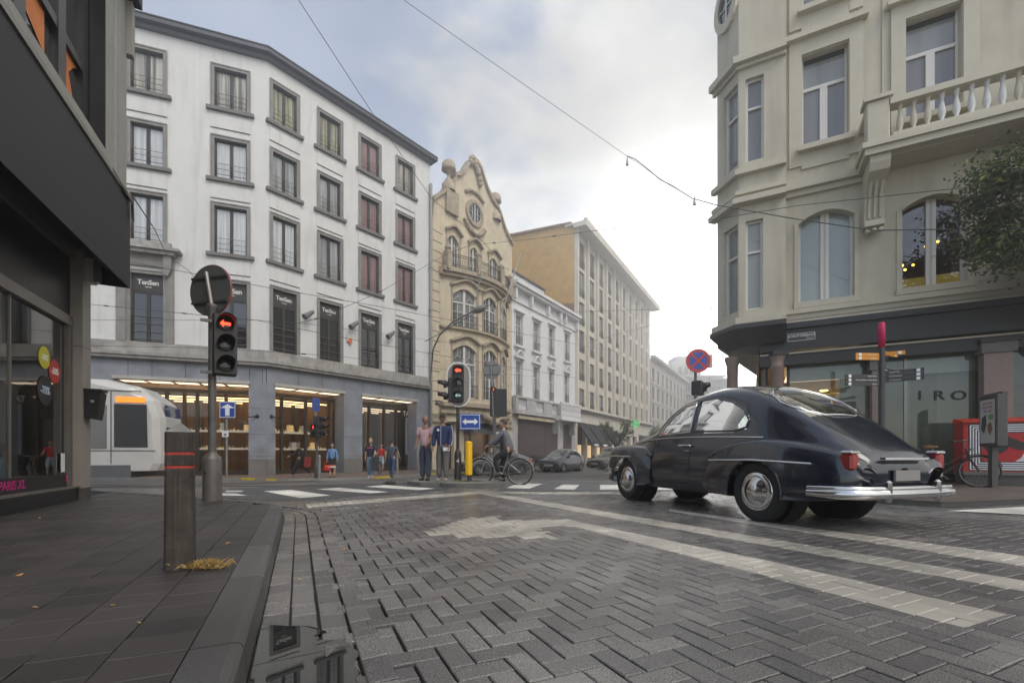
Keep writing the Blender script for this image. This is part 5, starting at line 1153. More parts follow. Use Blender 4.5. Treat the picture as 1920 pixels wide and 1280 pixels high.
    ring(.75, 1.2, m_crt, 0, .1); ring(0, .76, m_dkglass, 0, .02); rw.tube([LS.T((cs, .05, cz - rz * .7)), LS.T((cs, .05, cz + rz * .7))], .025, m_wfr, 4); rw.tube([LS.T((cs - rx * .7, .05, cz)), LS.T((cs + rx * .7, .05, cz))], .025, m_wfr, 4); rw.build('round_window', T0)
    # ---- black shopfront
    fz0, fz1 = z(1700, 646), ZF
    f = MB(); sB = S(1425); f.box(sB, sR, -.3, .08, fz0 + .12, fz1, m_fsc, R0.T); f.box(sB, sR, 0, .18, fz1 - .16, fz1 - .001, m_fsc, R0.T); f.box(sB, sR, -.1, .12, fz0, fz0 + .05, mat('aged_gold', (.30, .26, .19), .4, .4), R0.T); f.box(sB, sR, -.3, .07, fz0 - .3, fz0, m_fsc, R0.T)
    # fascia under the bay, soffit
    cu = [cA + Vector((0, 0, 0)), LS.T((sE, 0, 0))]
    q0 = BF.T((bR, .25, 0)); q1 = BF.T((sA - .1, .25, 0)); q2 = LS.T((sE - .05, .25, 0)); q3 = LS.T((sE, -1.6, 0)); q4 = R0.T((bR, -.7, 0)); zt_, zb_ = zA(612), zA(648)
    P5 = [q0, q1, q2, q3, q4]
    in5 = [BF.T((bR, -.1, 0)), BF.T((sA + .2, -.15, 0)), LS.T((sE + .05, -.3, 0)), q3, q4]
    f.add([(p.x, p.y, zt_) for p in P5] + [(p.x, p.y, zt_ - .12) for p in P5] + [(p.x, p.y, zb_) for p in in5], [(0, 1, 2, 3, 4), (0, 5, 6, 1), (1, 6, 7, 2), (2, 7, 8, 3), (5, 10, 11, 6), (6, 11, 12, 7), (7, 12, 13, 8), (10, 11, 12, 13, 14)], m_fsc)
    f.build('fascia', T0)
    def colm(px, out, r, z1, nm='column', sq=False):
        c = R0.T((S(px, out), out, 0)); q = MB(); g0 = gz(c.y) + .09
        if sq: s = S(px, out); q.box(s - r, s + r, out - .2, out + .12, g0, z1 - .35, m_gran, R0.T); q.box(s - r - .06, s + r + .06, out - .2, out + .18, z1 - .35, z1 - .1, m_sill, R0.T); q.box(s - r - .1, s + r + .1, out - .2, out + .22, z1 - .1, z1, m_fsc, R0.T)
        else: q.lathe([(r * 1.25, g0), (r * 1.25, g0 + .3), (r, g0 + .36), (r * .93, z1 - .5), (r * 1.0, z1 - .48), (r * 1.02, z1 - .36), (r * .95, z1 - .32), (r * 1.1, z1 - .22), (r * 1.3, z1 - .1), (r * 1.35, z1)], m_gran, 24, (c.x, c.y, 0)); q.box(c.x - r * 1.4, c.x + r * 1.4, c.y - r * 1.4, c.y + r * 1.4, z1 - .12, z1, m_fsc)
        return q.build(nm, T0)
    zc = fz0 - .02
    colm(1457, -.02, .185, z(1457, 660)); 
    q = MB(); c = LS.T((sE + .25, -.35, 0)); r = .17; g0 = gz(c.y) + .09; z1 = zA(660); q.lathe([(r * 1.25, g0), (r * 1.25, g0 + .3), (r, g0 + .36), (r * .93, z1 - .5), (r, z1 - .48), (r * .95, z1 - .32), (r * 1.3, z1 - .1), (r * 1.35, z1)], m_gran, 20, (c.x, c.y, 0)); q.build('column', T0)
    colm(1643, -.02, .11, fz0 - .28, 'pilaster', True); colm(1868, 0, .26, fz0 - .05, 'pilaster', True)
    # glazing
    y = -.32; ztop = fz0 - .3; m_gg = glassmat('boutique_glass', (.88, .92, .88), .9, .06)
    for a, b in ((1478, 1631), (1653, 1842), (1890, 2120)):
        s0, s1 = S(a, y), S(b, y); g = MB(); g.box(s0 - .04, s0 + .03, y - .06, y + .08, GR, ztop, m_dash, R0.T); g.box(s1 - .03, s1 + .1, y - .06, y + .08, GR, ztop, m_dash, R0.T); g.box(s0 + .03, s1 - .03, y - .06, y + .08, GR, .32, m_dash, R0.T)
        gw = g.build('shop_window', T0); g = MB(); g.add([(s0, y, .1), (s1, y, .1), (s1, y, ztop), (s0, y, ztop)], [(0, 1, 2, 3)], m_gg, False, R0.T); g.build('pane', gw)
        if a == 1653:
            t = MB()
            for ch, px in (('I', 1724), ('R', 1760), ('O', 1797)): text(t, ch, .34, R0.TT(S(px, y), y + .03, z(px, 742, y)), m_black, .012, 1.15, offset=.004)
            t.build('lettering', gw); 
            t = MB()
            sD = S(1697, y); t.box(sD - .03, sD + .03, y + .002, y + .05, .32, ztop, mat('steel_light', (.32, .33, .30), .4, .5), R0.T); t.build('mullion', gw)
    # interior: greenish screens, one warm opening
    r = MB(); yb = -.75; m_scr = mat('green_screen', (.20, .215, .17), .8, var=.12, scale=1.2); m_scr2 = mat('green_screen_light', (.26, .275, .22), .8, var=.12, scale=1.2); m_vp = mat('valance', (.40, .44, .38), .8)
    for a, b in ((1574, 1632), (1652, 1850)):
        s = S(a, yb); e_ = S(b, yb); k = 0
        while s < e_: n_ = min(e_, s + random.uniform(.5, .8)); r.box(s, n_, yb - .04 - .03 * (k % 2), yb, .1, ztop, m_scr if k % 2 else m_scr2, R0.T); s = n_; k += 1
    r.box(S(1478, -.5), S(1850, -.5), -.52, -.5, ztop - .42, ztop + .1, m_vp, R0.T)
    s0, s1 = S(1478, -.5), S(1574, -.8); mt = mat('tan_room', (.42, .33, .21), .8, var=.1)
    r.add([R0.T(v) for v in ((s0 - .8, -5, GR), (s1 + 1.5, -5, GR), (s1 + 1.5, -5, ztop + .3), (s0 - .8, -5, ztop + .3), (s0 - .8, -.4, GR), (s1, -.8, GR), (s1, -.8, ztop + .3), (s0 - .8, -.4, ztop + .3))], [(0, 1, 2, 3), (3, 2, 6, 7), (0, 4, 5, 1), (0, 3, 7, 4), (1, 5, 6, 2)], mt)
    r.box(s1 - .9, s1 + 1.2, -4.2, -3.8, GR, 2.4, mat('brown_counter', (.06, .04, .025), .6), R0.T)
    s3, s4 = S(1890, -.6), S(2120, -.6); r.box(s3 - .3, s4, -1.2, -1.1, .1, ztop + .2, mat('deep_green', (.07, .08, .07), .7, var=.3), R0.T)
    r.build('interior', T0)
    l = MB(); ml = mat('amber_lamp', (1, .8, .3), .3, emit=(1, .72, .15), estr=5)
    l.add([R0.T(v) for v in ((s0 + .6, -2.6, 2.75), (s1 + .4, -2.0, 2.75), (s1 + .4, -2.08, 2.76), (s0 + .6, -2.7, 2.76))], [(0, 1, 2, 3)], ml)
    for x, y_ in ((s0 + .5, -3.1), (s0 + 1.1, -2.3), (s0 + .9, -3.9)): l.lathe([(0, 0), (.11, .0), (.11, .03), (0, .03)], ml, 10, R0.T((x, y_, 2.85)))
    l.box(s0 + .1, s1 + .6, -4.4, -1.2, ztop + .1, ztop + .12, mat('soft_ceiling', (.9, .8, .6), .5, emit=(1, .8, .55), estr=.9), R0.T)
    l.build('ceiling_lamp', T0)
    # corner window seen under the bay
    g = MB(); c = R0.T((S(1446), -.35, 0)); d_ = LS.T((sE + .5, -1.1, 0)); mm = mat('tan_panel', (.38, .30, .21), .7, var=.1)
    P0, P1 = Vector((c.x - .1, c.y, 0)), Vector((d_.x, d_.y, 0)); u = (P1 - P0); Tn = lambda v: (P0.x + u.x * v[0], P0.y + u.y * v[0], v[1])
    g.add([Tn((0, GR)), Tn((1, GR)), Tn((1, zA(648))), Tn((0, zA(648)))], [(0, 1, 2, 3)], m_dash); nn = Vector((u.y, -u.x, 0)).normalized() * -.03
    if (Vector((0, 0, 0)) - P0).dot(nn) < 0: nn = -nn
    g.add([tuple(Vector(Tn(v)) + nn) for v in ((.10, .3), (.62, .3), (.62, zA(690)), (.10, zA(684)))], [(0, 1, 2, 3)], mm); g.build('corner_window', T0)
    # street name plate
    q = MB(); sc_, zc_ = S(1502.5, .1), z(1502, 631, .1); wd, hg = .66, .215; m_ = m_white
    q.box(sc_ - wd / 2, sc_ + wd / 2, .08, .095, zc_ - hg / 2, zc_ + hg / 2, m_fsc, R0.T)
    for b_ in ((-wd / 2, wd / 2, hg / 2 - .012, hg / 2), (-wd / 2, wd / 2, -hg / 2, -hg / 2 + .012), (-wd / 2, -wd / 2 + .012, -hg / 2, hg / 2), (wd / 2 - .012, wd / 2, -hg / 2, hg / 2)): q.box(sc_ + b_[0], sc_ + b_[1], .095, .1, zc_ + b_[2], zc_ + b_[3], m_, R0.T)
    text(q, 'SCHUTTERSHOF', .098, R0.TT(sc_, .1, zc_ + .03), m_, .001, .92, offset=.002); text(q, 'STRAAT', .05, R0.TT(sc_ + .2, .1, zc_ - .055), m_, .001)
    tag(q.build('street_sign'), 'street name plate lettered in white on the black fascia', 'sign')
    # ---- balcony
    bo = 1.05; bz1 = H - (292 - HY) / FP * R0.D(1622, bo); b0 = S(1622, bo); b1 = b0 + 7.4
    q = MB(); q.box(b0, b1, 0, bo, bz1, bz1 + .16, m_crt, R0.T); q.box(b0 - .06, b1, 0, bo + .07, bz1 + .16, bz1 + .3, m_crt, R0.T); q.box(b0 + .5, b0 + 2.1, .2, .8, bz1 - .02, bz1, m_crt, R0.T); bl = q.build('balcony', T0)
    q = MB(); zr0 = bz1 + .3; rh = .92
    q.box(b0 + .03, b0 + .5, bo - .34, bo, zr0, zr0 + rh + .1, m_crt, R0.T, .03); q.box(b0 - .03, b0 + .56, bo - .4, bo + .06, zr0 + rh + .1, zr0 + rh + .2, m_crt, R0.T)
    q.box(b0 + .56, b1, bo - .28, bo - .02, zr0, zr0 + .12, m_crt, R0.T); q.box(b0 + .5, b1, bo - .32, bo + .02, zr0 + rh - .1, zr0 + rh + .05, m_crt, R0.T)
    for k in (3.0, 3.4): pass
    q.box(b0 + 3.05, b0 + 3.75, bo - .33, bo, zr0, zr0 + rh - .1, m_crt, R0.T); q.box(b0 + 3.0, b0 + 3.8, bo - .36, bo + .06, zr0 + rh + .05, zr0 + rh + .12, m_crt, R0.T)
    q.box(b0 + .05, b0 + .35, 0, bo - .34, zr0, zr0 + .12, m_crt, R0.T); q.box(b0 + .03, b0 + .37, 0, bo - .34, zr0 + rh - .1, zr0 + rh + .05, m_crt, R0.T); q.build('balustrade', bl)
    mb_ = mat('baluster_white', (.60, .60, .58), .6)
    for k in range(24):
        x = b0 + .72 + k * .262
        if b0 + 2.95 < x < b0 + 3.8 or x > b1: continue
        o = MB(); o.lathe([(.062, 0), (.062, .05), (.035, .08), (.074, .20), (.066, .32), (.032, .55), (.05, .62), (.062, .70)], mb_ if k in (3, 4, 5, 6, 7) else m_crt, 10, R0.T((x, bo - .15, zr0 + .12))); o.build('baluster', bl)
    for s in (b0 + .12, b0 + 3.15):
        q = MB(); pr = [(0, 0), (.95, 0), (.95, -.16), (.86, -.34), (.55, -.5), (.36, -.72), (.30, -1.1), (.28, -1.35), (.36, -1.42), (.36, -1.52), (0, -1.52)]
        n = len(pr); vs = [(s, a, bz1 + b_) for a, b_ in pr] + [(s + .42, a, bz1 + b_) for a, b_ in pr]
        from mathutils.geometry import tessellate_polygon
        tri = tessellate_polygon([[Vector((a, b_, 0)) for a, b_ in pr]])
        q.add(vs, [tuple(t) for t in tri] + [tuple(i + n for i in t) for t in tri] + [(i, (i + 1) % n, n + (i + 1) % n, n + i) for i in range(n)], m_crt, False, R0.T)
        for k in range(3): q.tube([R0.T((s + .09 + k * .12, .58, bz1 - .48)), R0.T((s + .09 + k * .12, .38, bz1 - .75)), R0.T((s + .09 + k * .12, .31, bz1 - 1.3))], .035, m_crt, 6); q.sphere(R0.T((s + .07 + k * .14, .28, bz1 - 1.62)), .065, m_crt, 8, 6)
        q.build('bracket', T0)
    # vertical joints / pilaster line
    q = MB()
    for px in (1610, 1823, 1655): s = S(px); q.box(s - .015, s + .015, 0, .03, zs if px != 1823 else bz1 + 1, ZT, m_crt, R0.T)
    q.build('pilaster_strip', T0)
pale_building()
# ------------------------------------------------------------------ DARK SHOP ON THE LEFT
F0 = Fac((-6.44, 6.80), 560); F0.u = UA.copy(); F0.n = Vector((UA.y, -UA.x))
m_gal = mat('grey_cladding', (.016, .0165, .019), .55, var=.2, scale=.7, spec=.25)
m_pil = mat('pinkish_pillar', (.26, .235, .205), .7, var=.08, scale=2, stain=.12)
m_wup2 = mat('grey_upper_wall', (.30, .295, .265), .75, var=.07, stain=.12)
m_alum = mat('brushed_frame', (.20, .185, .165), .4, .5)
m_blk2 = mat('black_frame', (.012, .012, .013), .35)
m_or = mat('orange_poster', (.62, .17, .015), .6)
def left_shop():
    T0 = thing('clothes_shop', 'dark grey shop building at the near left with sale stickers on its glass', 'building', (F0.P.x, F0.P.y, .12))
    SL = -7.6; e = .29; go = -.165; GZ_ = .10
    w = MB()                                            # body: upper wall, back, far return
    wall(w, F0, SL, e, 4.95, 12, [(F0.S(-500, .44), F0.S(198, .44), 5.15, 8.6)], m_wup2, .28, m_blk2, out=.44)
    w.add([F0.T(v) for v in ((e, .44, 4.9), (e, -8, 4.9), (e, -8, 12), (e, .44, 12))], [(0, 1, 2, 3)], m_wup2); w.add([F0.T(v) for v in ((SL, .44, 0), (SL, -8, 0), (SL, -8, 12), (SL, .44, 12))], [(0, 1, 2, 3)], m_wup2)
    w.add([F0.T(v) for v in ((e, -3.2, 0), (e, -8, 0), (e, -8, 12), (e, -3.2, 12))], [(0, 1, 2, 3)], m_wup2); w.add([F0.T(v) for v in ((SL, .44, 12), (e, .44, 12), (e, -8, 12), (SL, -8, 12))], [(0, 1, 2, 3)], m_wup2)
    w.add([F0.T(v) for v in ((SL, -8, 0), (e, -8, 0), (e, -8, 12), (SL, -8, 12))], [(0, 1, 2, 3)], m_wup2)
    s = F0.S(215, .44); w.box(s - .02, s + .02, .44, .455, 4.95, 12, MATS['grey_pipe'], F0.T); w.build('wall', T0)
    g = MB(); s = F0.S(241, .5); g.box(SL, e + .1, .44, .62, 8.05, 8.35, m_gal, F0.T); g.box(e - .02, e + .10, .36, .52, 7.2, 8.05, m_wup2, F0.T); g.build('gutter', T0)
    # upper windows
    f = MB(); sr = F0.S(198, .44); sm = F0.S(155, .2); f.box(sm, sr, .16, .22, 5.15, 8.6, m_blk2, F0.T)
    for px, wd in ((105, .10), (22, .12), (-60, .12), (150, .08)): s = F0.S(px, .2); f.box(s - wd, s + wd, .17, .26, 5.15, 8.6, m_blk2, F0.T)
    zt = F0.Z(130, 105, .2); f.box(SL, sm, .17, .25, zt, zt + .12, m_blk2, F0.T); f.box(SL, sm, .17, .25, 5.15, 5.3, m_blk2, F0.T); up = f.build('upper_window', T0)
    g = MB(); g.add([F0.T(v) for v in ((SL, .19, 5.15), (sm, .19, 5.15), (sm, .19, 8.6), (SL, .19, 8.6))], [(0, 1, 2, 3)], glassmat('upper_glass', (.6, .62, .62), .9, .12)); g.build('pane', up)
    p = MB(); z = lambda px, py: F0.Z(px, py, .2)
    for poly in ([(28, -30), (66, -30), (83, 20), (83, 102)], [(108, 70), (122, 95), (137, 190), (108, 128)], [(108, 60), (150, 130), (137, 128), (124, 138), (110, 100)]):
        p.add([F0.T((F0.S(a, .2), .2, z(a, b))) for a, b in poly], [tuple(range(len(poly)))], m_or)
    p.add([F0.T(v) for v in ((SL, -2, 5), (sm, -2, 5), (sm, -2, 8.6), (SL, -2, 8.6))], [(0, 1, 2, 3)], mat('dark_interior', (.03, .03, .032), .8)); p.build('poster', up)
    # projecting fascia with sloping soffit
    q = MB(); a, b, zf = 3.46, 4.85, .485
    q.add([F0.T(v) for v in ((SL, zf, a), (e, zf, a), (e, zf, b), (SL, zf, b), (SL, 0, 3.87), (e, 0, 3.87), (SL, .3, b), (e, .3, b), (SL, go, 3.87), (e, go, 3.87))], [(0, 1, 2, 3), (0, 4, 5, 1), (3, 2, 7, 6), (4, 8, 9, 5)], m_gal)
    q.box(e - .012, e, -.01, zf - .004, a + .002, b - .004, m_gal, F0.T); q.build('fascia', T0)
    q = MB(); q.box(SL, e + .005, .44, .51, b, b + .05, m_alum, F0.T); q.box(SL, e, .44, .495, b + .05, b + .1, m_alum, F0.T); q.build('flashing', T0)
    # pillar
    q = MB(); q.box(0, e, go, 0, .12, 3.87, m_pil, F0.T); q.box(-.004, e + .004, go, .004, .12, .30, mat('pillar_foot', (.07, .06, .055), .7), F0.T); q.box(-.003, e + .003, go, .003, 2.42, 2.428, m_blk2, F0.T); q.build('pillar', T0)
    # shop window
    s1 = -.0; q = MB(); m_sg = glassmat('left_shop_glass', (.72, .73, .70), 1, .16)
    q.box(SL, s1, go - .05, go + .09, 3.72, 3.87, m_alum, F0.T); q.box(SL, s1, go - .05, go + .02, 2.84, 3.72, m_blk2, F0.T); q.box(SL, s1, go - .04, go + .06, 2.70, 2.84, m_alum, F0.T)
    q.box(-.11, s1 - .002, go - .05, go + .05, .32, 2.70, m_alum, F0.T); q.box(-.22, -.11, go - .06, go - .01, .5, 2.7, m_blk2, F0.T); q.box(SL, -.11, go - .05, go + .02, .33, .52, m_blk2, F0.T); q.box(SL, .02, go - .05, go + .14, .31, .335, m_alum, F0.T); q.box(SL, .015, go - .05, go + .12, .09, .31, m_blk2, F0.T)
    s = F0.S(17, go); q.box(s - .012, s + .012, go - .02, go + .015, .52, 2.7, m_alum, F0.T); sw = q.build('shop_window', T0)
    g = MB(); g.add([F0.T(v) for v in ((SL, go, .5), (-.2, go, .5), (-.2, go, 2.7), (SL, go, 2.7))], [(0, 1, 2, 3)], m_sg); g.build('pane', sw)
    i_ = MB(); m_bg = mat('beige_panel', (.30, .25, .185), .8, var=.05); m_lt = mat('pale_panel', (.32, .34, .32), .7)
    yb = -.55; i_.box(F0.S(66, yb), F0.S(92, yb), yb - .1, yb, .3, 2.9, m_bg, F0.T); i_.box(F0.S(92, yb) + .01, F0.S(120, yb), yb - .12, yb - .02, .3, 2.9, mat('beige_panel_dark', (.25, .21, .155), .8), F0.T)
    i_.box(F0.S(-60, yb), F0.S(16, yb), yb - .1, yb, .3, 2.9, m_lt, F0.T)
    i_.add([F0.T(v) for v in ((SL, -4, 0), (0, -4, 0), (0, -4, 3.5), (SL, -4, 3.5), (SL, -.2, 0), (0, -.2, 0), (0, -.2, 3.5), (SL, -.2, 3.5))], [(0, 1, 2, 3), (1, 5, 6, 2), (0, 4, 5, 1), (3, 2, 6, 7)], mat('shop_inside', (.16, .15, .14), .8)); i_.build('interior', sw)
    for px, py, r, col, tx, tc in ((82, 670, .15, (.52, .46, .02), '-30%', (.75, .75, .6)), (101.5, 696.5, .165, (.42, .03, .02), '-50%', (.8, .75, .7)), (83.5, 732, .20, (.018, .016, .016), '-70%', (.45, .55, .7))):
        s, zz = F0.S(px, go), F0.Z(px, py, go); o = MB(); o.lathe([(0, 0), (r, 0), (r, .004), (0, .004)], mat('sticker_%d' % py, col, .5, var=.02), 28, (0, 0, 0), 'y', lambda p: F0.T((s + p[0], go + .004 + p[1], zz + p[2])), False)
        text(o, tx, r * .72, F0.TT(s, go + .0085, zz), mat('sticker_text_%d' % py, tc, .5), .001, .85, offset=.004); o.build('sticker', sw)
    o = MB(); text(o, 'PARIS XL', .15, F0.TT(F0.S(19, go), go + .022, .43), mat('magenta', (.45, .015, .16), .5), .002, .95, offset=.003); o.box(F0.S(114.5, go), F0.S(116.5, go), go + .052, go + .06, .41, .5, MATS['magenta'], F0.T); o.build('lettering', sw)
    o = MB(); s = F0.S(113.5, go); o.box(s - .05, s + .05, go + .022, go + .03, .55, .82, m_white, F0.T); o.build('notice', sw)
left_shop()
# box on the pillar, lamp under the fascia
q = MB(); T = lambda p: F0.T(p); s0 = .03
q.add([F0.T(v) for v in ((.04, .004, 1.36), (.27, .004, 1.36), (.27, .15, 1.33), (.04, .15, 1.33), (.03, .004, 1.80), (.28, .004, 1.80), (.28, .20, 1.75), (.03, .20, 1.75))], [(0, 3, 2, 1), (4, 5, 6, 7), (0, 1, 5, 4), (1, 2, 6, 5), (2, 3, 7, 6), (3, 0, 4, 7)], m_blk2)
q.box(.02, .29, .0, .21, 1.765, 1.80, m_blk2, F0.T); bx = thing('letter_box', 'black metal letter box fixed to the pillar of the dark shop', 'letter box', F0.T((.15, .1, 1.33)))
q.build('box', bx); o = MB(); o.lathe([(0, 0), (.03, .0), (.03, .03), (0, .03)], m_alum, 12, (0, 0, 0), 'x', lambda p: F0.T((.035 - p[0], .10 + p[1], 1.6 + p[2]))); o.build('lock', bx)
q = MB(); q.box(.06, .22, .002, .10, 3.42, 3.78, mat('lamp_housing', (.42, .40, .36), .4), F0.T); q.prism([(.07, 3.44), (.21, 3.44), (.21, 3.76), (.07, 3.76)], .10, .16, mat('lamp_glass_grey', (.16, .17, .19), .1, spec=.8), F0.T); tag(q.build('wall_lamp'), 'small square lamp high on the pillar under the dark fascia', 'lamp')
# ------------------------------------------------------------------ TRAM
m_head0 = mat('tram_lamp', (.6, .6, .55), .2, spec=.8)
def tram():
    p = GX(305, 15.6); TR = Fac((p.x, p.y), 3364); g = gz(15.6)
    T0 = thing('tram', 'white tram with an orange display passing behind the dark shop pillar', 'tram', (p.x, p.y, g))
    m_tw = mat('tram_white', (.62, .61, .58), .3, var=.05, coat=.4); m_td = mat('tram_glass', (.06, .064, .068), .05, spec=.8); m_ts = mat('tram_skirt', (.13, .135, .14), .5, var=.15); m_to = mat('tram_orange', (.42, .19, .05), .5, var=.2)
    side = [(-26, .35), (-.12, .35), (0, .6), (0, 1.25), (-.04, 2.2), (-.2, 2.75), (-.8, 3.25), (-1.7, 3.45), (-26, 3.5)]
    b = MB(); n = len(side)
    def sec(o, k): # rounded in plan and section
        return [TR.T((s if s < -5 else s - k * .35 * (1 if s > -2.5 else .3), o, g + (z if z < 3 else z - k * .25))) for s, z in side]
    rings = [sec(-.35, 0)]; rings = [sec(-.0, .8), sec(-.12, .25), sec(-.4, 0), sec(-1.9, 0), sec(-2.2, .25), sec(-2.3, .8)]
    vs = [v for r in rings for v in r]; fs = [(i * n + j, i * n + (j + 1) % n, (i + 1) * n + (j + 1) % n, (i + 1) * n + j) for i in range(5) for j in range(n)] + [tuple(range(n)), tuple(range(6 * n - 1, 5 * n - 1, -1))]
    b.add(vs, fs, m_tw, False); b.box(-25, -.9, -2.2, .01, g + .12, g + .55, m_ts, TR.T); b.box(-25, -2.6, -.02, .014, g + .34, g + .78, m_to, TR.T); b.box(-25, -2.4, -.02, .016, g + .80, g + .84, m_ts, TR.T); b.build('body', T0)
    for s0, s1 in ((-2.05, -.95), (-4.6, -2.45), (-8, -5), (-12, -8.6)):
        w = MB(); 
        if s0 > -3: w.add([TR.T(v) for v in ((-1.35, .016, g + 1.15), (-.42, .016, g + 1.15), (-.45, .016, g + 2.60), (-1.35, .016, g + 2.60))], [(0, 1, 2, 3)], m_td)
        else: w.box(s0, s1, 0, .016, g + 1.35, g + 2.62, m_td, TR.T)
        w.build('window', T0)
    w = MB(); w.add([TR.T(v) for v in ((.02, -.4, g + 1.2), (.02, -1.9, g + 1.2), (-.08, -1.9, g + 2.65), (-.08, -.4, g + 2.65))], [(0, 1, 2, 3)], m_td); w.build('windscreen', T0)
    d = MB(); d.box(-1.3, -.5, .0, .03, g + 2.66, g + 2.84, mat('display_orange', (1, .35, .05), .4, emit=(1, .22, .02), estr=.8), TR.T); d.build('destination_display', T0)
    for a_, c_ in ((-1.45, -1.42), (-2.3, -2.27), (-3.2, -3.17), (-4.75, -4.72), (-8.3, -8.27)):
        d = MB(); d.box(a_, c_, .0, .012, g + .6, g + 3.0, m_ts, TR.T); d.build('door_seam', T0)
    w = MB(); w.box(-3.1, -1.55, 0, .014, g + 1.1, g + 2.55, mat('tram_side_glass', (.13, .13, .14), .12, spec=.8), TR.T); w.build('window', T0)
    d = MB(); d.box(-25, -.6, .0, .013, g + 3.02, g + 3.06, m_ts, TR.T); d.box(-25, -.2, .0, .013, g + 1.02, g + 1.05, m_ts, TR.T); d.build('panel_joint', T0)
    for o_ in (-.45, -1.85): d = MB(); d.lathe([(0, .03), (.12, .02), (.13, 0)], m_head0, 14, (0, 0, 0), 'x', lambda p: TR.T((.01 + p[0], o_ + p[1], g + .85 + p[2]))); d.build('headlight', T0)
    d = MB(); d.box(-4.4, -2.9, .0, .02, g + 2.7, g + 2.8, mat('tram_red', (.35, .02, .04), .5), TR.T); d.build('line_stripe', T0)
    for s in (-3.6, -5.4, -12, -14):
        w = MB(); w.lathe([(.1, .0), (.3, .01), (.33, .06), (.3, .12), (0, .12)], m_ts, 18, (0, 0, 0), 'y', lambda p: TR.T((s + p[0], -.3 + p[1], g + .33 + p[2]))); w.build('wheel', T0)
tram()
# ------------------------------------------------------------------ TRAFFIC LIGHTS, SIGNS, POSTS
m_pole = mat('pole_grey', (.115, .108, .10), .5, .2, var=.2, scale=5, stain=.2); m_poled = mat('pole_dark', (.05, .05, .05), .5, .2, var=.15); m_hs = mat('signal_black', (.02, .02, .021), .38)
m_galv = mat('galvanised', (.33, .32, .30), .45, .6, var=.15); m_sback = mat('sign_back', (.10, .105, .10), .55, .3, var=.08); m_red = mat('red_rim', (.34, .02, .02), .5)
m_blue = mat('traffic_blue', (.016, .06, .30), .35, var=.04); m_swh = mat('sign_white', (.75, .76, .78), .4); m_lensd = mat('dark_lens', (.03, .032, .032), .12, spec=.8)
m_lred = mat('red_light', (1, .05, .02), .4, emit=(1, .03, .01), estr=5); m_lgr = mat('pale_green_lens', (.3, .5, .45), .3, emit=(.5, .9, .8), estr=.12)
ARW = [(-1, 0), (-.35, .75), (-.35, .28), (.95, .28), (.95, -.28), (-.35, -.28), (-.35, -.75)]
def lens(par, T, cx, cz, r, lit=None, hood=.22, glow=None):
    q = MB(); q.lathe([(0, -.004), (r * .92, -.006), (r, .0), (r, .02)], m_lensd, 20, (cx, -.02, cz), 'y', T)
    vs = []; n = 18
    for i in range(n + 1):
        a = R(-40) + R(260) * i / n; L_ = hood * (.45 + .55 * max(0, math.sin(a))) if math.sin(a) < .2 else hood
        for rr, dy in ((r * 1.12, 0), (r * 1.12, -L_), (r * 1.07, -L_), (r * 1.07, 0)): vs.append((cx + rr * math.cos(a), dy, cz + rr * math.sin(a)))
    q.add(vs, [(4 * i + j, 4 * i + (j + 1) % 4, 4 * i + 4 + (j + 1) % 4, 4 * i + 4 + j) for i in range(n) for j in range(4)], m_hs, True, T)
    o = q.build('lens', par)
    if lit:
        g = MB()
        if lit == 'arrow': g.prism([(cx + r * .68 * a, cz + r * .68 * b) for a, b in ARW], -.036, -.03, glow, T)
        elif lit == 'man': g.prism([(cx - r * .25, cz - r * .7), (cx + r * .25, cz - r * .7), (cx + r * .3, cz + r * .25), (cx + r * .12, cz + r * .7), (cx - r * .12, cz + r * .7), (cx - r * .3, cz + r * .25)], -.036, -.03, glow, T)
        g.build('lit_symbol', o)
    return o
def head(par, T, n=3, r=.10, lit=None, w=.30, d=.16, hood=.22, glow=None, lo=None):
    h = n * (r * 2 + .09) + .03; q = MB(); q.box(-w / 2, w / 2, 0, d, -h / 2, h / 2, m_hs, T, .02); hd = q.build('signal_housing', par)
    return [lens_in(par, T, n, i, r, h, lit, hood, glow) for i in range(n)]
def lens_in(par, T, n, i, r, h, lit, hood, glow):
    cz = h / 2 - (i + .5) * h / n; l = lit.get(i) if lit else None
    return lens(par, T, 0, cz, r, l[0] if l else None, hood, l[1] if l else None)
def yawT(o, yaw):
    """local -y looks towards compass direction yaw (radians from -y axis, positive to the right)"""
    n = Vector((math.sin(yaw), -math.cos(yaw), 0)); return FT(o, n)
# near-left signal post with the back of a round sign
b = G(398, 938, .12); T0 = thing('traffic_light', 'tall traffic light with a red arrow and a round sign back on our pavement', 'traffic light', b)
q = MB(); q.lathe([(.125, 0), (.125, .60), (.118, .64), (.06, .70), (.058, .72)], m_pole, 24, b); q.lathe([(0, 0), (.02, 0), (.02, .01), (0, .01)], m_hs, 8, (b.x - .02, b.y - .126, b.z + .42), 'y'); q.build('base', T0)
q = MB(); q.lathe([(.056, .7), (.052, 2.6), (.056, 2.82), (.075, 2.86), (.075, 2.90), (0, 2.92)], m_pole, 16, b); q.tube([b + Vector((-.01, 0, 2.9)), b + Vector((-.09, 0, 3.38))], .03, m_galv, 10); q.build('pole', T0)
T = yawT((b.x + .225, b.y - .05, 2.42), R(38)); head(T0, T, 3, .10, {0: ('arrow', m_lred)}, .31, .17, .26)
q = MB()
for z in (2.0, 2.75): q.box(-.3, .1, .05, .09, z - 2.42 - .02, z - 2.42 + .02, m_pole, T)
q.build('bracket', T0)
c = Vector((b.x - .075, b.y + .07, 3.26)); Ts = yawT(c, R(-14)); q = MB()
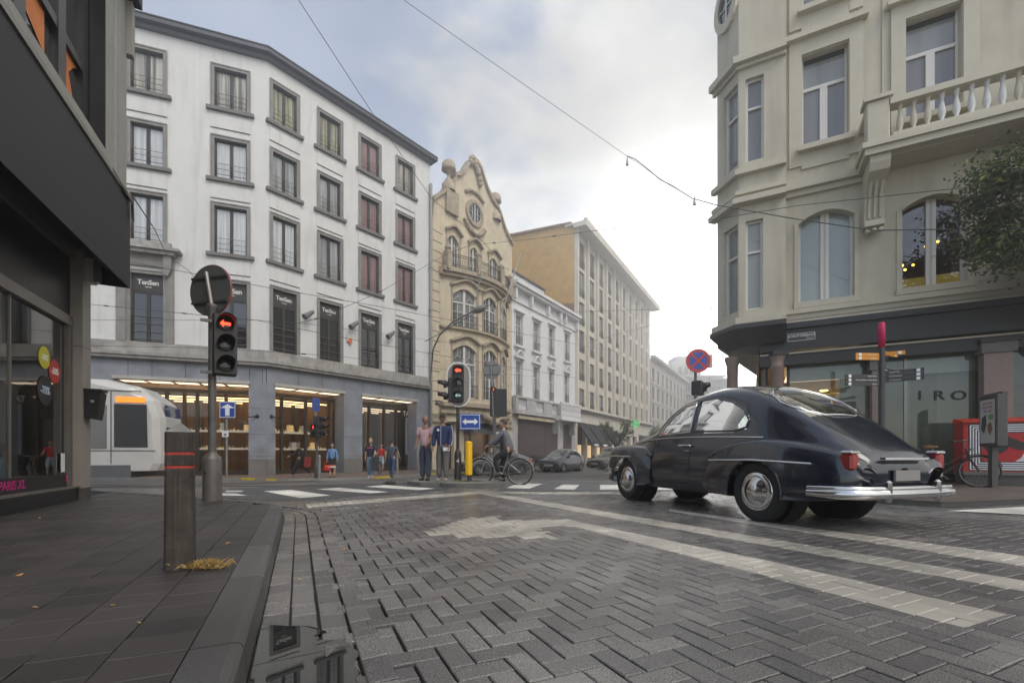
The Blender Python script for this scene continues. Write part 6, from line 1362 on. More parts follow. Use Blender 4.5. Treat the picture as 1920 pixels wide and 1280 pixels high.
q.lathe([(0, -.006), (.375, -.006), (.38, .0), (.37, .012), (0, .012)], m_sback, 40, (0, 0, 0), 'y', Ts, False); q.box(-.33, .33, -.03, -.007, .17, .20, m_poled, Ts); q.box(-.33, .33, -.03, -.007, -.17, -.20, m_poled, Ts); so_ = q.build('round_sign', T0)
q = MB(); q.lathe([(.376, .004), (.384, .004), (.384, .02), (.372, .02)], m_red, 40, (0, 0, 0), 'y', Ts); q.build('sign_rim', so_)
# wooden bollard
b = G(338, 1062, .12); T0 = thing('wooden_bollard', 'weathered square wooden bollard with two red bands and a pyramid top', 'bollard', b)
m_wood = mat('grey_wood', (.036, .029, .023), .85, var=.35, scale=9, stain=.4, bump=.6, bscale=25, fine=.2, grain=.5); m_wt = mat('wood_end', (.16, .16, .15), .8, var=.3, scale=14)
w_ = .070; zt = 1.0; rot = R(30)
def Tb(p): c_, s_ = math.cos(rot), math.sin(rot); return Vector((b.x + p[0] * c_ - p[1] * s_, b.y + p[0] * s_ + p[1] * c_, b.z + p[2]))
q = MB(); k = .012
P = lambda a: [(-a + k, -a), (a - k, -a), (a, -a + k), (a, a - k), (a - k, a), (-a + k, a), (-a, a - k), (-a, -a + k)]
zs = [(0, w_ * 1.06), (.55, w_ * 1.0), (.585, w_ * 1.0), (.60, w_ * .95), (.612, w_ * .95), (.618, w_), (.675, w_), (.681, w_ * .95), (.693, w_ * .95), (.70, w_), (.815, w_)]
vs = [(*pp, z) for z, a in zs for pp in P(a)] + [(0, 0, .875)]; n = len(zs)
fs = [(i * 8 + j, i * 8 + (j + 1) % 8, (i + 1) * 8 + (j + 1) % 8, (i + 1) * 8 + j) for i in range(n - 1) for j in range(8)]
q.add(vs, fs, m_wood, False, Tb); q.add(vs[(n - 1) * 8:], [(j, (j + 1) % 8, 8) for j in range(8)], m_wt, False, Tb); q.build('post', T0)
for z0 in (.598, .679):
    q = MB(); a = w_ * .975; vs = [(*pp, z) for z in (z0, z0 + .016) for pp in P(a)]; q.add(vs, [(j, (j + 1) % 8, 8 + (j + 1) % 8, 8 + j) for j in range(8)], mat('red_band', (.30, .025, .015), .6, var=.2, scale=20), False, Tb); q.build('red_band', T0)
# dry grass at its foot
q = MB(); m_dry = mat('dry_grass', (.32, .21, .07), .8, var=.3, scale=30)
for i in range(260):
    t = abs(random.gauss(0, .4)); a0 = Vector((b.x + .15 + random.gauss(.02, .065), b.y - .03 + random.gauss(0, .025), .122)); d = Vector((random.gauss(.02, .03), random.gauss(-.008, .02), random.uniform(.008, .06))); a1 = a0 + d; sd = Vector((-d.y, d.x, 0)).normalized() * .0016
    q.add([a0 - sd, a0 + sd, a1 + sd * .3, a0 + d * .5 + Vector((0, 0, .012)) - sd], [(0, 1, 2, 3)], m_dry)
o = q.build('dry_grass'); tag(o, 'tuft of dry yellow grass at the foot of the wooden bollard', 'grass'); o['kind'] = 'stuff'
# litter: fallen leaves and cigarette ends
for i, (px, py, l, cc) in enumerate(((37, 1077, .12, (.35, .16, .05)), (427, 1017, .12, (.45, .25, .07)), (74, 970, .12, (.40, .22, .07)), (563, 1085, -.008, (.5, .33, .12)), (646, 1028, .006, (.45, .22, .08)), (545, 973, .0, (.35, .22, .08)))):
    p = G(px, py, l + .004); q = MB(); a = random.uniform(0, 3); u = Vector((math.cos(a), math.sin(a), .05)) * .022; v = Vector((-math.sin(a), math.cos(a), .3)) * .011
    q.add([p - u, p - v, p + u + Vector((0, 0, .006)), p + v], [(0, 1, 2, 3)], mat('leaf_litter_%d' % i, cc, .7))
    tag(q.build('fallen_leaf'), ['small orange leaf far left on the dark pavement', 'small yellow leaf on the pavement right of the wooden bollard', 'pale brown leaf lying by the shop step', 'yellow leaf lying on the gutter stones', 'brown leaf on the road beside the gutter', 'withered leaf against the kerb end'][i], 'leaf', 'fallen leaves')
for i, (px, py) in enumerate(((62, 1137), (208, 1133), (258, 1165))):
    p = G(px, py, .126); q = MB(); a = random.uniform(-.6, .6); q.tube([p, p + Vector((math.cos(a), math.sin(a), 0)) * .022], .003, m_dry, 6); tag(q.build('cigarette_end'), ['cigarette end lying nearest the left picture edge', 'cigarette end left of the bollard foot', 'cigarette end nearest the camera on the dark tiles'][i], 'litter', 'cigarette ends on the pavement')
# one-way sign (arrow up) on far pavement
b = G(425, 897, .12); T0 = thing('one_way_sign', 'square blue sign with a white arrow pointing up on a thin post', 'sign', b); D_ = b.y; k = D_ / FP
z = lambda py: H - (py - HY) * k
q = MB(); q.tube([b, (b.x, b.y, z(784))], .045, m_galv, 10); q.build('post', T0)
T = FT((b.x + 3 * k, b.y - .06, z(768)), (.12, -1)); q = MB(); s_ = 14.5 * k; hh = 15.5 * k; q.box(-s_, s_, 0, .03, -hh, hh, m_blue, T, .01); sg = q.build('sign_plate', T0)
q = MB()
for a in ((-s_ * .94, s_ * .94, hh * .88, hh * .95), (-s_ * .94, s_ * .94, -hh * .95, -hh * .88), (-s_ * .94, -s_ * .88, -hh * .88, hh * .88), (s_ * .88, s_ * .94, -hh * .88, hh * .88)): q.box(a[0], a[1], -.006, 0, a[2], a[3], m_swh, T)
q.prism([(-.09, -hh * .75), (.09, -hh * .75), (.09, hh * .2), (.3, hh * .2), (0, hh * .68), (-.3, hh * .2), (-.09, hh * .2)], -.006, 0, m_swh, T); q.build('arrow', sg)
q = MB(); T = FT((b.x - 1 * k, b.y - .07, z(813)), (0, -1)); q.box(-6 * k, 6 * k, 0, .02, -6 * k, 6 * k, m_swh, T); q.box(-2 * k, 2 * k, -.004, 0, -3 * k, 0, m_sback, T); q.build('notice_plate', T0)
# pedestrian signal by the shop window
b = G(594, 896, .12); T0 = thing('pedestrian_signal', 'dark post with a red pedestrian light in front of the lit shop window', 'traffic light', b); k = b.y / FP
q = MB(); q.lathe([(4.2 * k, 0), (4.2 * k, 28 * k), (2.2 * k, 30 * k), (2.2 * k, 98 * k)], m_poled, 14, b); q.build('post', T0)
q = MB(); q.tube([b + Vector((-.05, 0, 96 * k)), b + Vector((-.05, 0, 150 * k))], .05, m_galv, 8); q.build('pole_top', T0)
T = yawT((b.x - 4 * k, b.y - .12, z(0) if False else H - (807 - HY) * k), R(20)); head(T0, T, 2, 4.4 * k, {0: ('man', m_lred)}, 12 * k, .2, .22)
T = yawT((b.x + 9 * k, b.y - .05, H - (800 - HY) * k), R(80)); head(T0, T, 3, 4.6 * k, None, 14 * k, .3, .35)
T = yawT((b.x + 1 * k, b.y - .1, H - (759 - HY) * k), R(80)); q = MB(); q.box(-.28, .28, 0, .03, -12 * k, 12 * k, m_blue, T); q.build('sign_plate', T0)
for k_, (px, py) in enumerate(((599, 897), (745, 891))):
    b = G(px, py, .12); q = MB(); kk = b.y / FP; q.tube([b, b + Vector((0, 0, 42 * kk))], .06, m_galv, 10); q.sphere(b + Vector((0, 0, 42 * kk)), .062, m_galv, 10, 5); tag(q.build('steel_post'), ['thin steel post right beside the pedestrian signal', 'thin steel post behind the man in the blue T-shirt'][k_], 'post')
# ---- island with signal, bollard sign, yellow marker
ik = Vector(); I0, I1 = G(823, 913), G(940, 912)
cI = (I0 + I1) / 2; rx = (I1 - I0).length / 2; P = []
for i in range(26): a = math.pi + math.pi * i / 25; P.append((cI.x + rx * math.cos(a), cI.y + .55 * math.sin(a) + .25))
P = [(-3.0, 13.3), (-2.75, 11.9), (-2.3, 11.45)] + P + [(cI.x + rx + .05, cI.y + 1.2), (cI.x + rx - .3, 13.3)]
slab('traffic_island', P, [], mat('island_concrete', (.17, .165, .15), .8, var=.2, scale=3, fine=.2), mat('island_kerb', (.13, .125, .115), .7, var=.3, scale=3, fine=.2), .10, .14)
def isl(px, py): return G(px, py, .101)
b = isl(858.5, 901); k = b.y / FP; z = lambda py: H - (py - HY) * k
T0 = thing('island_signal', 'traffic light with a grey oval backboard and red arrow on the island', 'traffic light', b)
q = MB(); q.lathe([(6.8 * k, 0), (6.8 * k, 50 * k), (5.8 * k, 55 * k), (3.2 * k, 59 * k), (3.1 * k, 60 * k), (3.1 * k, 140 * k)], m_poled, 20, b); q.build('pole', T0)
T = FT((b.x, b.y - 7.1 * k, z(864)), (-.05, -1)); q = MB(); text(q, '4', .16, FT((b.x + .01, b.y - 7.0 * k, z(864)), (0, -1)), m_swh, .002); q.build('number', T0)
Tz = FT((b.x + 2 * k, b.y - .08, z(721.5)), (.05, -1)); rw, rh = 22.5 * k, 42 * k
def stad(w, h, n=12): return [(w * math.cos(R(180) * i / n), (h - w) + w * math.sin(R(180) * i / n)) for i in range(n + 1)] + [(-w * math.cos(R(180) * i / n), -(h - w) - w * math.sin(R(180) * i / n)) for i in range(n + 1)]
q = MB(); q.prism(stad(rw, rh), -.0, .03, mat('backboard_rim', (.66, .65, .62), .4), Tz); q.prism(stad(rw * .88, rh * .935), -.006, .0, mat('backboard_grey', (.24, .22, .20), .5), Tz); q.build('backboard', T0)
T = FT((b.x + 2 * k, b.y - .2, z(720)), (.05, -1)); head(T0, T, 3, 8 * k, {0: ('arrow', m_lred), 2: ('arrow', m_lgr)}, 20.5 * k, .12, .1)
T = yawT((b.x - 18 * k, b.y, z(732)), R(-82)); q = MB(); head(T0, T, 2, 7.5 * k, None, .3, .14, .28)
b = isl(882, 902); k = b.y / FP; z = lambda py: H - (py - HY) * k
T0 = thing('two_way_sign', 'blue sign with a white double-headed arrow above the yellow marker post', 'sign', b)
q = MB(); q.tube([b, (b.x, b.y, z(800))], 2.6 * k, m_poled, 12); q.build('post', T0)
T = FT((b.x, b.y - .06, z(790.5)), (0, -1)); s_, hh = 19.5 * k, 15 * k; q = MB(); q.prism([(x * s_, y_ * hh) for x, y_ in ((-1, -.85), (-.9, -1), (.9, -1), (1, -.85), (1, .85), (.9, 1), (-.9, 1), (-1, .85))], 0, .025, m_blue, T); sg = q.build('sign_plate', T0)
q = MB()
for a in ((-.92, .92, .82, .89), (-.92, .92, -.89, -.82), (-.92, -.87, -.82, .82), (.87, .92, -.82, .82)): q.box(a[0] * s_, a[1] * s_, -.005, 0, a[2] * hh, a[3] * hh, m_swh, T)
q.prism([(-.76 * s_, 0), (-.4 * s_, .42 * hh), (-.4 * s_, .16 * hh), (.4 * s_, .16 * hh), (.4 * s_, .42 * hh), (.76 * s_, 0), (.4 * s_, -.42 * hh), (.4 * s_, -.16 * hh), (-.4 * s_, -.16 * hh), (-.4 * s_, -.42 * hh)], -.005, 0, m_swh, T); q.build('double_arrow', sg)
b = isl(879.5, 902) - Vector((0, .1, 0)); T0 = thing('marker_post', 'bright yellow marker post on the traffic island', 'bollard', b)
q = MB(); q.lathe([(3 * k, 0), (3 * k, 14 * k)], m_poled, 12, b); q.build('foot', T0); q = MB(); m_y2 = mat('marker_yellow', (.80, .46, .0), .45, var=.05); n = 16
q.lathe([(6.7 * k, 12.5 * k), (6.7 * k, 71 * k), (6.9 * k, 71.5 * k), (6.6 * k, 73 * k), (3 * k, 75 * k), (0, 75.5 * k)], m_y2, 8, b, 'z', None, False); q.build('sleeve', T0)
# grass at the feet of the posts
q = MB()
for i in range(420):
    c = isl(random.choice((862, 872, 884, 895)), 902); a0 = Vector((c.x + random.gauss(0, .09), c.y + random.gauss(-.05, .05), c.z)); d = Vector((random.gauss(0, .03), random.gauss(0, .03), random.uniform(.01, .06))); sd = Vector((.004, 0, 0)); q.add([a0 - sd, a0 + sd, a0 + d], [(0, 1, 2)], random.choice((m_dry, LEAF[1], LEAF[0])))
o = q.build('weeds'); tag(o, 'sparse dry weeds growing round the posts on the island', 'weeds'); o['kind'] = 'stuff'
# loose stone on the road
b = G(732, 907); q = MB(); q.sphere((b.x, b.y, b.z + .03), (.16, .1, .06), mat('rubber_lump', (.05, .045, .04), .9, var=.3, scale=20), 10, 6); q.box(b.x - .2, b.x + .1, b.y - .08, b.y + .08, b.z, b.z + .035, MATS['rubber_lump']); tag(q.build('road_stud'), 'dark worn lump lying on the road before the men', 'debris')
# post behind the island: round sign back and signal seen from behind
b = G(927, 895, .0); k = b.y / FP; z = lambda py: H - (py - HY) * k
T0 = thing('rear_signal', 'grey post with round sign back and signal back, behind the cyclist', 'traffic light', b)
q = MB(); q.lathe([(7 * k, 0), (7 * k, 30 * k), (3.2 * k, 34 * k), (3.2 * k, 115 * k)], m_pole, 16, b); q.tube([b + Vector((-2 * k, 0, 112 * k)), b + Vector((-6 * k, 0, 215 * k))], 1.3 * k, m_galv, 8); q.build('pole', T0)
T = FT((b.x - 5 * k, b.y + .05, z(693)), (-.15, -1)); q = MB(); q.lathe([(0, -.006), (16 * k, -.006), (16.3 * k, 0), (16 * k, .02), (0, .02)], mat('sign_back_light', (.25, .25, .24), .5, .3), 32, (0, 0, 0), 'y', T, False); q.box(-14 * k, 14 * k, -.03, -.007, 8 * k, 9.5 * k, m_pole, T); q.box(-14 * k, 14 * k, -.03, -.007, -9.5 * k, -8 * k, m_pole, T); o = q.build('round_sign', T0)
q = MB(); q.lathe([(16.1 * k, .01), (16.8 * k, .01), (16.6 * k, .03)], m_red, 32, (0, 0, 0), 'y', T); q.build('sign_rim', o)
T = FT((b.x + 7.5 * k, b.y + .1, z(754)), (.1, -1)); q = MB(); q.box(-16 * k, 16 * k, 0, .12, -26 * k, 26 * k, m_hs, T, .02); q.build('signal_housing', T0)
T = yawT((b.x - 1 * k, b.y - .3, z(731)), R(-10)); lens(T0, T, 0, 0, 4.5 * k, 'man', .1, mat('dim_red', (.5, .06, .02), .4, emit=(1, .12, .03), estr=.5))
# no-stopping sign at the right-hand corner
b = GX(1304, 11.4, .09); k = b.y / FP; z = lambda py: H - (py - HY) * k
T0 = thing('no_stopping_sign', 'tall post with a round red and blue no stopping sign beside the pale building', 'sign', b)
q = MB(); q.tube([b, (b.x, b.y, z(690))], 2.6 * k, m_pole, 12); q.build('post', T0)
T = FT((b.x + 3 * k, b.y - .07, z(677)), (-.12, -1)); q = MB(); q.lathe([(0, -.004), (16.6 * k, -.004), (16.6 * k, .01)], m_blue, 36, (0, 0, 0), 'y', T, False); q.lathe([(16.5 * k, -.007), (22 * k, -.007), (22.3 * k, 0), (22 * k, .02), (0, .021)], m_redl if False else mat('sign_red', (.42, .03, .02), .4), 36, (0, 0, 0), 'y', T, False)
for a in (45, -45): c_, s_ = math.cos(R(a)), math.sin(R(a)); q.prism([(17 * k * c_ - 1.9 * k * s_, 17 * k * s_ + 1.9 * k * c_), (-17 * k * c_ - 1.9 * k * s_, -17 * k * s_ + 1.9 * k * c_), (-17 * k * c_ + 1.9 * k * s_, -17 * k * s_ - 1.9 * k * c_), (17 * k * c_ + 1.9 * k * s_, 17 * k * s_ - 1.9 * k * c_)], -.009 - (a > 0) * .001, -.005, MATS['sign_red'], T)
q.build('sign_plate', T0)
T = yawT((b.x + 14 * k, b.y, z(727)), R(55)); head(T0, T, 1, 9 * k, None, 22 * k, .25, .16)
q = MB(); q.box(b.x + 25 * k, b.x + 31 * k, b.y - .05, b.y + .05, z(689), z(665), m_galv); q.box(b.x, b.x + 28 * k, b.y - .01, b.y + .01, z(687), z(685), m_galv); q.build('junction_box', T0)
q = MB(); q.box(b.x - 7 * k, b.x + 7 * k, b.y - .09, b.y - .07, z(792), z(774), m_swh); q.box(b.x - 5 * k, b.x + 5 * k, b.y - .094, b.y - .09, z(785), z(783), m_sback); q.build('notice_plate', T0)
# finger post with orange and grey arms
b = GX(1653, 9.8, .09); k = b.y / FP; z = lambda py: H - (py - HY) * k
T0 = thing('finger_post', 'finger post with a pink top, orange and dark grey direction arms', 'signpost', b)
q = MB(); q.lathe([(5.0 * k, 0), (5.0 * k, z(652) - b.z)], m_poled, 16, b); q.build('post', T0)
q = MB(); q.lathe([(0, z(652) - b.z), (5.6 * k, z(652) - b.z), (5.6 * k, z(608) - b.z), (4.6 * k, z(605) - b.z), (0, z(605) - b.z)], mat('pink_top', (.52, .01, .09), .35, var=.03), 18, b); q.build('post_cap', T0)
m_oa = mat('orange_arm', (.62, .25, .015), .45); m_ga = mat('grey_arm', (.035, .035, .036), .45)
def arm(y0, y1, L_, yaw, m, txt, arrow=True, left=False):
    """arm running from the post along direction yaw"""
    h = (y1 - y0) * k; zc = z((y0 + y1) / 2); d = Vector((math.cos(yaw), math.sin(yaw), 0)); n = Vector((d.y, -d.x, 0)) if not left else Vector((-d.y, d.x, 0))
    x = d if not left else -d; o = Vector((b.x, b.y, zc)) + d * (5.5 * k + L_ / 2); T = lambda p: o + x * p[0] - n * p[1] + Vector((0, 0, p[2]))
    q = MB(); q.box(-L_ / 2, L_ / 2, -.012, .012, -h / 2, h / 2, m, T); a = q.build('arm', T0); t = MB(); text(t, txt, h * .5, lambda p: T((p[0] + (L_ * .5 - .06) * (1 if left else -1), p[1] - .013, p[2])), m_swh, .001, 1, align='RIGHT' if left else 'LEFT'); ex = L_ / 2 - .09
    ex = -ex if left else ex; t.box(ex - .03, ex + .03, -.016, -.012, -.03, .03, m_swh, T); t.build('lettering', a)
arm(662, 668.2, .52, R(183), m_oa, 'Grote Markt', left=True); arm(668.8, 675, .52, R(183), m_oa, 'Stadhuis', left=True)
arm(657, 664, .62, R(28), m_oa, 'Centraal'); arm(660.5, 667.5, .33, R(-30), m_oa, ''); 
for i, (y0, tx) in enumerate(((702, 'Grote Markt'), (709.3, 'Museum Mayer van den Bergh'), (716.6, 'Opera'))): arm(y0, y0 + 6.6, .75, R(183), m_ga, tx, left=True)
for i, (y0, tx) in enumerate(((696, 'Rubenshuis'), (703.3, 'Stadsfeestzaal'), (710.6, 'Theaterplein'))): arm(y0, y0 + 6.6, .62, R(-38), m_ga, tx)
arm(688, 695, .9, R(32), m_ga, 'Stadspark')
# advertising totem
b = G(1862, 914, .09); k = b.y / FP; T0 = thing('advertising_totem', 'narrow grey totem with a pale poster standing before the red cabinet', 'display', b)
m_tt = mat('totem_grey', (.075, .072, .068), .5, var=.08)
T = yawT((b.x, b.y, 0), R(-110)); q = MB(); q.box(-.07, .07, -.05, .05, b.z, 1.1, m_tt, T); q.build('post', T0)
q = MB(); q.box(-.30, .30, -.09, .09, .98, 2.08, m_tt, T, .015); q.box(-.30, .30, .0, .09, 2.06, 2.12, m_tt, T); hd = q.build('case', T0)
q = MB(); q.box(-.24, .24, -.098, -.092, 1.05, 1.98, mat('poster_white', (.50, .51, .49), .5, var=.08, scale=6), T); mrd = mat('print_red', (.30, .03, .06), .6)
for i, tx in enumerate(('GASTOEN', 'VAKANTIE', 'TIPS VOL')): text(q, tx, .075, lambda p, i=i: T((p[0], p[1] - .099, p[2] + 1.9 - i * .085)), mrd, .001)
q.box(.05, .2, -.101, -.099, 1.55, 1.66, mat('print_green', (.15, .35, .06), .6), T)
q.prism([(-.18, 1.6), (-.04, 1.66), (-.02, 1.45), (-.1, 1.25), (-.2, 1.35)], -.102, -.099, mat('print_dark', (.06, .06, .07), .6), T); q.prism([(.02, 1.45), (.12, 1.5), (.18, 1.35), (.1, 1.22), (.03, 1.3)], -.102, -.099, mat('print_brown', (.22, .12, .07), .6), T); q.build('poster', hd)
# red street cabinet
b = G(1806, 909, .09); dirx = Vector((.89, -.456)); m_cr = mat('cabinet_red', (.42, .018, .012), .4, var=.06); m_ph = mat('plinth_grey', (.07, .068, .062), .8, var=.2)
cb_ = thing('street_cabinet', 'red utility cabinet painted with black and white frames and walking legs', 'cabinet', b)
n_ = Vector((dirx.y, -dirx.x)); T = FT(b, (n_.x, n_.y)); Lc, dc = 1.75, .55
q = MB(); q.box(0.03, Lc, .03, dc, 0, .24, m_ph, T); q.box(0, Lc, 0, dc, .24, .32, mat('cabinet_foot', (.12, .12, .11), .6), T); q.build('plinth', cb_)
q = MB(); q.box(0, Lc, 0, dc, .32, 1.46, m_cr, T); q.add([T(v) for v in ((-.03, -.05, 1.46), (Lc + .03, -.05, 1.46), (Lc + .03, dc + .05, 1.46), (-.03, dc + .05, 1.46), (-.03, -.05, 1.50), (Lc + .03, -.05, 1.50), (Lc, dc, 1.58), (0, dc, 1.58))], [(0, 3, 2, 1), (4, 5, 6, 7), (0, 1, 5, 4), (1, 2, 6, 5), (2, 3, 7, 6), (3, 0, 4, 7)], mat('cabinet_lid', (.62, .04, .015), .4)); q.build('body', cb_)
q = MB(); x0, x1, z0, z1 = .09, Lc - .06, .34, 1.42
for i in range(9):
    o = i * .024; q.box(x0 + o, x1 - o, -.003 - i * .0012, -.0018 - i * .0012, z0 + o, z1 - o, m_swh if i % 2 else m_blk2, T)
o = .216; q.box(x0 + o, x1 - o, -.0158, -.014, z0 + o, z1 - o, mat('mural_red', (.40, .008, .008), .5, var=.03), T)
hair = [(.55 + .24 * math.cos(a), 1.0 + .27 * math.sin(a)) for a in [R(i * 18) for i in range(20)]]; q.prism(hair, -.018, -.0165, m_blk2, T)
body_ = [(.6, 1.0), (.9, .82), (1.25, .8), (1.4, .88), (1.42, .98), (1.3, 1.03), (1.0, .98), (.75, 1.12)]; 
from mathutils.geometry import tessellate_polygon
def flat(poly, y, m): q.add([T((a, y, c)) for a, c in poly], [tuple(t) for t in tessellate_polygon([[Vector((a, c, 0)) for a, c in poly]])], m)
flat(body_, -.0195, m_blk2); mlg = mat('mural_white', (.6, .6, .6), .5)
flat([(1.05, .84), (1.13, .84), (1.02, .62), (1.0, .56), (.86, .56), (.95, .63)], -.0205, mlg); flat([(1.22, .84), (1.32, .8), (1.44, .68), (1.52, .62), (1.46, .56), (1.4, .56), (1.4, .66)], -.0206, mlg)
flat([(1.1, 1.16), (1.44, 1.19), (1.47, 1.30), (1.5, 1.22), (1.48, 1.14), (1.1, 1.10)], -.0207, mlg); q.build('mural', cb_)
q = MB(); q.box(.52, .60, -.05, -.02, .9, 1.25, m_blk2, T); q.box(.44, .47, -.035, -.02, .88, .98, m_swh, T); q.build('lock', cb_)
# ------------------------------------------------------------------ STREET LAMP AND FLAGPOLES
T0 = thing('street_lamp', 'curved street lamp arm reaching out before the beige gabled house', 'street lamp', W2.T((W2.S(803), .3, PAV)))
D_ = 24.0; q = MB(); pts = [W(801, 890, 31.6), W(803, 720, 31.4)]; L_ = [W(808, 700, 31), W(812, 655, 30), W(824, 628, 28.5), (W(848, 604, 27)), W(887, 583, 26)]
q.tube([W2.T((W2.S(803), .3, PAV)), L_[0]], .07, m_galv, 8); q.tube(L_, .055, m_galv, 8); q.build('pole', T0)
q = MB(); a, c_ = W(885, 584, 26), W(911, 576, 25.4); u = (c_ - a); q.tube([a, a + u * .2, a + u * .5, a + u * .85, c_], [.06, .16, .22, .16, .05], mat('lamp_head_grey', (.22, .21, .19), .4), 12); q.build('lamp_head', T0)
for i, (p0, p1) in enumerate((((893, 560), (903, 508)), ((929, 625), (975, 478)))):
    q = MB(); D_ = 33 + i * 3; a, c_ = W(p0[0], p0[1], D_), W(p1[0], p1[1], D_ - 1.5); q.tube([a, c_], .05, mat('flagpole_white', (.6, .6, .58), .4), 8); q.sphere(c_, .09, MATS['flagpole_white'], 8, 5); tag(q.build('flagpole'), ['bare white flagpole over the middle balcony of the gabled house', 'bare white flagpole between the gabled and the white stucco house'][i], 'flagpole')
# ------------------------------------------------------------------ OVERHEAD WIRES
m_wire = mat('wire_dark', (.06, .06, .06), .5)
def wire(label, pts, r=.012, sag=.0, ins=None):
    P = [W(*p) for p in pts]; Q = []
    for i in range(len(P) - 1):
        for k in range(10): t = k / 10; p = P[i].lerp(P[i + 1], t); p.z -= sag * 4 * t * (1 - t); Q.append(p)
    Q.append(P[-1]); q = MB(); q.tube(Q, r, m_wire, 5)
    for px in (ins or []):
        i = min(range(len(Q)), key=lambda i: abs(CX + Q[i].x / Q[i].y * FP - px)); a, c_ = Q[max(0, i - 1)], Q[min(len(Q) - 1, i + 1)]; u = (c_ - a).normalized(); rr = .028 * Q[i].y / 18; q.tube([Q[i] - u * rr * 4, Q[i] - u * rr * 2, Q[i] + u * rr * 2, Q[i] + u * rr * 4], [rr * .3, rr, rr, rr * .3], m_wire, 6)
    tag(q.build('overhead_wire'), label, 'wire', 'overhead tram wires')
wire('wire rising steeply in front of the white building to the top edge', [(553, -10, 14), (700, 215, 18), (810, 373, 22), (905, 452, 25), (920, 470, 26)], .012)
wire('long thin wire crossing the open sky from the top centre', [(745, -8, 12), (960, 143, 14), (1176, 293, 16), (1345, 408, 15)], .007)
wire('wavy cable with two hanging plugs against the bright sky', [(1176, 293, 15), (1190, 298, 14.8), (1216, 318, 14.5), (1238, 337, 14.3), (1262, 349, 14), (1298, 372, 13.6), (1345, 385, 13), (1500, 412, 12), (1640, 432, 11), (1920, 428, 9.5)], .014)
for (px, py, D_) in ((1176, 304, 15), (1302, 378, 13.6)):
    q = MB(); p = W(px, py, D_); q.tube([p + Vector((0, 0, .18)), p + Vector((0, 0, .02)), p - Vector((0, 0, .1))], [.01, .03, .05], m_galv, 8); tag(q.build('hanging_plug'), 'grey cable plug hanging in the sky, ' + ('upper left of the two' if px < 1200 else 'nearer to the pale building'), 'plug')
wire('wire running from the gabled house across the sky to the pale building', [(900, 458, 26), (1000, 448, 22), (1110, 433, 18), (1335, 412, 13.3), (1500, 385, 12.2), (1920, 340, 9.5)], .010, ins=[925, 1040])
wire('lower wire slanting up to the pale corner building', [(1166, 497, 24), (1262, 462, 18), (1342, 432, 13.3)], .009, ins=[1262])
wire('upper tram wire along the white building front', [(165, 570, 17), (330, 586, 17.5), (505, 541, 18) if False else (480, 600, 18), (680, 640, 20), (860, 672, 23), (1080, 708, 30)], .011, ins=[198, 350])
wire('tram wire passing before the shop name windows', [(240, 490, 17), (480, 535, 18), (713, 575, 20), (835, 598, 23), (960, 622, 27), (1170, 662, 40)], .012, ins=[])
wire('tram wire over the first floor windows', [(165, 600, 17), (480, 641, 18) if False else (480, 600, 17.9), (585, 608, 19), (800, 637, 23), (960, 655, 28)], .008)
wire('span wire slanting up from the left over the shop name windows', [(530, 612, 19), (600, 596, 19.5), (713, 547, 21), (840, 475, 25), (905, 452, 25)], .012, ins=[716, 592])
wire('short wire from the left shop corner to the white facade', [(245, 362, 8), (290, 430, 15), (312, 478, 20.5)], .014, ins=[256, 284])
wire('bracket wire from the stone bay', [(312, 478, 20.5), (355, 508, 20), (392, 560, 19), (430, 592, 18)], .012)
wire('low wire over the beige ground floor', [(165, 648, 17), (390, 652, 17.5), (640, 668, 19), (830, 692, 23), (1000, 705, 30)], .008, ins=[578])
wire('distant tram wire in the misty street, upper', [(1040, 586, 40), (1160, 582, 30), (1335, 577, 16)], .012, ins=[1262, 1330])
wire('distant tram wire in the misty street, lower', [(1100, 642, 45), (1264, 598, 28), (1340, 580, 15)], .012, ins=[1264])
wire('steep cable from the lamp arm towards the gabled house cornice', [(797, 640, 30), (830, 622, 27), (870, 598, 26), (940, 560, 26)], .02)
q = MB(); zc_ = F0.T((.2, .5, 4.9)); pts = [F0.T((-.5, .49, 4.93)), F0.T((0, .52, 4.86)), F0.T((.22, .54, 4.80)), F0.T((.3, .52, 4.55))]
for i in range(4): q.tube([p + Vector((random.uniform(-.02, .02), 0, random.uniform(-.04, .04))) for p in pts], .012, m_alum, 6)
tag(q.build('cable_bundle'), 'bundle of grey cables hanging at the end of the dark fascia', 'cables')
# foreground tree on the right
tree('pavement_tree', 'leafy green tree reaching in from the right before the pale building', (12.5, 9.3, .09), 7.6, (11.7, 9.2, 5.75), (2.2, 1.6, 2.05), 40000, .125, LEAF, 11, limbs=15, trunk_r=.14, clumps=130)
# ------------------------------------------------------------------ VEHICLES
def catmull(P, t):
    n = len(P); k = min(n - 2, int(t)); f = t - k
    p0, p1, p2, p3 = P[max(0, k - 1)], P[k], P[k + 1], P[min(n - 1, k + 2)]
    return .5 * ((2 * p1) + (-p0 + p2) * f + (2 * p0 - 5 * p1 + 4 * p2 - p3) * f * f + (-p0 + 3 * p1 - 3 * p2 + p3) * f ** 3)
m_tyre = mat('tyre_rubber', (.018, .018, .018), .75, var=.2); m_chr = mat('chrome', (.62, .62, .62), .10, 1.0, var=.02); m_alloy = mat('alloy', (.35, .35, .36), .3, .8, var=.05)
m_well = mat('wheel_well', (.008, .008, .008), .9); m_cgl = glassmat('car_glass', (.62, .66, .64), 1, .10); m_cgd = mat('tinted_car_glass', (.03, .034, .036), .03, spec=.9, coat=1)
m_tail = mat('tail_lamp_red', (.26, .01, .008), .15, spec=.8); m_head = mat('head_lamp', (.55, .56, .55), .12, spec=.9, coat=1); m_plate = mat('number_plate', (.60, .58, .56), .5); m_seat = mat('car_seat', (.05, .045, .04), .8)
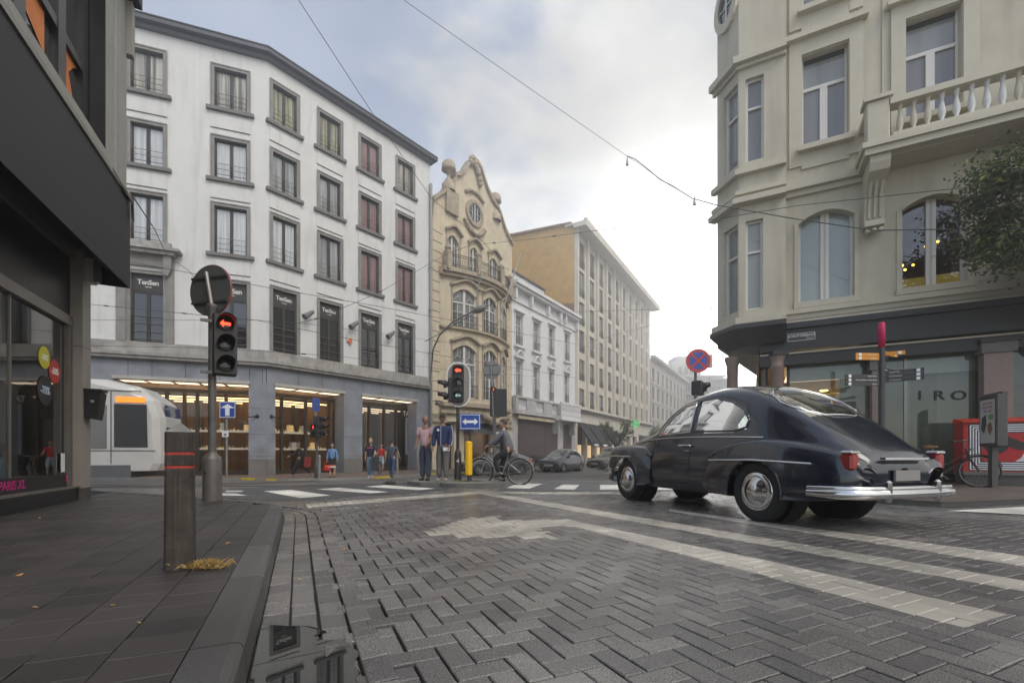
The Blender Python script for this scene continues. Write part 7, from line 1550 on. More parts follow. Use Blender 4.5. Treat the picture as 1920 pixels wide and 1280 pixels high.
def car_shell(root, stations, paint, axles, wr, side_w, wind, rear, glass, parts_extra=None, NX=150, NJ=56, belt_trim=None, arch=1.12):
    """hull from stations (x, zbottom, wbottom, wmid, zmid, wbelt, zbelt, wroof, ztop); windows are cut out of the same surface as parts"""
    st = np.array(stations, float); rings = []
    for (x, zb, wl, wm, zm, wb, zbe, wr_, zt) in st:
        h = zt - zbe
        rings.append([(x, 0, zb), (x, wl * .85, zb), (x, wl, zb + .05), (x, wm, zm), (x, wb, zbe), (x, wb + (wr_ - wb) * .45, zbe + h * .5), (x, wr_, zbe + h * .84), (x, wr_ * .62, zt - h * .035), (x, 0, zt)])
    Rg = np.array(rings); ns, nj = Rg.shape[:2]
    J = np.linspace(0, nj - 1, NJ); I = np.linspace(0, ns - 1, NX)
    A = np.array([[catmull(Rg[i], j) for j in J] for i in range(ns)]); B = np.array([catmull(A, t) for t in I])
    B[:, 0, 1] = 0; B[:, -1, 1] = 0; B[..., 1] = np.maximum(B[..., 1], 0)
    full = np.concatenate([B, B[:, ::-1][:, 1:] * np.array([1, -1, 1])], axis=1); nr = full.shape[1]
    V = full.reshape(-1, 3); groups = {}
    for i in range(NX - 1):
        for j in range(nr - 1):
            f = (i * nr + j, i * nr + j + 1, (i + 1) * nr + j + 1, (i + 1) * nr + j); c = V[list(f)].mean(0); d = V[f[2]] - V[f[0]]; e = V[f[3]] - V[f[1]]; n = np.cross(d, e); ln = np.linalg.norm(n)
            n = n / ln if ln > 1e-9 else np.array([0, 0, 1]); n = n * (1 if n @ np.array([0, c[1], max(.01, c[2] - .6)]) > 0 else -1)
            key = 'body'
            if any((c[0] - ax) ** 2 + (c[2] - wr) ** 2 < (wr * arch) ** 2 and abs(c[1]) > .45 for ax in axles): continue
            side = c[1] > 0
            for k, poly in enumerate(side_w):
                if abs(c[1]) > .3 and inpoly((c[0], c[2]), poly) and abs(n[1]) > .25: key = 'side_window|%d|%d' % (k, side)
            for nm, (xa, xb, zmin, wf) in (('windscreen', wind), ('rear_window', rear)):
                if nm and xa < c[0] < xb and c[2] > zmin(c[0]) and abs(c[1]) < wf(c[0]) and n[2] > .2 and (n[0] > .18 if nm == 'windscreen' else n[0] < -.12): key = nm
            groups.setdefault(key, []).append(f)
    for key, fs in groups.items():
        used = sorted({i for f in fs for i in f}); mp = {u: k for k, u in enumerate(used)}
        q = MB(); q.add([tuple(V[u]) for u in used], [tuple(mp[i] for i in f) for f in fs], paint if key == 'body' else glass, True); o = q.build(key.split('|')[0], root, local=True)
        if key == 'body': body = o
    def ysurf(x, z):
        d = (B[..., 0] - x) ** 2 + (B[..., 2] - z) ** 2; k = np.unravel_index(np.argmin(d), d.shape); return float(B[k][1])
    for ax in axles:
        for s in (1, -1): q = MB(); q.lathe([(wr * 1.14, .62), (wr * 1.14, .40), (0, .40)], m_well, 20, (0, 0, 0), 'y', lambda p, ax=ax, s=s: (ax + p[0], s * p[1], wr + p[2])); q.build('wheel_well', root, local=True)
    return body, ysurf, B
def wheel(root, ax, s, r, w, tread, style='alloy'):
    y = s * (tread - w / 2); T = lambda p: Vector((ax + p[0], y + s * p[1], r + p[2]))
    q = MB(); q.lathe([(r * .66, -w / 2), (r * .9, -w / 2), (r * .985, -w * .36), (r, -w * .2), (r, w * .2), (r * .985, w * .36), (r * .92, w / 2), (r * .70, w / 2), (r * .66, w * .38)], m_tyre, 36, (0, 0, 0), 'y', T); h = bpy.data.objects.new('wheel', None); 
    wh = q.build('wheel', root, local=True)
    q = MB()
    if style == 'chrome': q.lathe([(r * .66, w * .40), (r * .62, w * .50), (r * .5, w * .44), (r * .44, w * .47), (r * .36, w * .62), (r * .22, w * .70), (0, w * .74)], m_chr, 32, (0, 0, 0), 'y', T)
    else:
        q.lathe([(r * .66, w * .42), (r * .62, w * .46), (r * .56, w * .2), (0, w * .15)], m_well, 28, (0, 0, 0), 'y', T)
        for k in range(7):
            a = 2 * math.pi * k / 7; q.add([T((r * .62 * math.cos(a + d), w * .44, r * .62 * math.sin(a + d))) for d in (-.14, .14)] + [T((r * .12 * math.cos(a + d), w * .40, r * .12 * math.sin(a + d))) for d in (.6, -.6)], [(0, 1, 2, 3)], m_alloy)
        q.lathe([(r * .16, w * .4), (r * .12, w * .46), (0, w * .47)], m_alloy, 14, (0, 0, 0), 'y', T); q.lathe([(r * .67, w * .42), (r * .64, w * .48), (r * .6, w * .44)], m_alloy, 28, (0, 0, 0), 'y', T)
    q.build('rim', wh, local=True)
def lamp_box(root, nm, x0, x1, y0, y1, z0, z1, m):
    q = MB(); q.box(x0, x1, y0, y1, z0, z1, m, None, .02); return q.build(nm, root, local=True)
# ---- the old car crossing the junction
def old_car():
    th = R(18); d = Vector((-math.sin(th), math.cos(th))); l = Vector((-d.y, d.x)); rl = G(1428, 977); o = Vector((rl.x, rl.y)) + d * 1.22 * 1.07 - l * .73
    root = thing('vintage_car', 'old dark blue fastback car with chrome trim crossing the junction', 'car', (o.x, o.y, 0), math.atan2(d.y, d.x)); root.scale = (1.07, 1.07, 1.07)
    m_p = mat('midnight_paint', (.005, .008, .018), .22, var=.04, coat=.9, spec=.5); m_p.node_tree.nodes['Principled BSDF'].inputs['Coat Roughness'].default_value = .07
    RZ_ = lambda z: z if z < 1.0 else 1 + (z - 1) * 1.16
    S = [(2.13, .50, .05, .06, .56, .05, .60, .04, .63),  # x, zb, wl, wm, zm, wb, zbelt, wroof, ztop
        (2.10, .42, .30, .34, .55, .30, .70, .20, .76), (2.02, .34, .46, .50, .55, .38, .80, .26, .90), (1.75, .28, .56, .60, .58, .44, .90, .30, 1.00), (1.35, .26, .62, .66, .60, .52, .95, .36, 1.05),
        (.98, .25, .68, .71, .60, .62, .98, .46, 1.09), (.78, .25, .70, .735, .60, .66, .99, .56, 1.13), (.52, .25, .71, .745, .60, .69, 1.00, .56, 1.33), (.25, .25, .72, .75, .60, .70, 1.00, .54, 1.46), (-.05, .25, .72, .75, .60, .70, 1.00, .53, 1.53),
        (-.40, .25, .72, .75, .60, .70, 1.00, .53, 1.56), (-.75, .25, .71, .75, .60, .70, .99, .53, 1.53), (-1.05, .26, .70, .75, .60, .69, .97, .53, 1.45), (-1.35, .28, .68, .74, .62, .66, .94, .52, 1.31), (-1.65, .30, .64, .71, .64, .61, .90, .48, 1.13),
        (-1.92, .32, .58, .66, .64, .54, .84, .40, .95), (-2.10, .36, .50, .58, .62, .46, .76, .30, .80), (-2.20, .44, .38, .44, .58, .34, .66, .20, .68), (-2.225, .52, .05, .06, .57, .05, .60, .04, .62)]
    S = [(*q[:8], RZ_(q[8])) for q in S]
    w1 = [(.64, 1.03), (-.06, 1.05), (-.06, 1.40), (.12, 1.38), (.34, 1.28), (.52, 1.16)]
    w2 = [(-.14, 1.05), (-.86, 1.03), (-1.00, 1.06), (-1.02, 1.13), (-.92, 1.24), (-.72, 1.34), (-.45, 1.41), (-.14, 1.41)]
    w1, w2 = [[(a, RZ_(b)) for a, b in w] for w in (w1, w2)]
    body, ys, B = car_shell(root, S, m_p, (1.42, -1.20), .335, [w1, w2], (.30, .80, lambda x: 1.10, lambda x: .50), (-1.62, -.98, lambda x: 1.12, lambda x: .46), m_cgl, arch=1.06)
    # pontoon wings
    def wing(xs, cyl, name):
        rings = []
        for x, y0, y1, z0, z1 in xs: c = (y0 + y1) / 2; rings.append([(x, y0, z0), (x, y1 - .02, z0), (x, y1, z0 + .06), (x, y1, (z0 + z1) / 2), (x, y1 - .03, z1 - .09), (x, c + .10, z1 - .01), (x, c, z1), (x, y0, z1 - .06)])
        Rr = np.array(rings); nn = 64; I = np.linspace(0, len(rings) - 1, nn); J = np.linspace(0, 7, 36)
        A = np.array([[catmull(r, j) for j in J] for r in Rr]); V = np.array([catmull(A, t) for t in I]); q = MB()
        for s in (1, -1):
            vs = [(v[0], v[1] * s, v[2]) for row in V for v in row]; fs = []
            for i in range(nn - 1):
                for j in range(35):
                    c = (V[i, j] + V[i + 1, j + 1]) / 2
                    if (c[0] - cyl) ** 2 + (c[2] - .335) ** 2 < .365 ** 2: continue
                    fs.append((i * 36 + j, i * 36 + j + 1, (i + 1) * 36 + j + 1, (i + 1) * 36 + j))
            q.add(vs, fs, m_p, True)
            # wing lip round the wheel arch
            lip = [(cyl + .37 * math.cos(a), s * (max(x[2] for x in xs) - .004), .335 + .37 * math.sin(a)) for a in [R(k) for k in range(-5, 186, 10)]]; q.tube(lip, .012, m_p, 6)
        return q.build(name, root, local=True)
    wing([(2.16, .50, .58, .45, .68), (2.10, .44, .68, .36, .80), (1.95, .40, .76, .30, .88), (1.6, .38, .80, .27, .91), (1.2, .40, .80, .26, .89), (.95, .45, .78, .26, .85), (.78, .52, .755, .3, .74)], 1.42, 'front_wing')
    wing([(-.36, .55, .745, .30, .66), (-.52, .50, .775, .27, .78), (-.80, .48, .80, .26, .88), (-1.2, .46, .805, .26, .92), (-1.6, .42, .79, .27, .89), (-1.95, .38, .74, .30, .81), (-2.15, .34, .66, .36, .72), (-2.22, .36, .56, .44, .62)], -1.20, 'rear_wing')
    # trims
    for s in (1, -1):
        q = MB()
        P = [(x, s * (ys(x, z) + .008), z) for x, z in [(1.25, .955), (.9, .975), (.5, .985), (0, .985), (-.5, .975), (-.95, .955), (-1.25, .94)]]; q.tube(P, .011, m_chr, 6); q.build('waist_trim', root, local=True)
        for pts, y in ((((2.08, .72), (1.7, .725), (1.2, .715)), .815), (((-.55, .68), (-1.2, .69), (-1.9, .66)), .815)):
            q = MB(); Q = [(x, s * (y if abs(x) < 1.75 else y - .10 * (abs(x) - 1.65)), z) for x, z in pts]; Q = [Vector(Q[0]).lerp(Vector(Q[1]), t / 4) for t in range(4)] + [Vector(Q[1]).lerp(Vector(Q[2]), t / 6) for t in range(7)]
            q.tube([(p.x, p.y, p.z) for p in Q], .012, m_chr, 6); q.build('wing_trim', root, local=True)
        for poly in (w1, w2):
            q = MB(); pl = poly + [poly[0]]; P = []
            for a, b in zip(pl, pl[1:]):
                for t in range(5): x, z = a[0] + (b[0] - a[0]) * t / 5, a[1] + (b[1] - a[1]) * t / 5; P.append((x, s * (ys(x, z) + .004), z))
            P.append(P[0]); q.tube(P, .013, m_chr if poly is w1 else m_p, 6); q.build('window_frame', root, local=True)
        q = MB(); q.tube([(-.12, s * (ys(-.12, .87) + .01), .87), (-.12, s * (ys(-.12, .87) + .04), .872), (.08, s * (ys(0, .87) + .045), .875)], .013, m_chr, 8); q.tube([(.0, s * (ys(0, .8) + .006), .80), (-.1, s * (ys(-.1, .8) + .008), .80)], .008, m_chr, 6); q.build('door_handle', root, local=True)
        q = MB(); y = .70; q.box(-2.19, -2.06, s * .60 - .055, s * .60 + .055, .60, .76, m_tail, None, .02); q.box(-2.195, -2.08, s * .60 - .06, s * .60 + .06, .755, .785, m_chr, None, .01); q.build('tail_light', root, local=True)
        q = MB(); q.lathe([(.10, 0), (.105, .02), (.09, .05), (0, .075)], m_head, 20, (0, 0, 0), 'x', lambda p, s=s: (2.06 + p[0], s * .58 + p[1], .70 + p[2])); q.build('headlight', root, local=True)
    q = MB()
    for (xa, sg) in ((2.24, 1), (-2.28, -1)):
        bz_ = .44 if sg > 0 else .38
        P = [(xa - sg * .42, .79, bz_), (xa - sg * .14, .73, bz_), (xa - sg * .03, .60, bz_), (xa, .35, bz_), (xa + sg * .01, 0, bz_)]; P += [(a, -b, c) for a, b, c in P[-2::-1]]
        q.tube(P, [.035] + [.052] * 7 + [.035], m_chr, 10); q.tube([(a, b, c + .05) for a, b, c in P], [.02] + [.028] * 7 + [.02], m_chr, 8)
        for s in (1, -1): q.box(xa + sg * .02 - .03, xa + sg * .02 + .03, s * .34 - .025, s * .34 + .025, bz_ - .08, bz_ + .13, m_chr, None, .02)
        q.build('bumper', root, local=True); q = MB()
    q.box(-2.255, -2.235, -.17, .17, .50, .60, mat('old_plate', (.22, .21, .2), .5)); q.box(-2.25, -2.20, -.3, .3, .70, .72, m_chr); q.build('number_plate', root, local=True)
    for s in (1, -1):
        q = MB(); m_gap = m_well
        for xx, zs_ in ((.74, (.36, 1.0)), (-.10, (.36, 1.0))):
            q.tube([(xx - (.06 if xx > 0 else 0) * (z_ < .5), s * (ys(xx, z_) + .001), z_) for z_ in np.linspace(zs_[0], zs_[1], 9)], .0045, m_gap, 4)
        q.tube([(x_, s * (ys(x_, .36) + .001), .36) for x_ in np.linspace(-.10, .68, 8)], .0045, m_gap, 4); q.build('door_gap', root, local=True)
    # rear window surround and boot line
    q = MB(); P = []
    for k in range(33):
        a = 2 * math.pi * k / 32; x = -1.30 + .33 * math.cos(a); y = .50 * math.sin(a) * (1 - .1 * math.cos(a)); dd = (B[..., 0] - x) ** 2 + (B[..., 1] - abs(y)) ** 2 + (B[..., 2] < 1.0) * 9; kk = np.unravel_index(np.argmin(dd), dd.shape); P.append((x, y, float(B[kk][2]) + .006))
    q.tube(P, .014, m_chr, 6); q.build('window_frame', root, local=True)
    q = MB()
    for y in (.33, -.33): q.box(-.35, .10, y - .24, y + .24, .45, .72, m_seat, None, .05); q.box(-.50, -.33, y - .23, y + .23, .6, 1.08, m_seat, None, .05)
    q.box(-1.15, -.75, -.6, .6, .45, .72, m_seat, None, .05); q.box(-1.25, -1.08, -.6, .6, .6, 1.02, m_seat, None, .05); q.box(.55, .75, -.62, .62, .8, .98, m_seat, None, .03); q.tube([(.38, .33 + .17 * math.cos(a), .98 + .17 * math.sin(a)) for a in [R(k * 20) for k in range(19)]], .012, m_seat, 6); q.build('interior', root, local=True)
    for ax in (1.42, -1.20):
        for s in (1, -1): wheel(root, ax, s, .335, .165, .755, 'chrome')
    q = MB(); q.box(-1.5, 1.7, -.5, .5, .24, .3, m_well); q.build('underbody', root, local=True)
old_car()
def modern_car(name, label, kind, origin, heading, paint, plate=True, scale=1.0):
    z0 = gz(origin[1]); root = thing(name, label, 'car' if kind != 'van' else 'van', (origin[0], origin[1], z0), heading)
    if kind == 'mpv':
        S = [(2.10, .35, .45, .60, .5, .55, .62, .40, .66), (2.0, .24, .72, .78, .5, .70, .74, .50, .80), (1.6, .22, .80, .85, .52, .78, .88, .60, .95), (1.15, .2, .82, .87, .55, .81, .95, .64, 1.10), (.6, .2, .83, .87, .56, .81, 1.0, .64, 1.38), (.1, .2, .83, .87, .56, .81, 1.02, .62, 1.58), (-.5, .2, .83, .87, .56, .81, 1.04, .62, 1.63), (-1.1, .2, .83, .87, .56, .81, 1.05, .60, 1.58), (-1.6, .22, .82, .86, .56, .80, 1.05, .56, 1.42), (-1.95, .25, .78, .82, .56, .74, .98, .50, 1.10), (-2.1, .35, .6, .66, .56, .6, .7, .4, .75)]
        sw = [[(.75, 1.03), (-.15, 1.05), (-.15, 1.50), (.25, 1.45)], [(-.22, 1.06), (-.98, 1.08), (-1.0, 1.46), (-.22, 1.51)], [(-1.06, 1.10), (-1.55, 1.12), (-1.35, 1.36), (-1.08, 1.44)]]; wi = (.12, 1.35, lambda x: 1.0, lambda x: .62); re = (-1.98, -1.5, lambda x: 1.05, lambda x: .55); ax = (1.38, -1.38); r = .32
    elif kind == 'van':
        S = [(2.3, .35, .5, .7, .5, .6, .7, .5, .78), (2.2, .25, .82, .88, .55, .82, .9, .6, .98), (1.8, .22, .9, .95, .6, .9, 1.05, .7, 1.15), (1.3, .22, .92, .97, .6, .92, 1.1, .76, 1.5), (.8, .22, .92, .97, .6, .93, 1.12, .78, 1.88), (.2, .22, .92, .97, .6, .93, 1.12, .8, 1.95), (-1.5, .22, .92, .97, .6, .93, 1.12, .8, 1.95), (-2.3, .25, .9, .95, .6, .92, 1.1, .78, 1.92), (-2.42, .3, .8, .85, .6, .8, 1.1, .7, 1.75)]
        sw = [[(1.35, 1.15), (.4, 1.15), (.4, 1.7), (.95, 1.65)]]; wi = (.8, 1.85, lambda x: 1.12, lambda x: .72); re = (-3, -2.9, lambda x: 1, lambda x: .5); ax = (1.5, -1.5); r = .34
    else:
        k = 0 if kind == 'sedan' else 1
        S = [(2.25, .35, .45, .60, .5, .55, .60, .40, .64), (2.15, .22, .74, .80, .5, .72, .70, .50, .76), (1.7, .2, .82, .87, .52, .80, .82, .60, .88), (1.1, .2, .84, .89, .54, .82, .88, .62, .96), (.75, .2, .85, .90, .55, .82, .90, .60, 1.10), (.25, .2, .85, .90, .55, .82, .92, .58, 1.33), (-.3, .2, .85, .90, .55, .82, .93, .57, 1.43), (-.9, .2, .85, .90, .55, .82, .95, .57, 1.41), (-1.4, .22, .84, .89, .56, .81, .97, .56, 1.27), (-1.8, .24, .82, .87, .56, .79, .97, .54, 1.06 + .06 * k), (-2.15, .28, .76, .80, .56, .72, .92, .48, .98), (-2.3, .38, .6, .66, .56, .58, .7, .4, .76)]
        sw = [[(.62, .95), (-.25, .96), (-.25, 1.33), (.18, 1.27)], [(-.32, .96), (-1.25, 1.0), (-1.15, 1.2), (-.75, 1.34), (-.32, 1.35)]]; wi = (.2, .98, lambda x: .95, lambda x: .58); re = (-1.8, -1.15, lambda x: 1.02, lambda x: .5); ax = (1.38, -1.38); r = .32
    body, ys, B = car_shell(root, S, paint, ax, r, sw, wi, re, m_cgd, NX=90, NJ=40, arch=1.1)
    for a in ax:
        for s in (1, -1): wheel(root, a, s, r, .20, .86, 'alloy')
    fx = S[1][0]
    for s in (1, -1):
        q = MB(); zc = .66 if kind != 'van' else .82; yy = .58
        P = [(fx + .02, s * .42, zc - .05), (fx + .0, s * .42, zc + .07), (fx - .16, s * .70, zc + .13), (fx - .26, s * .78, zc + .12), (fx - .14, s * .775, zc - .02), (fx - .02, s * .66, zc - .06)]; c = np.mean(P, 0); P = [(a + .025, b * 1.01, cc + .01) for a, b, cc in P]
        q.add(P + [(c[0] + .05, c[1] * 1.03, c[2] + .02)], [(i, (i + 1) % 6, 6) for i in range(6)], m_head, True); q.build('headlight', root, local=True)
        lamp_box(root, 'tail_light', S[-2][0] - .05, S[-2][0] + .12, s * .68 - .08, s * .68 + .08, .72, .92, m_tail)
        q = MB(); q.box(.62, .78, s * .88 - .09, s * .88 + .09, .98, 1.12, paint, None, .03); q.build('wing_mirror', root, local=True)
    fz = .42; q = MB(); q.box(fx + .02, fx + .10, -.70, .70, .30, .40, m_well, None, .02); q.box(fx + .02, fx + .12, -.32, .32, .56, .68, m_well, None, .02)
    for k in range(3): q.box(fx + .10, fx + .13, -.3, .3, .58 + k * .035, .59 + k * .035, m_chr)
    q.build('grille', root, local=True)
    q = MB(); q.box(fx + .12, fx + .135, -.26, .26, .42, .53, m_plate); q.box(fx + .135, fx + .138, -.2, .2, .45, .50, mat('plate_red', (.35, .06, .05), .5)); q.build('number_plate', root, local=True)
    return root
m_navy = mat('navy_paint', (.022, .026, .042), .22, var=.04, coat=1); m_blkp = mat('black_paint', (.018, .018, .022), .2, var=.04, coat=1); m_silv = mat('silver_paint', (.16, .165, .17), .25, .5, var=.04, coat=1); m_whp = mat('white_van_paint', (.62, .62, .62), .3, coat=.6)
def by_wheel(px, D, h, fa, hw):   # origin from the contact point of the near front wheel; h = heading unit
    l = Vector((-h.y, h.x)); P = Vector(((px - CX) / FP * D, D)); s = 1 if l.dot(-P) > 0 else -1
    return P - h * fa - l * hw * s
h = Vector((-.56, -.83)).normalized(); o = by_wheel(1056, 31, h, 1.38, .80); modern_car('parked_car', 'dark navy people carrier parked first in the row along the tram street', 'mpv', o, math.atan2(h.y, h.x), m_navy)
h = Vector((-.60, -.80)).normalized(); o = by_wheel(1141, 36.5, h, 1.38, .80); modern_car('parked_car', 'black saloon car parked behind the navy people carrier', 'sedan', o, math.atan2(h.y, h.x), m_blkp)
h = Vector((-.50, -.86)).normalized(); modern_car('parked_van', 'white van parked behind the two dark cars', 'van', (10.1, 45.0), math.atan2(h.y, h.x), m_whp)
h = Vector((-.90, -.44)).normalized(); o = by_wheel(898, 26.0, h, 1.38, .80); modern_car('parked_car', 'grey silver hatchback partly hidden behind the yellow marker and the cyclist', 'hatch', o, math.atan2(h.y, h.x), m_silv)
# ------------------------------------------------------------------ BICYCLES
def bicycle(root, frame_m, steer=0.0, size=.345, light=True, step=True):
    """local frame: x forward, z up, wheels on the ground at x = -.52 and .55"""
    r = size; rx_, fx_ = -.52, .56
    for nm, x in (('rear', rx_), ('front', fx_)):
        q = MB(); q.tube([(x + r * math.cos(a), 0, r + r * math.sin(a)) for a in [2 * math.pi * k / 36 for k in range(37)]], .019, m_tyre, 7, False); w = q.build('wheel', root, local=True)
        q = MB(); q.tube([(x + (r - .028) * math.cos(a), 0, r + (r - .028) * math.sin(a)) for a in [2 * math.pi * k / 36 for k in range(37)]], .011, m_galv, 6, False)
        q.tube([(x, -.05, r), (x, .05, r)], .022, m_galv, 8)
        for k in range(24): a = 2 * math.pi * k / 24; q.tube([(x, .03 * (-1) ** k, r), (x + (r - .03) * math.cos(a + .1), 0, r + (r - .03) * math.sin(a + .1))], .0022, m_galv, 3, False)
        q.build('rim', w, local=True)
        q = MB(); a0, a1 = (20, 175) if x < 0 else (15, 150); pr = [R(a0 + (a1 - a0) * k / 16) for k in range(17)]; vs = []
        for a in pr:
            for y in (-.028, 0, .028): rr = r + .035 + (.012 if y == 0 else 0); vs.append((x + rr * math.cos(a), y, r + rr * math.sin(a)))
        q.add(vs, [(3 * i + j, 3 * i + j + 1, 3 * i + 4 + j, 3 * i + 3 + j) for i in range(16) for j in (0, 1)], frame_m, True); q.build('mudguard', root, local=True)
    bb = (-.05, 0, .28); hd0, hd1 = (.40, 0, .62), (.34, 0, .84); st = (-.22, 0, .84)
    q = MB(); q.tube([hd1, hd0], .02, frame_m, 8); q.tube([hd0, bb], .019, frame_m, 8); q.tube([bb, (-.17, 0, .64)], .017, frame_m, 8)
    q.tube([(hd1[0] + .01, 0, .76), (.1, 0, .52), (-.12, 0, .46)] if step else [(hd1[0], 0, .8), (-.17, 0, .66)], .016, frame_m, 8)
    for y in (-.05, .05): q.tube([bb, (rx_, y, r)], .010, frame_m, 6); q.tube([(-.17, 0, .62), (rx_, y, r)], .009, frame_m, 6)
    q.build('frame', root, local=True)
    q = MB()
    for y in (-.045, .045): q.tube([hd0, (hd0[0] + .03, y, .58), (fx_, y, r)], .011, frame_m, 6)
    q.build('fork', root, local=True)
    q = MB(); q.tube([hd1, (.31, 0, 1.0)], .012, m_galv, 6); q.tube([(.12, -.29, 1.0), (.24, -.27, 1.02), (.33, -.16, 1.03), (.31, 0, 1.0), (.33, .16, 1.03), (.24, .27, 1.02), (.12, .29, 1.0)], .011, m_galv, 7)
    for s in (-1, 1): q.tube([(.12, s * .29, 1.0), (.22, s * .275, 1.016)], .017, m_hs, 8)
    q.build('handlebar', root, local=True)
    q = MB(); q.tube([(-.17, 0, .62), (-.22, 0, .86)], .012, m_galv, 7); q.build('seat_post', root, local=True)
    q = MB(); pts = [(.08, .02), (0, .035), (-.1, .085), (-.17, .09), (-.19, .05)]; poly = [(a - .2, b) for a, b in pts] + [(a - .2, -b) for a, b in pts[::-1]]; n = len(poly)
    q.add([(a, b, .92) for a, b in poly] + [(a * 1.0, b * .9, .865) for a, b in poly] + [(-.28, 0, .925)], [(i, (i + 1) % n, 2 * n) for i in range(n)] + [(i, n + i, n + (i + 1) % n, (i + 1) % n) for i in range(n)] + [tuple(range(n, 2 * n))], mat('saddle_tan', (.20, .10, .04), .5)); q.build('saddle', root, local=True)
    q = MB(); q.lathe([(.09, -.004), (.09, .004)], m_galv, 20, (0, 0, 0), 'y', lambda p: (bb[0] + p[0], .05 + p[1], bb[2] + p[2])); q.tube([(bb[0], .07, bb[2]), (bb[0] + .12, .08, bb[2] - .12)], .009, m_galv, 5); q.tube([(bb[0], -.07, bb[2]), (bb[0] - .12, -.08, bb[2] + .12)], .009, m_galv, 5)
    q.box(bb[0] + .08, bb[0] + .17, .08, .15, bb[2] - .135, bb[2] - .115, m_hs); q.box(bb[0] - .17, bb[0] - .08, -.15, -.08, bb[2] + .11, bb[2] + .13, m_hs); q.tube([(bb[0], .055, bb[2] + .09), (rx_, .055, r + .03)], .005, m_hs, 4); q.tube([(bb[0], .055, bb[2] - .09), (rx_, .055, r - .03)], .005, m_hs, 4); q.build('crankset', root, local=True)
    if light: q = MB(); q.box(rx_ - .30, rx_ - .27, -.03, .03, .60, .65, mat('reflector_orange', (.8, .12, .01), .3)); q.box(.42, .50, -.03, .03, .80, .86, m_galv, None, .01); q.build('lamp', root, local=True)
m_bsil = mat('bike_silver', (.34, .34, .35), .3, .6, var=.05)
# cyclist's bicycle
bf, br_ = G(923, 903), G(974, 909); c = Vector((br_.x, br_.y)); hb = Vector((bf.x - br_.x, bf.y - br_.y)).normalized(); hb = Vector((-.93, .25)).normalized()
oB = c + hb * .52; zB = gz(oB.y); BK = thing('bicycle', 'silver city bicycle ridden across the crossing by the man in grey', 'bicycle', (oB.x, oB.y, zB), math.atan2(hb.y, hb.x)); bicycle(BK, m_bsil)
b = GX(1772, 10.2, .09); B2 = thing('bicycle', 'parked bicycle with a brown saddle and red dress guard behind the old car', 'bicycle', b, R(-28) ); bicycle(B2, m_hs)
q = MB(); q.prism([(-.82, .32), (-.76, .62), (-.52, .72), (-.28, .66), (-.2, .42), (-.36, .28), (-.62, .22)], -.06, -.05, mat('dress_guard_red', (.12, .012, .014), .6)); q.prism([(-.82, .32), (-.76, .62), (-.52, .72), (-.28, .66), (-.2, .42), (-.36, .28), (-.62, .22)], .05, .06, MATS['dress_guard_red']); q.build('dress_guard', B2, local=True)
p = G(712, 888, .12); B3 = thing('bicycle', 'bicycle seen end-on being wheeled by the man in the red shirt', 'bicycle', p, R(-78)); bicycle(B3, m_hs, light=False)
p = G(996, 884, .12); B4 = thing('bicycle', 'bicycle with a red tail light parked beyond the cyclist', 'bicycle', p, R(20)); bicycle(B4, m_hs, light=False)
q = MB(); q.box(-.86, -.82, -.03, .03, .62, .68, m_tail); q.build('tail_light', B4, local=True)
# ------------------------------------------------------------------ PEOPLE
def skin_mesh(name, joints, edges, radii, m, parent, root_i=0, sub=2):
    me = bpy.data.meshes.new(name); me.from_pydata([tuple(j) for j in joints], edges, []); me.materials.append(m)
    o = bpy.data.objects.new(name, me); COL.objects.link(o); o.parent = parent; ROOTM[o.name] = ROOTM[parent.name]
    md = o.modifiers.new('skin', 'SKIN'); md.use_smooth_shade = True; md.branch_smoothing = .6
    sv = me.skin_vertices[0].data
    for i, r in enumerate(radii): sv[i].radius = (r, r) if not isinstance(r, tuple) else r; sv[i].use_root = (i == root_i)
    s = o.modifiers.new('sub', 'SUBSURF'); s.levels = sub; s.render_levels = sub
    return o
m_skin = mat('skin', (.46, .27, .19), .55, var=.05); m_skin2 = mat('skin_brown', (.24, .13, .085), .55, var=.05)
def cloth(name, c, var=.12): return mat('cloth_' + name, c, .85, var=var, scale=9, bump=.35, bscale=22)
def check_mat(name, c1, c2, s=26):
    if name in MATS: return MATS[name]
    m = bpy.data.materials.new(name); m.use_nodes = True; nt = m.node_tree; t = nt.nodes.new('ShaderNodeTexChecker'); t.inputs['Color1'].default_value = (*c1, 1); t.inputs['Color2'].default_value = (*c2, 1); t.inputs['Scale'].default_value = s
    g = nt.nodes.new('ShaderNodeTexCoord'); nt.links.new(g.outputs['Object'], t.inputs[0]); nt.links.new(t.outputs[0], nt.nodes['Principled BSDF'].inputs['Base Color']); nt.nodes['Principled BSDF'].inputs['Roughness'].default_value = .85; MATS[name] = m; return m
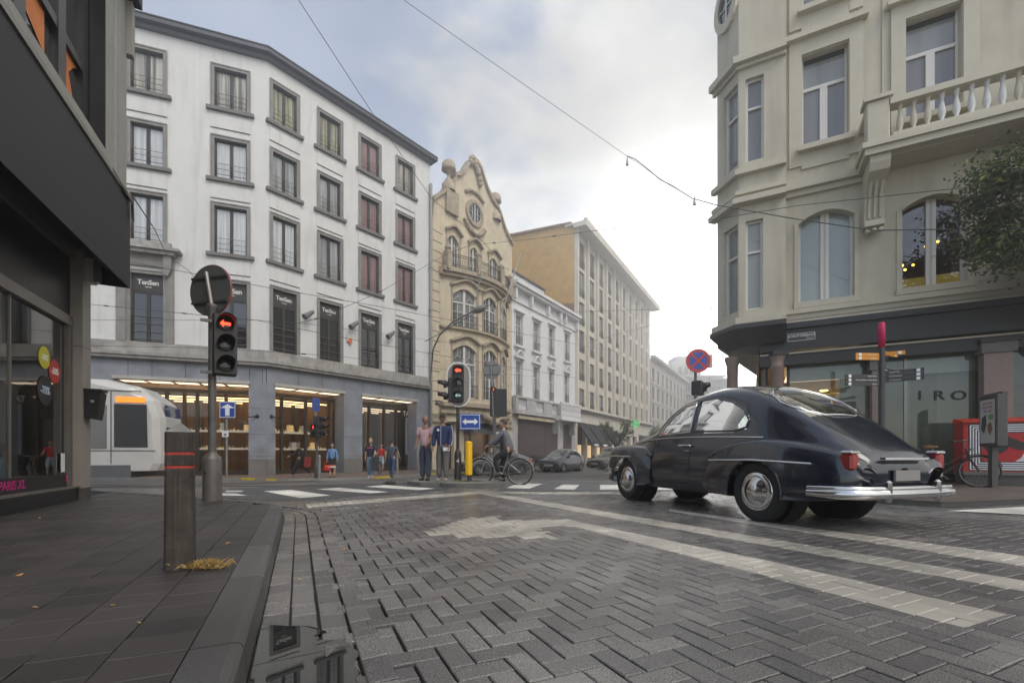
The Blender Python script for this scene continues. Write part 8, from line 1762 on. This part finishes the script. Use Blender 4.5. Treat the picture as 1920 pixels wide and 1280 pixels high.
def person(label, pos, face, h=1.75, skin=None, top=None, sleeve='short', legs=None, leg_len='long', shoes=None, hair=None, hair_style='short', pose=None, build_=1.0, skirt=None, group=None, extra=None, bald=False):
    """local frame: x to the person's right, y forward, z up"""
    skin = skin or m_skin; P = dict(la=(8, 15), ra=(8, 15), ll=(0, 0), rl=(0, 0), lean=0, head=0, lo=8, ro=8, sit=None); P.update(pose or {})
    root = thing('person', label, 'person', pos, face, group); k = h / 1.75; V = Vector
    def rot(v, ax, a): return Matrix.Rotation(R(a), 3, ax) @ v
    pel = V((0, 0, .93)) if P['sit'] is None else V((0, 0, P['sit'])); ln = P['lean']
    up = lambda d: rot(V((0, 0, d)), 'X', -ln)
    ab, ch, nk, hb_ = pel + up(.17), pel + up(.38), pel + up(.54), pel + up(.60)
    hc = nk + rot(V((0, .015, .17)), 'X', -ln * .3)
    J = {'pel': pel, 'ab': ab, 'ch': ch, 'nk': nk, 'hb': nk.lerp(hc, .5)}
    for s, nm in ((-1, 'l'), (1, 'r')):
        sh = pel + up(.48) + V((s * .17 * build_, 0, 0)); f, bend = P[nm + 'a']; out = P[nm + 'o']
        d = rot(rot(V((0, 0, -1)), 'Y', -s * out), 'X', f); el = sh + d * .29; d2 = rot(rot(V((0, 0, -1)), 'Y', -s * out * .4 if bend < 60 else s * 10), 'X', f + bend); wr_ = el + d2 * .25
        J[nm + 'sh'], J[nm + 'el'], J[nm + 'wr'], J[nm + 'hd'] = sh, el, wr_, d2
        f, bend = P[nm + 'l']; hp = pel + V((s * .09, 0, -.03)); d = rot(rot(V((0, 0, -1)), 'Y', -s * 2), 'X', f); kn = hp + d * .43; d3 = rot(V((0, 0, -1)), 'X', f - bend); an = kn + d3 * .41
        J[nm + 'hp'], J[nm + 'kn'], J[nm + 'an'] = hp, kn, an; J[nm + 'to'] = an + rot(V((s * .02, .17, -.045)), 'X', f - bend); J[nm + 'he'] = an + rot(V((0, -.05, -.05)), 'X', f - bend)
    if P['sit'] is None:
        low = min(min(J['lto'].z, J['lhe'].z), min(J['rto'].z, J['rhe'].z)) - .03
        for q_ in J:
            if not q_.endswith('hd'): J[q_] = J[q_] - V((0, 0, low))
        hc = hc - V((0, 0, low))
    for q_ in J:
        if not q_.endswith('hd'): J[q_] = J[q_] * k
    hc = hc * k; Bd = build_
    names = ['pel', 'ab', 'ch', 'nk', 'hb', 'lsh', 'lel', 'lwr', 'rsh', 'rel', 'rwr', 'lhp', 'lkn', 'lan', 'rhp', 'rkn', 'ran']
    rad = dict(pel=.125, ab=.115, ch=.13, nk=.055, hb=.052, lsh=.062, lel=.042, lwr=.027, rsh=.062, rel=.042, rwr=.027, lhp=.088, lkn=.056, lan=.036, rhp=.088, rkn=.056, ran=.036)
    E = [('pel', 'ab'), ('ab', 'ch'), ('ch', 'nk'), ('nk', 'hb'), ('ch', 'lsh'), ('lsh', 'lel'), ('lel', 'lwr'), ('ch', 'rsh'), ('rsh', 'rel'), ('rel', 'rwr'), ('pel', 'lhp'), ('lhp', 'lkn'), ('lkn', 'lan'), ('pel', 'rhp'), ('rhp', 'rkn'), ('rkn', 'ran')]
    idx = {n_: i for i, n_ in enumerate(names)}; pts = [J[n_] for n_ in names]; rr = [rad[n_] * k * 1.03 * (Bd if n_ in ('pel', 'ab', 'ch', 'lhp', 'rhp') else 1) for n_ in names]; ed = [(idx[a], idx[b]) for a, b in E]
    # hands: palm and five curled fingers growing from each wrist
    for s, nm in ((-1, 'l'), (1, 'r')):
        d = J[nm + 'hd']; side = V((0, 1, 0)) - d * d.y; side = side.normalized() if side.length > .1 else V((1, 0, 0)); nrm = d.cross(side) * -s
        if P.get('grip'): side = V((s, 0, 0)); nrm = d.cross(side) * s
        w0 = idx[nm + 'wr']; palm = J[nm + 'wr'] + d * .05 * k; pts.append(palm); rr.append(.024 * k); pi = len(pts) - 1; ed.append((w0, pi))
        for t, ll in ((-.026, .062), (-.009, .07), (.009, .068), (.026, .055)):
            a = palm + (side * t + d * .035) * k; b_ = a + (d * .7 + nrm * .35) * ll * .6 * k; c_ = b_ + (d * .3 + nrm * .8) * ll * .45 * k
            i0 = len(pts); pts += [a, b_, c_]; rr += [.0085 * k, .0075 * k, .006 * k]; ed += [(pi, i0), (i0, i0 + 1), (i0 + 1, i0 + 2)]
        a = palm + (side * .032 - d * .01) * k; b_ = a + (side * .02 + d * .03 + nrm * .01) * k; i0 = len(pts); pts += [a, b_]; rr += [.010 * k, .008 * k]; ed += [(pi, i0), (i0, i0 + 1)]
    body = skin_mesh('body', pts, ed, rr, skin, root, 0, 2)
    # head with face
    hq = MB(); ha = P['head']; M_ = Matrix.Rotation(R(ha), 3, 'Z'); TH = lambda p: hc + M_ @ (V(p) * k * 1.07)
    n_, kk = 22, 18; vs = []
    for i in range(kk + 1):
        ph = math.pi * i / kk
        for j in range(n_):
            t = 2 * math.pi * j / n_; x, y, z_ = math.sin(ph) * math.cos(t), math.sin(ph) * math.sin(t), math.cos(ph)
            X, Y, Z = x * .075, y * .095, z_ * .118
            if z_ < 0: X *= 1 + .28 * z_; Y *= 1 + .16 * z_ if y > 0 else 1 + .45 * z_
            if y > .5 and abs(x) < .28 and -.38 < z_ < .12: Y += .022 * (1 - abs(x) / .28) * (1 - abs(z_ + .2) / .32)   # nose
            if y > .6 and abs(abs(x) - .38) < .16 and abs(z_ - .06) < .14: Y -= .008
            if y > .6 and abs(x) < .3 and abs(z_ + .52) < .07: Y += .005
            if y > .5 and z_ < -.75: Y += .008
            vs.append(TH((X, Y, Z)))
    hq.add(vs, [(i * n_ + j, (i + 1) * n_ + j, (i + 1) * n_ + (j + 1) % n_, i * n_ + (j + 1) % n_) for i in range(kk) for j in range(n_)], skin, True)
    for s in (-1, 1):
        hq.sphere((0, 0, 0), 1, skin, 8, 6, lambda p, s=s: TH((s * .077 + p[0] * .008, -.005 + p[1] * .017, .0 + p[2] * .03)))
    me_ = hq.build('head', body, local=True)
    fe = MB()
    for s in (-1, 1):
        fe.sphere((0, 0, 0), 1, mat('eye_white', (.55, .53, .5), .3), 8, 6, lambda p, s=s: TH((s * .031 + p[0] * .012, .080 + p[1] * .008, .008 + p[2] * .007))); fe.sphere((0, 0, 0), 1, m_hs, 6, 5, lambda p, s=s: TH((s * .031 + p[0] * .006, .0865 + p[1] * .004, .008 + p[2] * .006)))
        fe.box(-1, 1, -1, 1, -1, 1, hair or m_hs, lambda p, s=s: TH((s * .031 + p[0] * .017, .087 + p[1] * .003, .028 + p[2] * .003)))
    fe.box(-1, 1, -1, 1, -1, 1, mat('lips', (.30, .11, .09), .5), lambda p: TH((p[0] * .022, .088 + p[1] * .004, -.062 + p[2] * .005))); fe.build('face', body, local=True)
    if hair and not bald:
        hr = MB(); vs = []; low = {'short': -.15, 'long': -1.5, 'bun': -.2, 'cap': .22}[hair_style]
        for i in range(13):
            for j in range(n_):
                t = 2 * math.pi * j / n_; front = math.sin(t) > .25; zmin = (.42 if hair_style != 'cap' else .25) if front else low; z_ = 1 - (1 - max(zmin, -1)) * i / 12; rr_ = math.sqrt(max(0, 1 - min(1, z_ * z_))) if z_ > 0 else 1
                ex = 0
                if low < -1 and not front and i > 6: ex = (i - 6) / 6 * .10
                vs.append(TH((math.cos(t) * rr_ * .084, math.sin(t) * rr_ * .103 - .004, z_ * .126 - ex + .002)))
        hr.add(vs, [(i * n_ + j, (i + 1) * n_ + j, (i + 1) * n_ + (j + 1) % n_, i * n_ + (j + 1) % n_) for i in range(12) for j in range(n_)], hair, True)
        if hair_style == 'bun': hr.sphere((0, 0, 0), 1, hair, 10, 7, lambda p: TH((p[0] * .045, -.03 + p[1] * .045, .135 + p[2] * .04)))
        if hair_style == 'cap': hr.add([TH((math.cos(R(a)) * .08, .07 + math.sin(R(a)) * .10, .036)) for a in range(0, 181, 20)] + [TH((-.07, .06, .04)), TH((.07, .06, .04))], [tuple(range(10))], hair)
        hr.build('hair' if hair_style != 'cap' else 'cap', body, local=True)
    # clothes follow the body a little outside it
    def dress(nm, keys, edges, grow, m, cut=None):
        ii = {n2: i for i, n2 in enumerate(keys)}; pp = []; r2 = []
        for n2 in keys:
            if n2 in J: pp.append(J[n2]); r2.append(((rad[n2] + (.022 if n2 == 'ab' else 0)) * (Bd if n2 in ('pel', 'ab', 'ch', 'lhp', 'rhp') else 1) + grow) * k * 1.05)
            else: a_, b_, t_ = cut[n2]; pp.append(J[a_].lerp(J[b_], t_)); r2.append(((rad[a_] * (1 - t_) + rad[b_] * t_) + grow * 1.5) * k * 1.06)
        return skin_mesh(nm, pp, [(ii[a_], ii[b_]) for a_, b_ in edges], r2, m, body, 0, 2)
    if top:
        sl = {'short': 1, 'long': 2, 'none': 0}[sleeve]; keys = ['pelt', 'ab', 'ch', 'nkt', 'lsh', 'rsh']; ed2 = [('pelt', 'ab'), ('ab', 'ch'), ('ch', 'nkt'), ('ch', 'lsh'), ('ch', 'rsh')]; cut = {'pelt': ('pel', 'ab', -.6), 'nkt': ('ch', 'nk', .82)}
        if sl == 1: keys += ['lse', 'rse']; ed2 += [('lsh', 'lse'), ('rsh', 'rse')]; cut['lse'] = ('lsh', 'lel', .75); cut['rse'] = ('rsh', 'rel', .75)
        if sl == 2: keys += ['lel', 'rel', 'lse', 'rse']; ed2 += [('lsh', 'lel'), ('lel', 'lse'), ('rsh', 'rel'), ('rel', 'rse')]; cut['lse'] = ('lel', 'lwr', .95); cut['rse'] = ('rel', 'rwr', .95)
        dress('shirt' if sl < 2 else 'jacket', keys, ed2, .014 if sl < 2 else .02, top, cut)
    if legs:
        cut = {'pt': ('pel', 'ab', .75)}; keys = ['pt', 'pel', 'lhp', 'rhp', 'lkn', 'rkn', 'le', 're']; t_ = .96 if leg_len == 'long' else .05; cut['le'] = ('lkn', 'lan', t_); cut['re'] = ('rkn', 'ran', t_)
        dress('trousers' if leg_len == 'long' else 'shorts', keys, [('pt', 'pel'), ('pel', 'lhp'), ('pel', 'rhp'), ('lhp', 'lkn'), ('rhp', 'rkn'), ('lkn', 'le'), ('rkn', 're')], .024, legs, cut)
    for nm in ('l', 'r'):
        skin_mesh('shoe', [J[nm + 'an'] + V((0, 0, -.0)), J[nm + 'he'], J[nm + 'he'].lerp(J[nm + 'to'], .6), J[nm + 'to']], [(0, 1), (1, 2), (2, 3)], [.038 * k, .036 * k, .038 * k, .026 * k], shoes or m_hs, body, 0, 2)
    if skirt:
        c0, zt, zb, cols = J['pel'], J['ab'].z + .02, J['lkn'].z + .02, skirt; q2 = MB(); zz = [zt - (zt - zb) * t for t in (0, .25, .5, .62, .74, .76, .86, .861, 1)]; rw = [.135, .155, .168, .17, .172, .173, .175, .175, .178]
        vs = [(c0.x + math.cos(a) * w_ * k, c0.y + math.sin(a) * w_ * k * .82, z_) for z_, w_ in zip(zz, rw) for a in [2 * math.pi * j / 20 for j in range(20)]]
        for i in range(8): q2.add(vs, [(i * 20 + j, i * 20 + (j + 1) % 20, (i + 1) * 20 + (j + 1) % 20, (i + 1) * 20 + j) for j in range(20)], cols[0] if i < 5 else (cols[1] if i < 7 else cols[2]), True)
        q2.build('dress', body, local=True)
    return root, J, body
def stand(px, py, lift=.12): return G(px, py, lift)
def fac_cam(px): return 0
jean = cloth('dark_jeans', (.045, .055, .085)); jean2 = cloth('light_jeans', (.17, .27, .36)); grey_tr = cloth('grey_trousers', (.12, .115, .11)); navy = cloth('navy', (.018, .03, .085)); blackc = cloth('black', (.018, .018, .02)); m_hdk = mat('dark_hair', (.02, .017, .015), .6); m_hgr = mat('grey_brown_hair', (.08, .065, .05), .7); m_hbl = mat('blond_hair', (.36, .25, .13), .6)
# facing: rz = 180 looks at the camera
p = G(798, 900.5, .101); person('bald man in a red checked shirt and dark jeans standing left of the island', (p.x, p.y, p.z), R(162), 1.72, m_skin2, check_mat('red_check', (.42, .16, .18), (.50, .44, .45), 30), 'short', jean, build_=1.12, shoes=cloth('shoe_dark', (.02, .018, .016)), bald=True, hair=m_hgr, pose=dict(la=(18, 35), ra=(10, 12), lo=5, ro=5, ll=(4, 2), rl=(-2, 0), head=25))
p = G(830, 901.5, .101); rt, J, bd = person('man in a navy track jacket and black cap holding a paper by the signal', (p.x, p.y, p.z), R(170), 1.74, m_skin2, navy, 'long', grey_tr, shoes=cloth('shoe_pale', (.35, .32, .27)), hair=mat('black_cap', (.015, .015, .017), .7), hair_style='cap', build_=1.15, pose=dict(la=(2, 30), ra=(6, 10), lo=6, ro=5, ll=(3, 1), rl=(-3, 0), head=22))
w = J['lwr']; q = MB(); q.box(w.x - .02, w.x + .16, w.y + .04, w.y + .045, w.z - .13, w.z - .04, m_swh); o = q.build('folded_paper', None)
# place the paper in the hand: it is a thing of its own
Mx = ROOTM[rt.name]
for v in o.data.vertices: v.co = Mx @ v.co
tag(o, 'white folded paper held in the hand of the man in navy', 'paper')
q = MB(); c_ = J['ch']; q.lathe([(0, .0), (.035, .0)], m_swh, 14, (0, 0, 0), 'y', lambda p: (c_.x + .07 + p[0], c_.y + .158 + p[1], c_.z + .02 + p[2]))
for s, nm in ((-1, 'l'), (1, 'r')):
    a, e_, w_ = J[nm + 'sh'], J[nm + 'el'], J[nm + 'wr']; q.tube([a + Vector((s * .055, .03, .055)), a.lerp(e_, .5) + Vector((s * .07, 0, 0)), e_ + Vector((s * .055, 0, 0)), w_ + Vector((s * .045, 0, .02))], .014, mat('pale_stripe', (.42, .47, .6), .8), 5)
q.tube([c_ + Vector((0, .155, .13)), J['ab'] + Vector((0, .15, 0)), J['pel'] + Vector((0, .15, 0))], .008, MATS['pale_stripe'], 5); q.build('jacket_stripe', bd, local=True)
p = G(623, 895, .12); rt, J, bd = person('woman in a denim jacket and striped dress waiting at the pedestrian light', (p.x, p.y, p.z), R(196), 1.60, m_skin, cloth('denim', (.13, .24, .42)), 'long', None, shoes=m_hs, hair=m_hdk, hair_style='long', pose=dict(la=(5, 20), ra=(-2, 8), lo=12, ro=12, head=-20), skirt=(blackc, cloth('orange_band', (.5, .08, .02)), cloth('cream_hem', (.55, .52, .46))))
w = ROOTM[rt.name] @ J['rwr']; q = MB(); q.sphere((w.x, w.y, w.z - .36), (.17, .10, .14), mat('red_bag', (.55, .04, .02), .4), 12, 8); q.box(w.x - .15, w.x + .15, w.y - .08, w.y + .08, w.z - .50, w.z - .38, MATS['red_bag'], None, .03); T0 = thing('handbag', 'bright red handbag hanging from the hand of the woman in denim', 'bag', (w.x, w.y, w.z - .5)); q.build('bag', T0)
q = MB(); q.tube([(w.x + .12 * math.cos(a), w.y, w.z - .28 + .24 * math.sin(a)) for a in [math.pi * i / 12 for i in range(13)]], .012, MATS['red_bag'], 6); q.build('handle', T0)
p = G(563, 894, .12); person('person in black walking left past the lit window, holding a red bag behind', (p.x, p.y, p.z), R(95), 1.72, m_skin, blackc, 'long', blackc, shoes=cloth('grey_shoe', (.2, .2, .22)), hair=m_hgr, pose=dict(la=(28, 40), ra=(-25, 15), ll=(28, 8), rl=(-24, 22), lean=6))
w = Vector((p.x + .35, p.y, p.z)); q = MB(); q.box(w.x - .16, w.x + .16, w.y - .06, w.y + .06, .45 + w.z, .95 + w.z, mat('dull_red_bag', (.28, .03, .03), .6), None, .03); tag(q.build('shopping_bag'), 'dull red bag carried behind the walking person in black', 'bag')
p = G(695, 897, .12); rt, J, bd = person('fair-haired woman in a navy top and light jeans striding towards the camera', (p.x, p.y, p.z), R(186), 1.72, m_skin, cloth('navy_tee', (.02, .025, .05)), 'short', jean2, shoes=m_swh, hair=m_hbl, hair_style='bun', pose=dict(la=(14, 50), ra=(-6, 8), lo=8, ro=10, ll=(16, 6), rl=(-10, 14), head=-8))
q = MB(); c_ = J['ch']; q.box(c_.x - .12, c_.x + .12, c_.y + .135, c_.y + .15, c_.z + .01, c_.z + .05, mat('pink_print', (.5, .06, .12), .6), None, .004); q.build('shirt_print', bd, local=True)
w = ROOTM[rt.name] @ J['lwr']; q = MB(); q.prism([(-.14, -.66), (.12, -.70), (.16, -.3), (.06, .02), (-.12, .0)], -.05, .05, mat('dark_coat', (.04, .04, .045), .8, var=.2), lambda v: (w.x + v[0], w.y + v[1], w.z + v[2])); tag(q.build('carried_coat'), 'dark coat hanging over the arm of the fair-haired woman', 'coat')
p = G(715, 884, .12); person('man in a red shirt and beige jacket wheeling a bicycle towards the kerb', (p.x, p.y, p.z), R(190), 1.70, m_skin, cloth('red_shirt', (.42, .02, .02)), 'short', cloth('pale_shorts', (.33, .42, .50)), 'short', shoes=m_hs, hair=m_hgr, pose=dict(la=(20, 45), ra=(20, 45), lo=18, ro=18, ll=(12, 8), rl=(-6, 14)))
p = G(735, 896, .12); rt, J, bd = person('man in a blue T-shirt and jeans walking away with a strap across his back', (p.x, p.y, p.z), R(-6), 1.74, m_skin, cloth('blue_grey_tee', (.075, .085, .12)), 'short', cloth('blue_jeans', (.03, .065, .13)), shoes=cloth('brown_shoe', (.06, .04, .03)), hair=m_hdk, build_=1.12, pose=dict(la=(-10, 8), ra=(12, 20), lo=16, ro=16, ll=(14, 4), rl=(-12, 16)))
q = MB(); q.tube([J['lsh'] + Vector((.06, -.05, .06)), J['ch'] + Vector((0, -.155, -.04)), J['ab'] + Vector((.14, -.08, -.06))], .015, m_hs, 5); q.build('shoulder_strap', bd, local=True)
# the cyclist, seated on the silver bicycle (local frame of person: y forward)
cz_ = math.atan2(hb.y, hb.x) - math.pi / 2; sp = oB + hb * -.24
person('cyclist in a grey sweater and dark trousers riding left over the crossing', (sp.x, sp.y, zB), cz_, 1.72, m_skin, cloth('grey_sweater', (.13, .13, .15)), 'long', blackc, shoes=m_hs, hair=m_hdk, pose=dict(sit=.96, lean=16, la=(44, 10), ra=(44, 10), lo=3, ro=3, ll=(58, 75), rl=(32, 38), grip=True, head=10))
# ------------------------------------------------------------------ HAZE IN THE FAR STREET
def haze():
    q = MB(); m = bpy.data.materials.new('haze_air'); m.use_nodes = True; nt = m.node_tree; nt.nodes.clear(); o = nt.nodes.new('ShaderNodeOutputMaterial'); v = nt.nodes.new('ShaderNodeVolumePrincipled')
    v.inputs['Color'].default_value = (.97, .98, 1, 1); v.inputs['Density'].default_value = .0075; v.inputs['Anisotropy'].default_value = .76; nt.links.new(v.outputs[0], o.inputs['Volume'])
    q.box(-26, 82, -9, 152, -1.5, 30.5, m); b = q.build('haze'); b['kind'] = 'stuff'
haze()
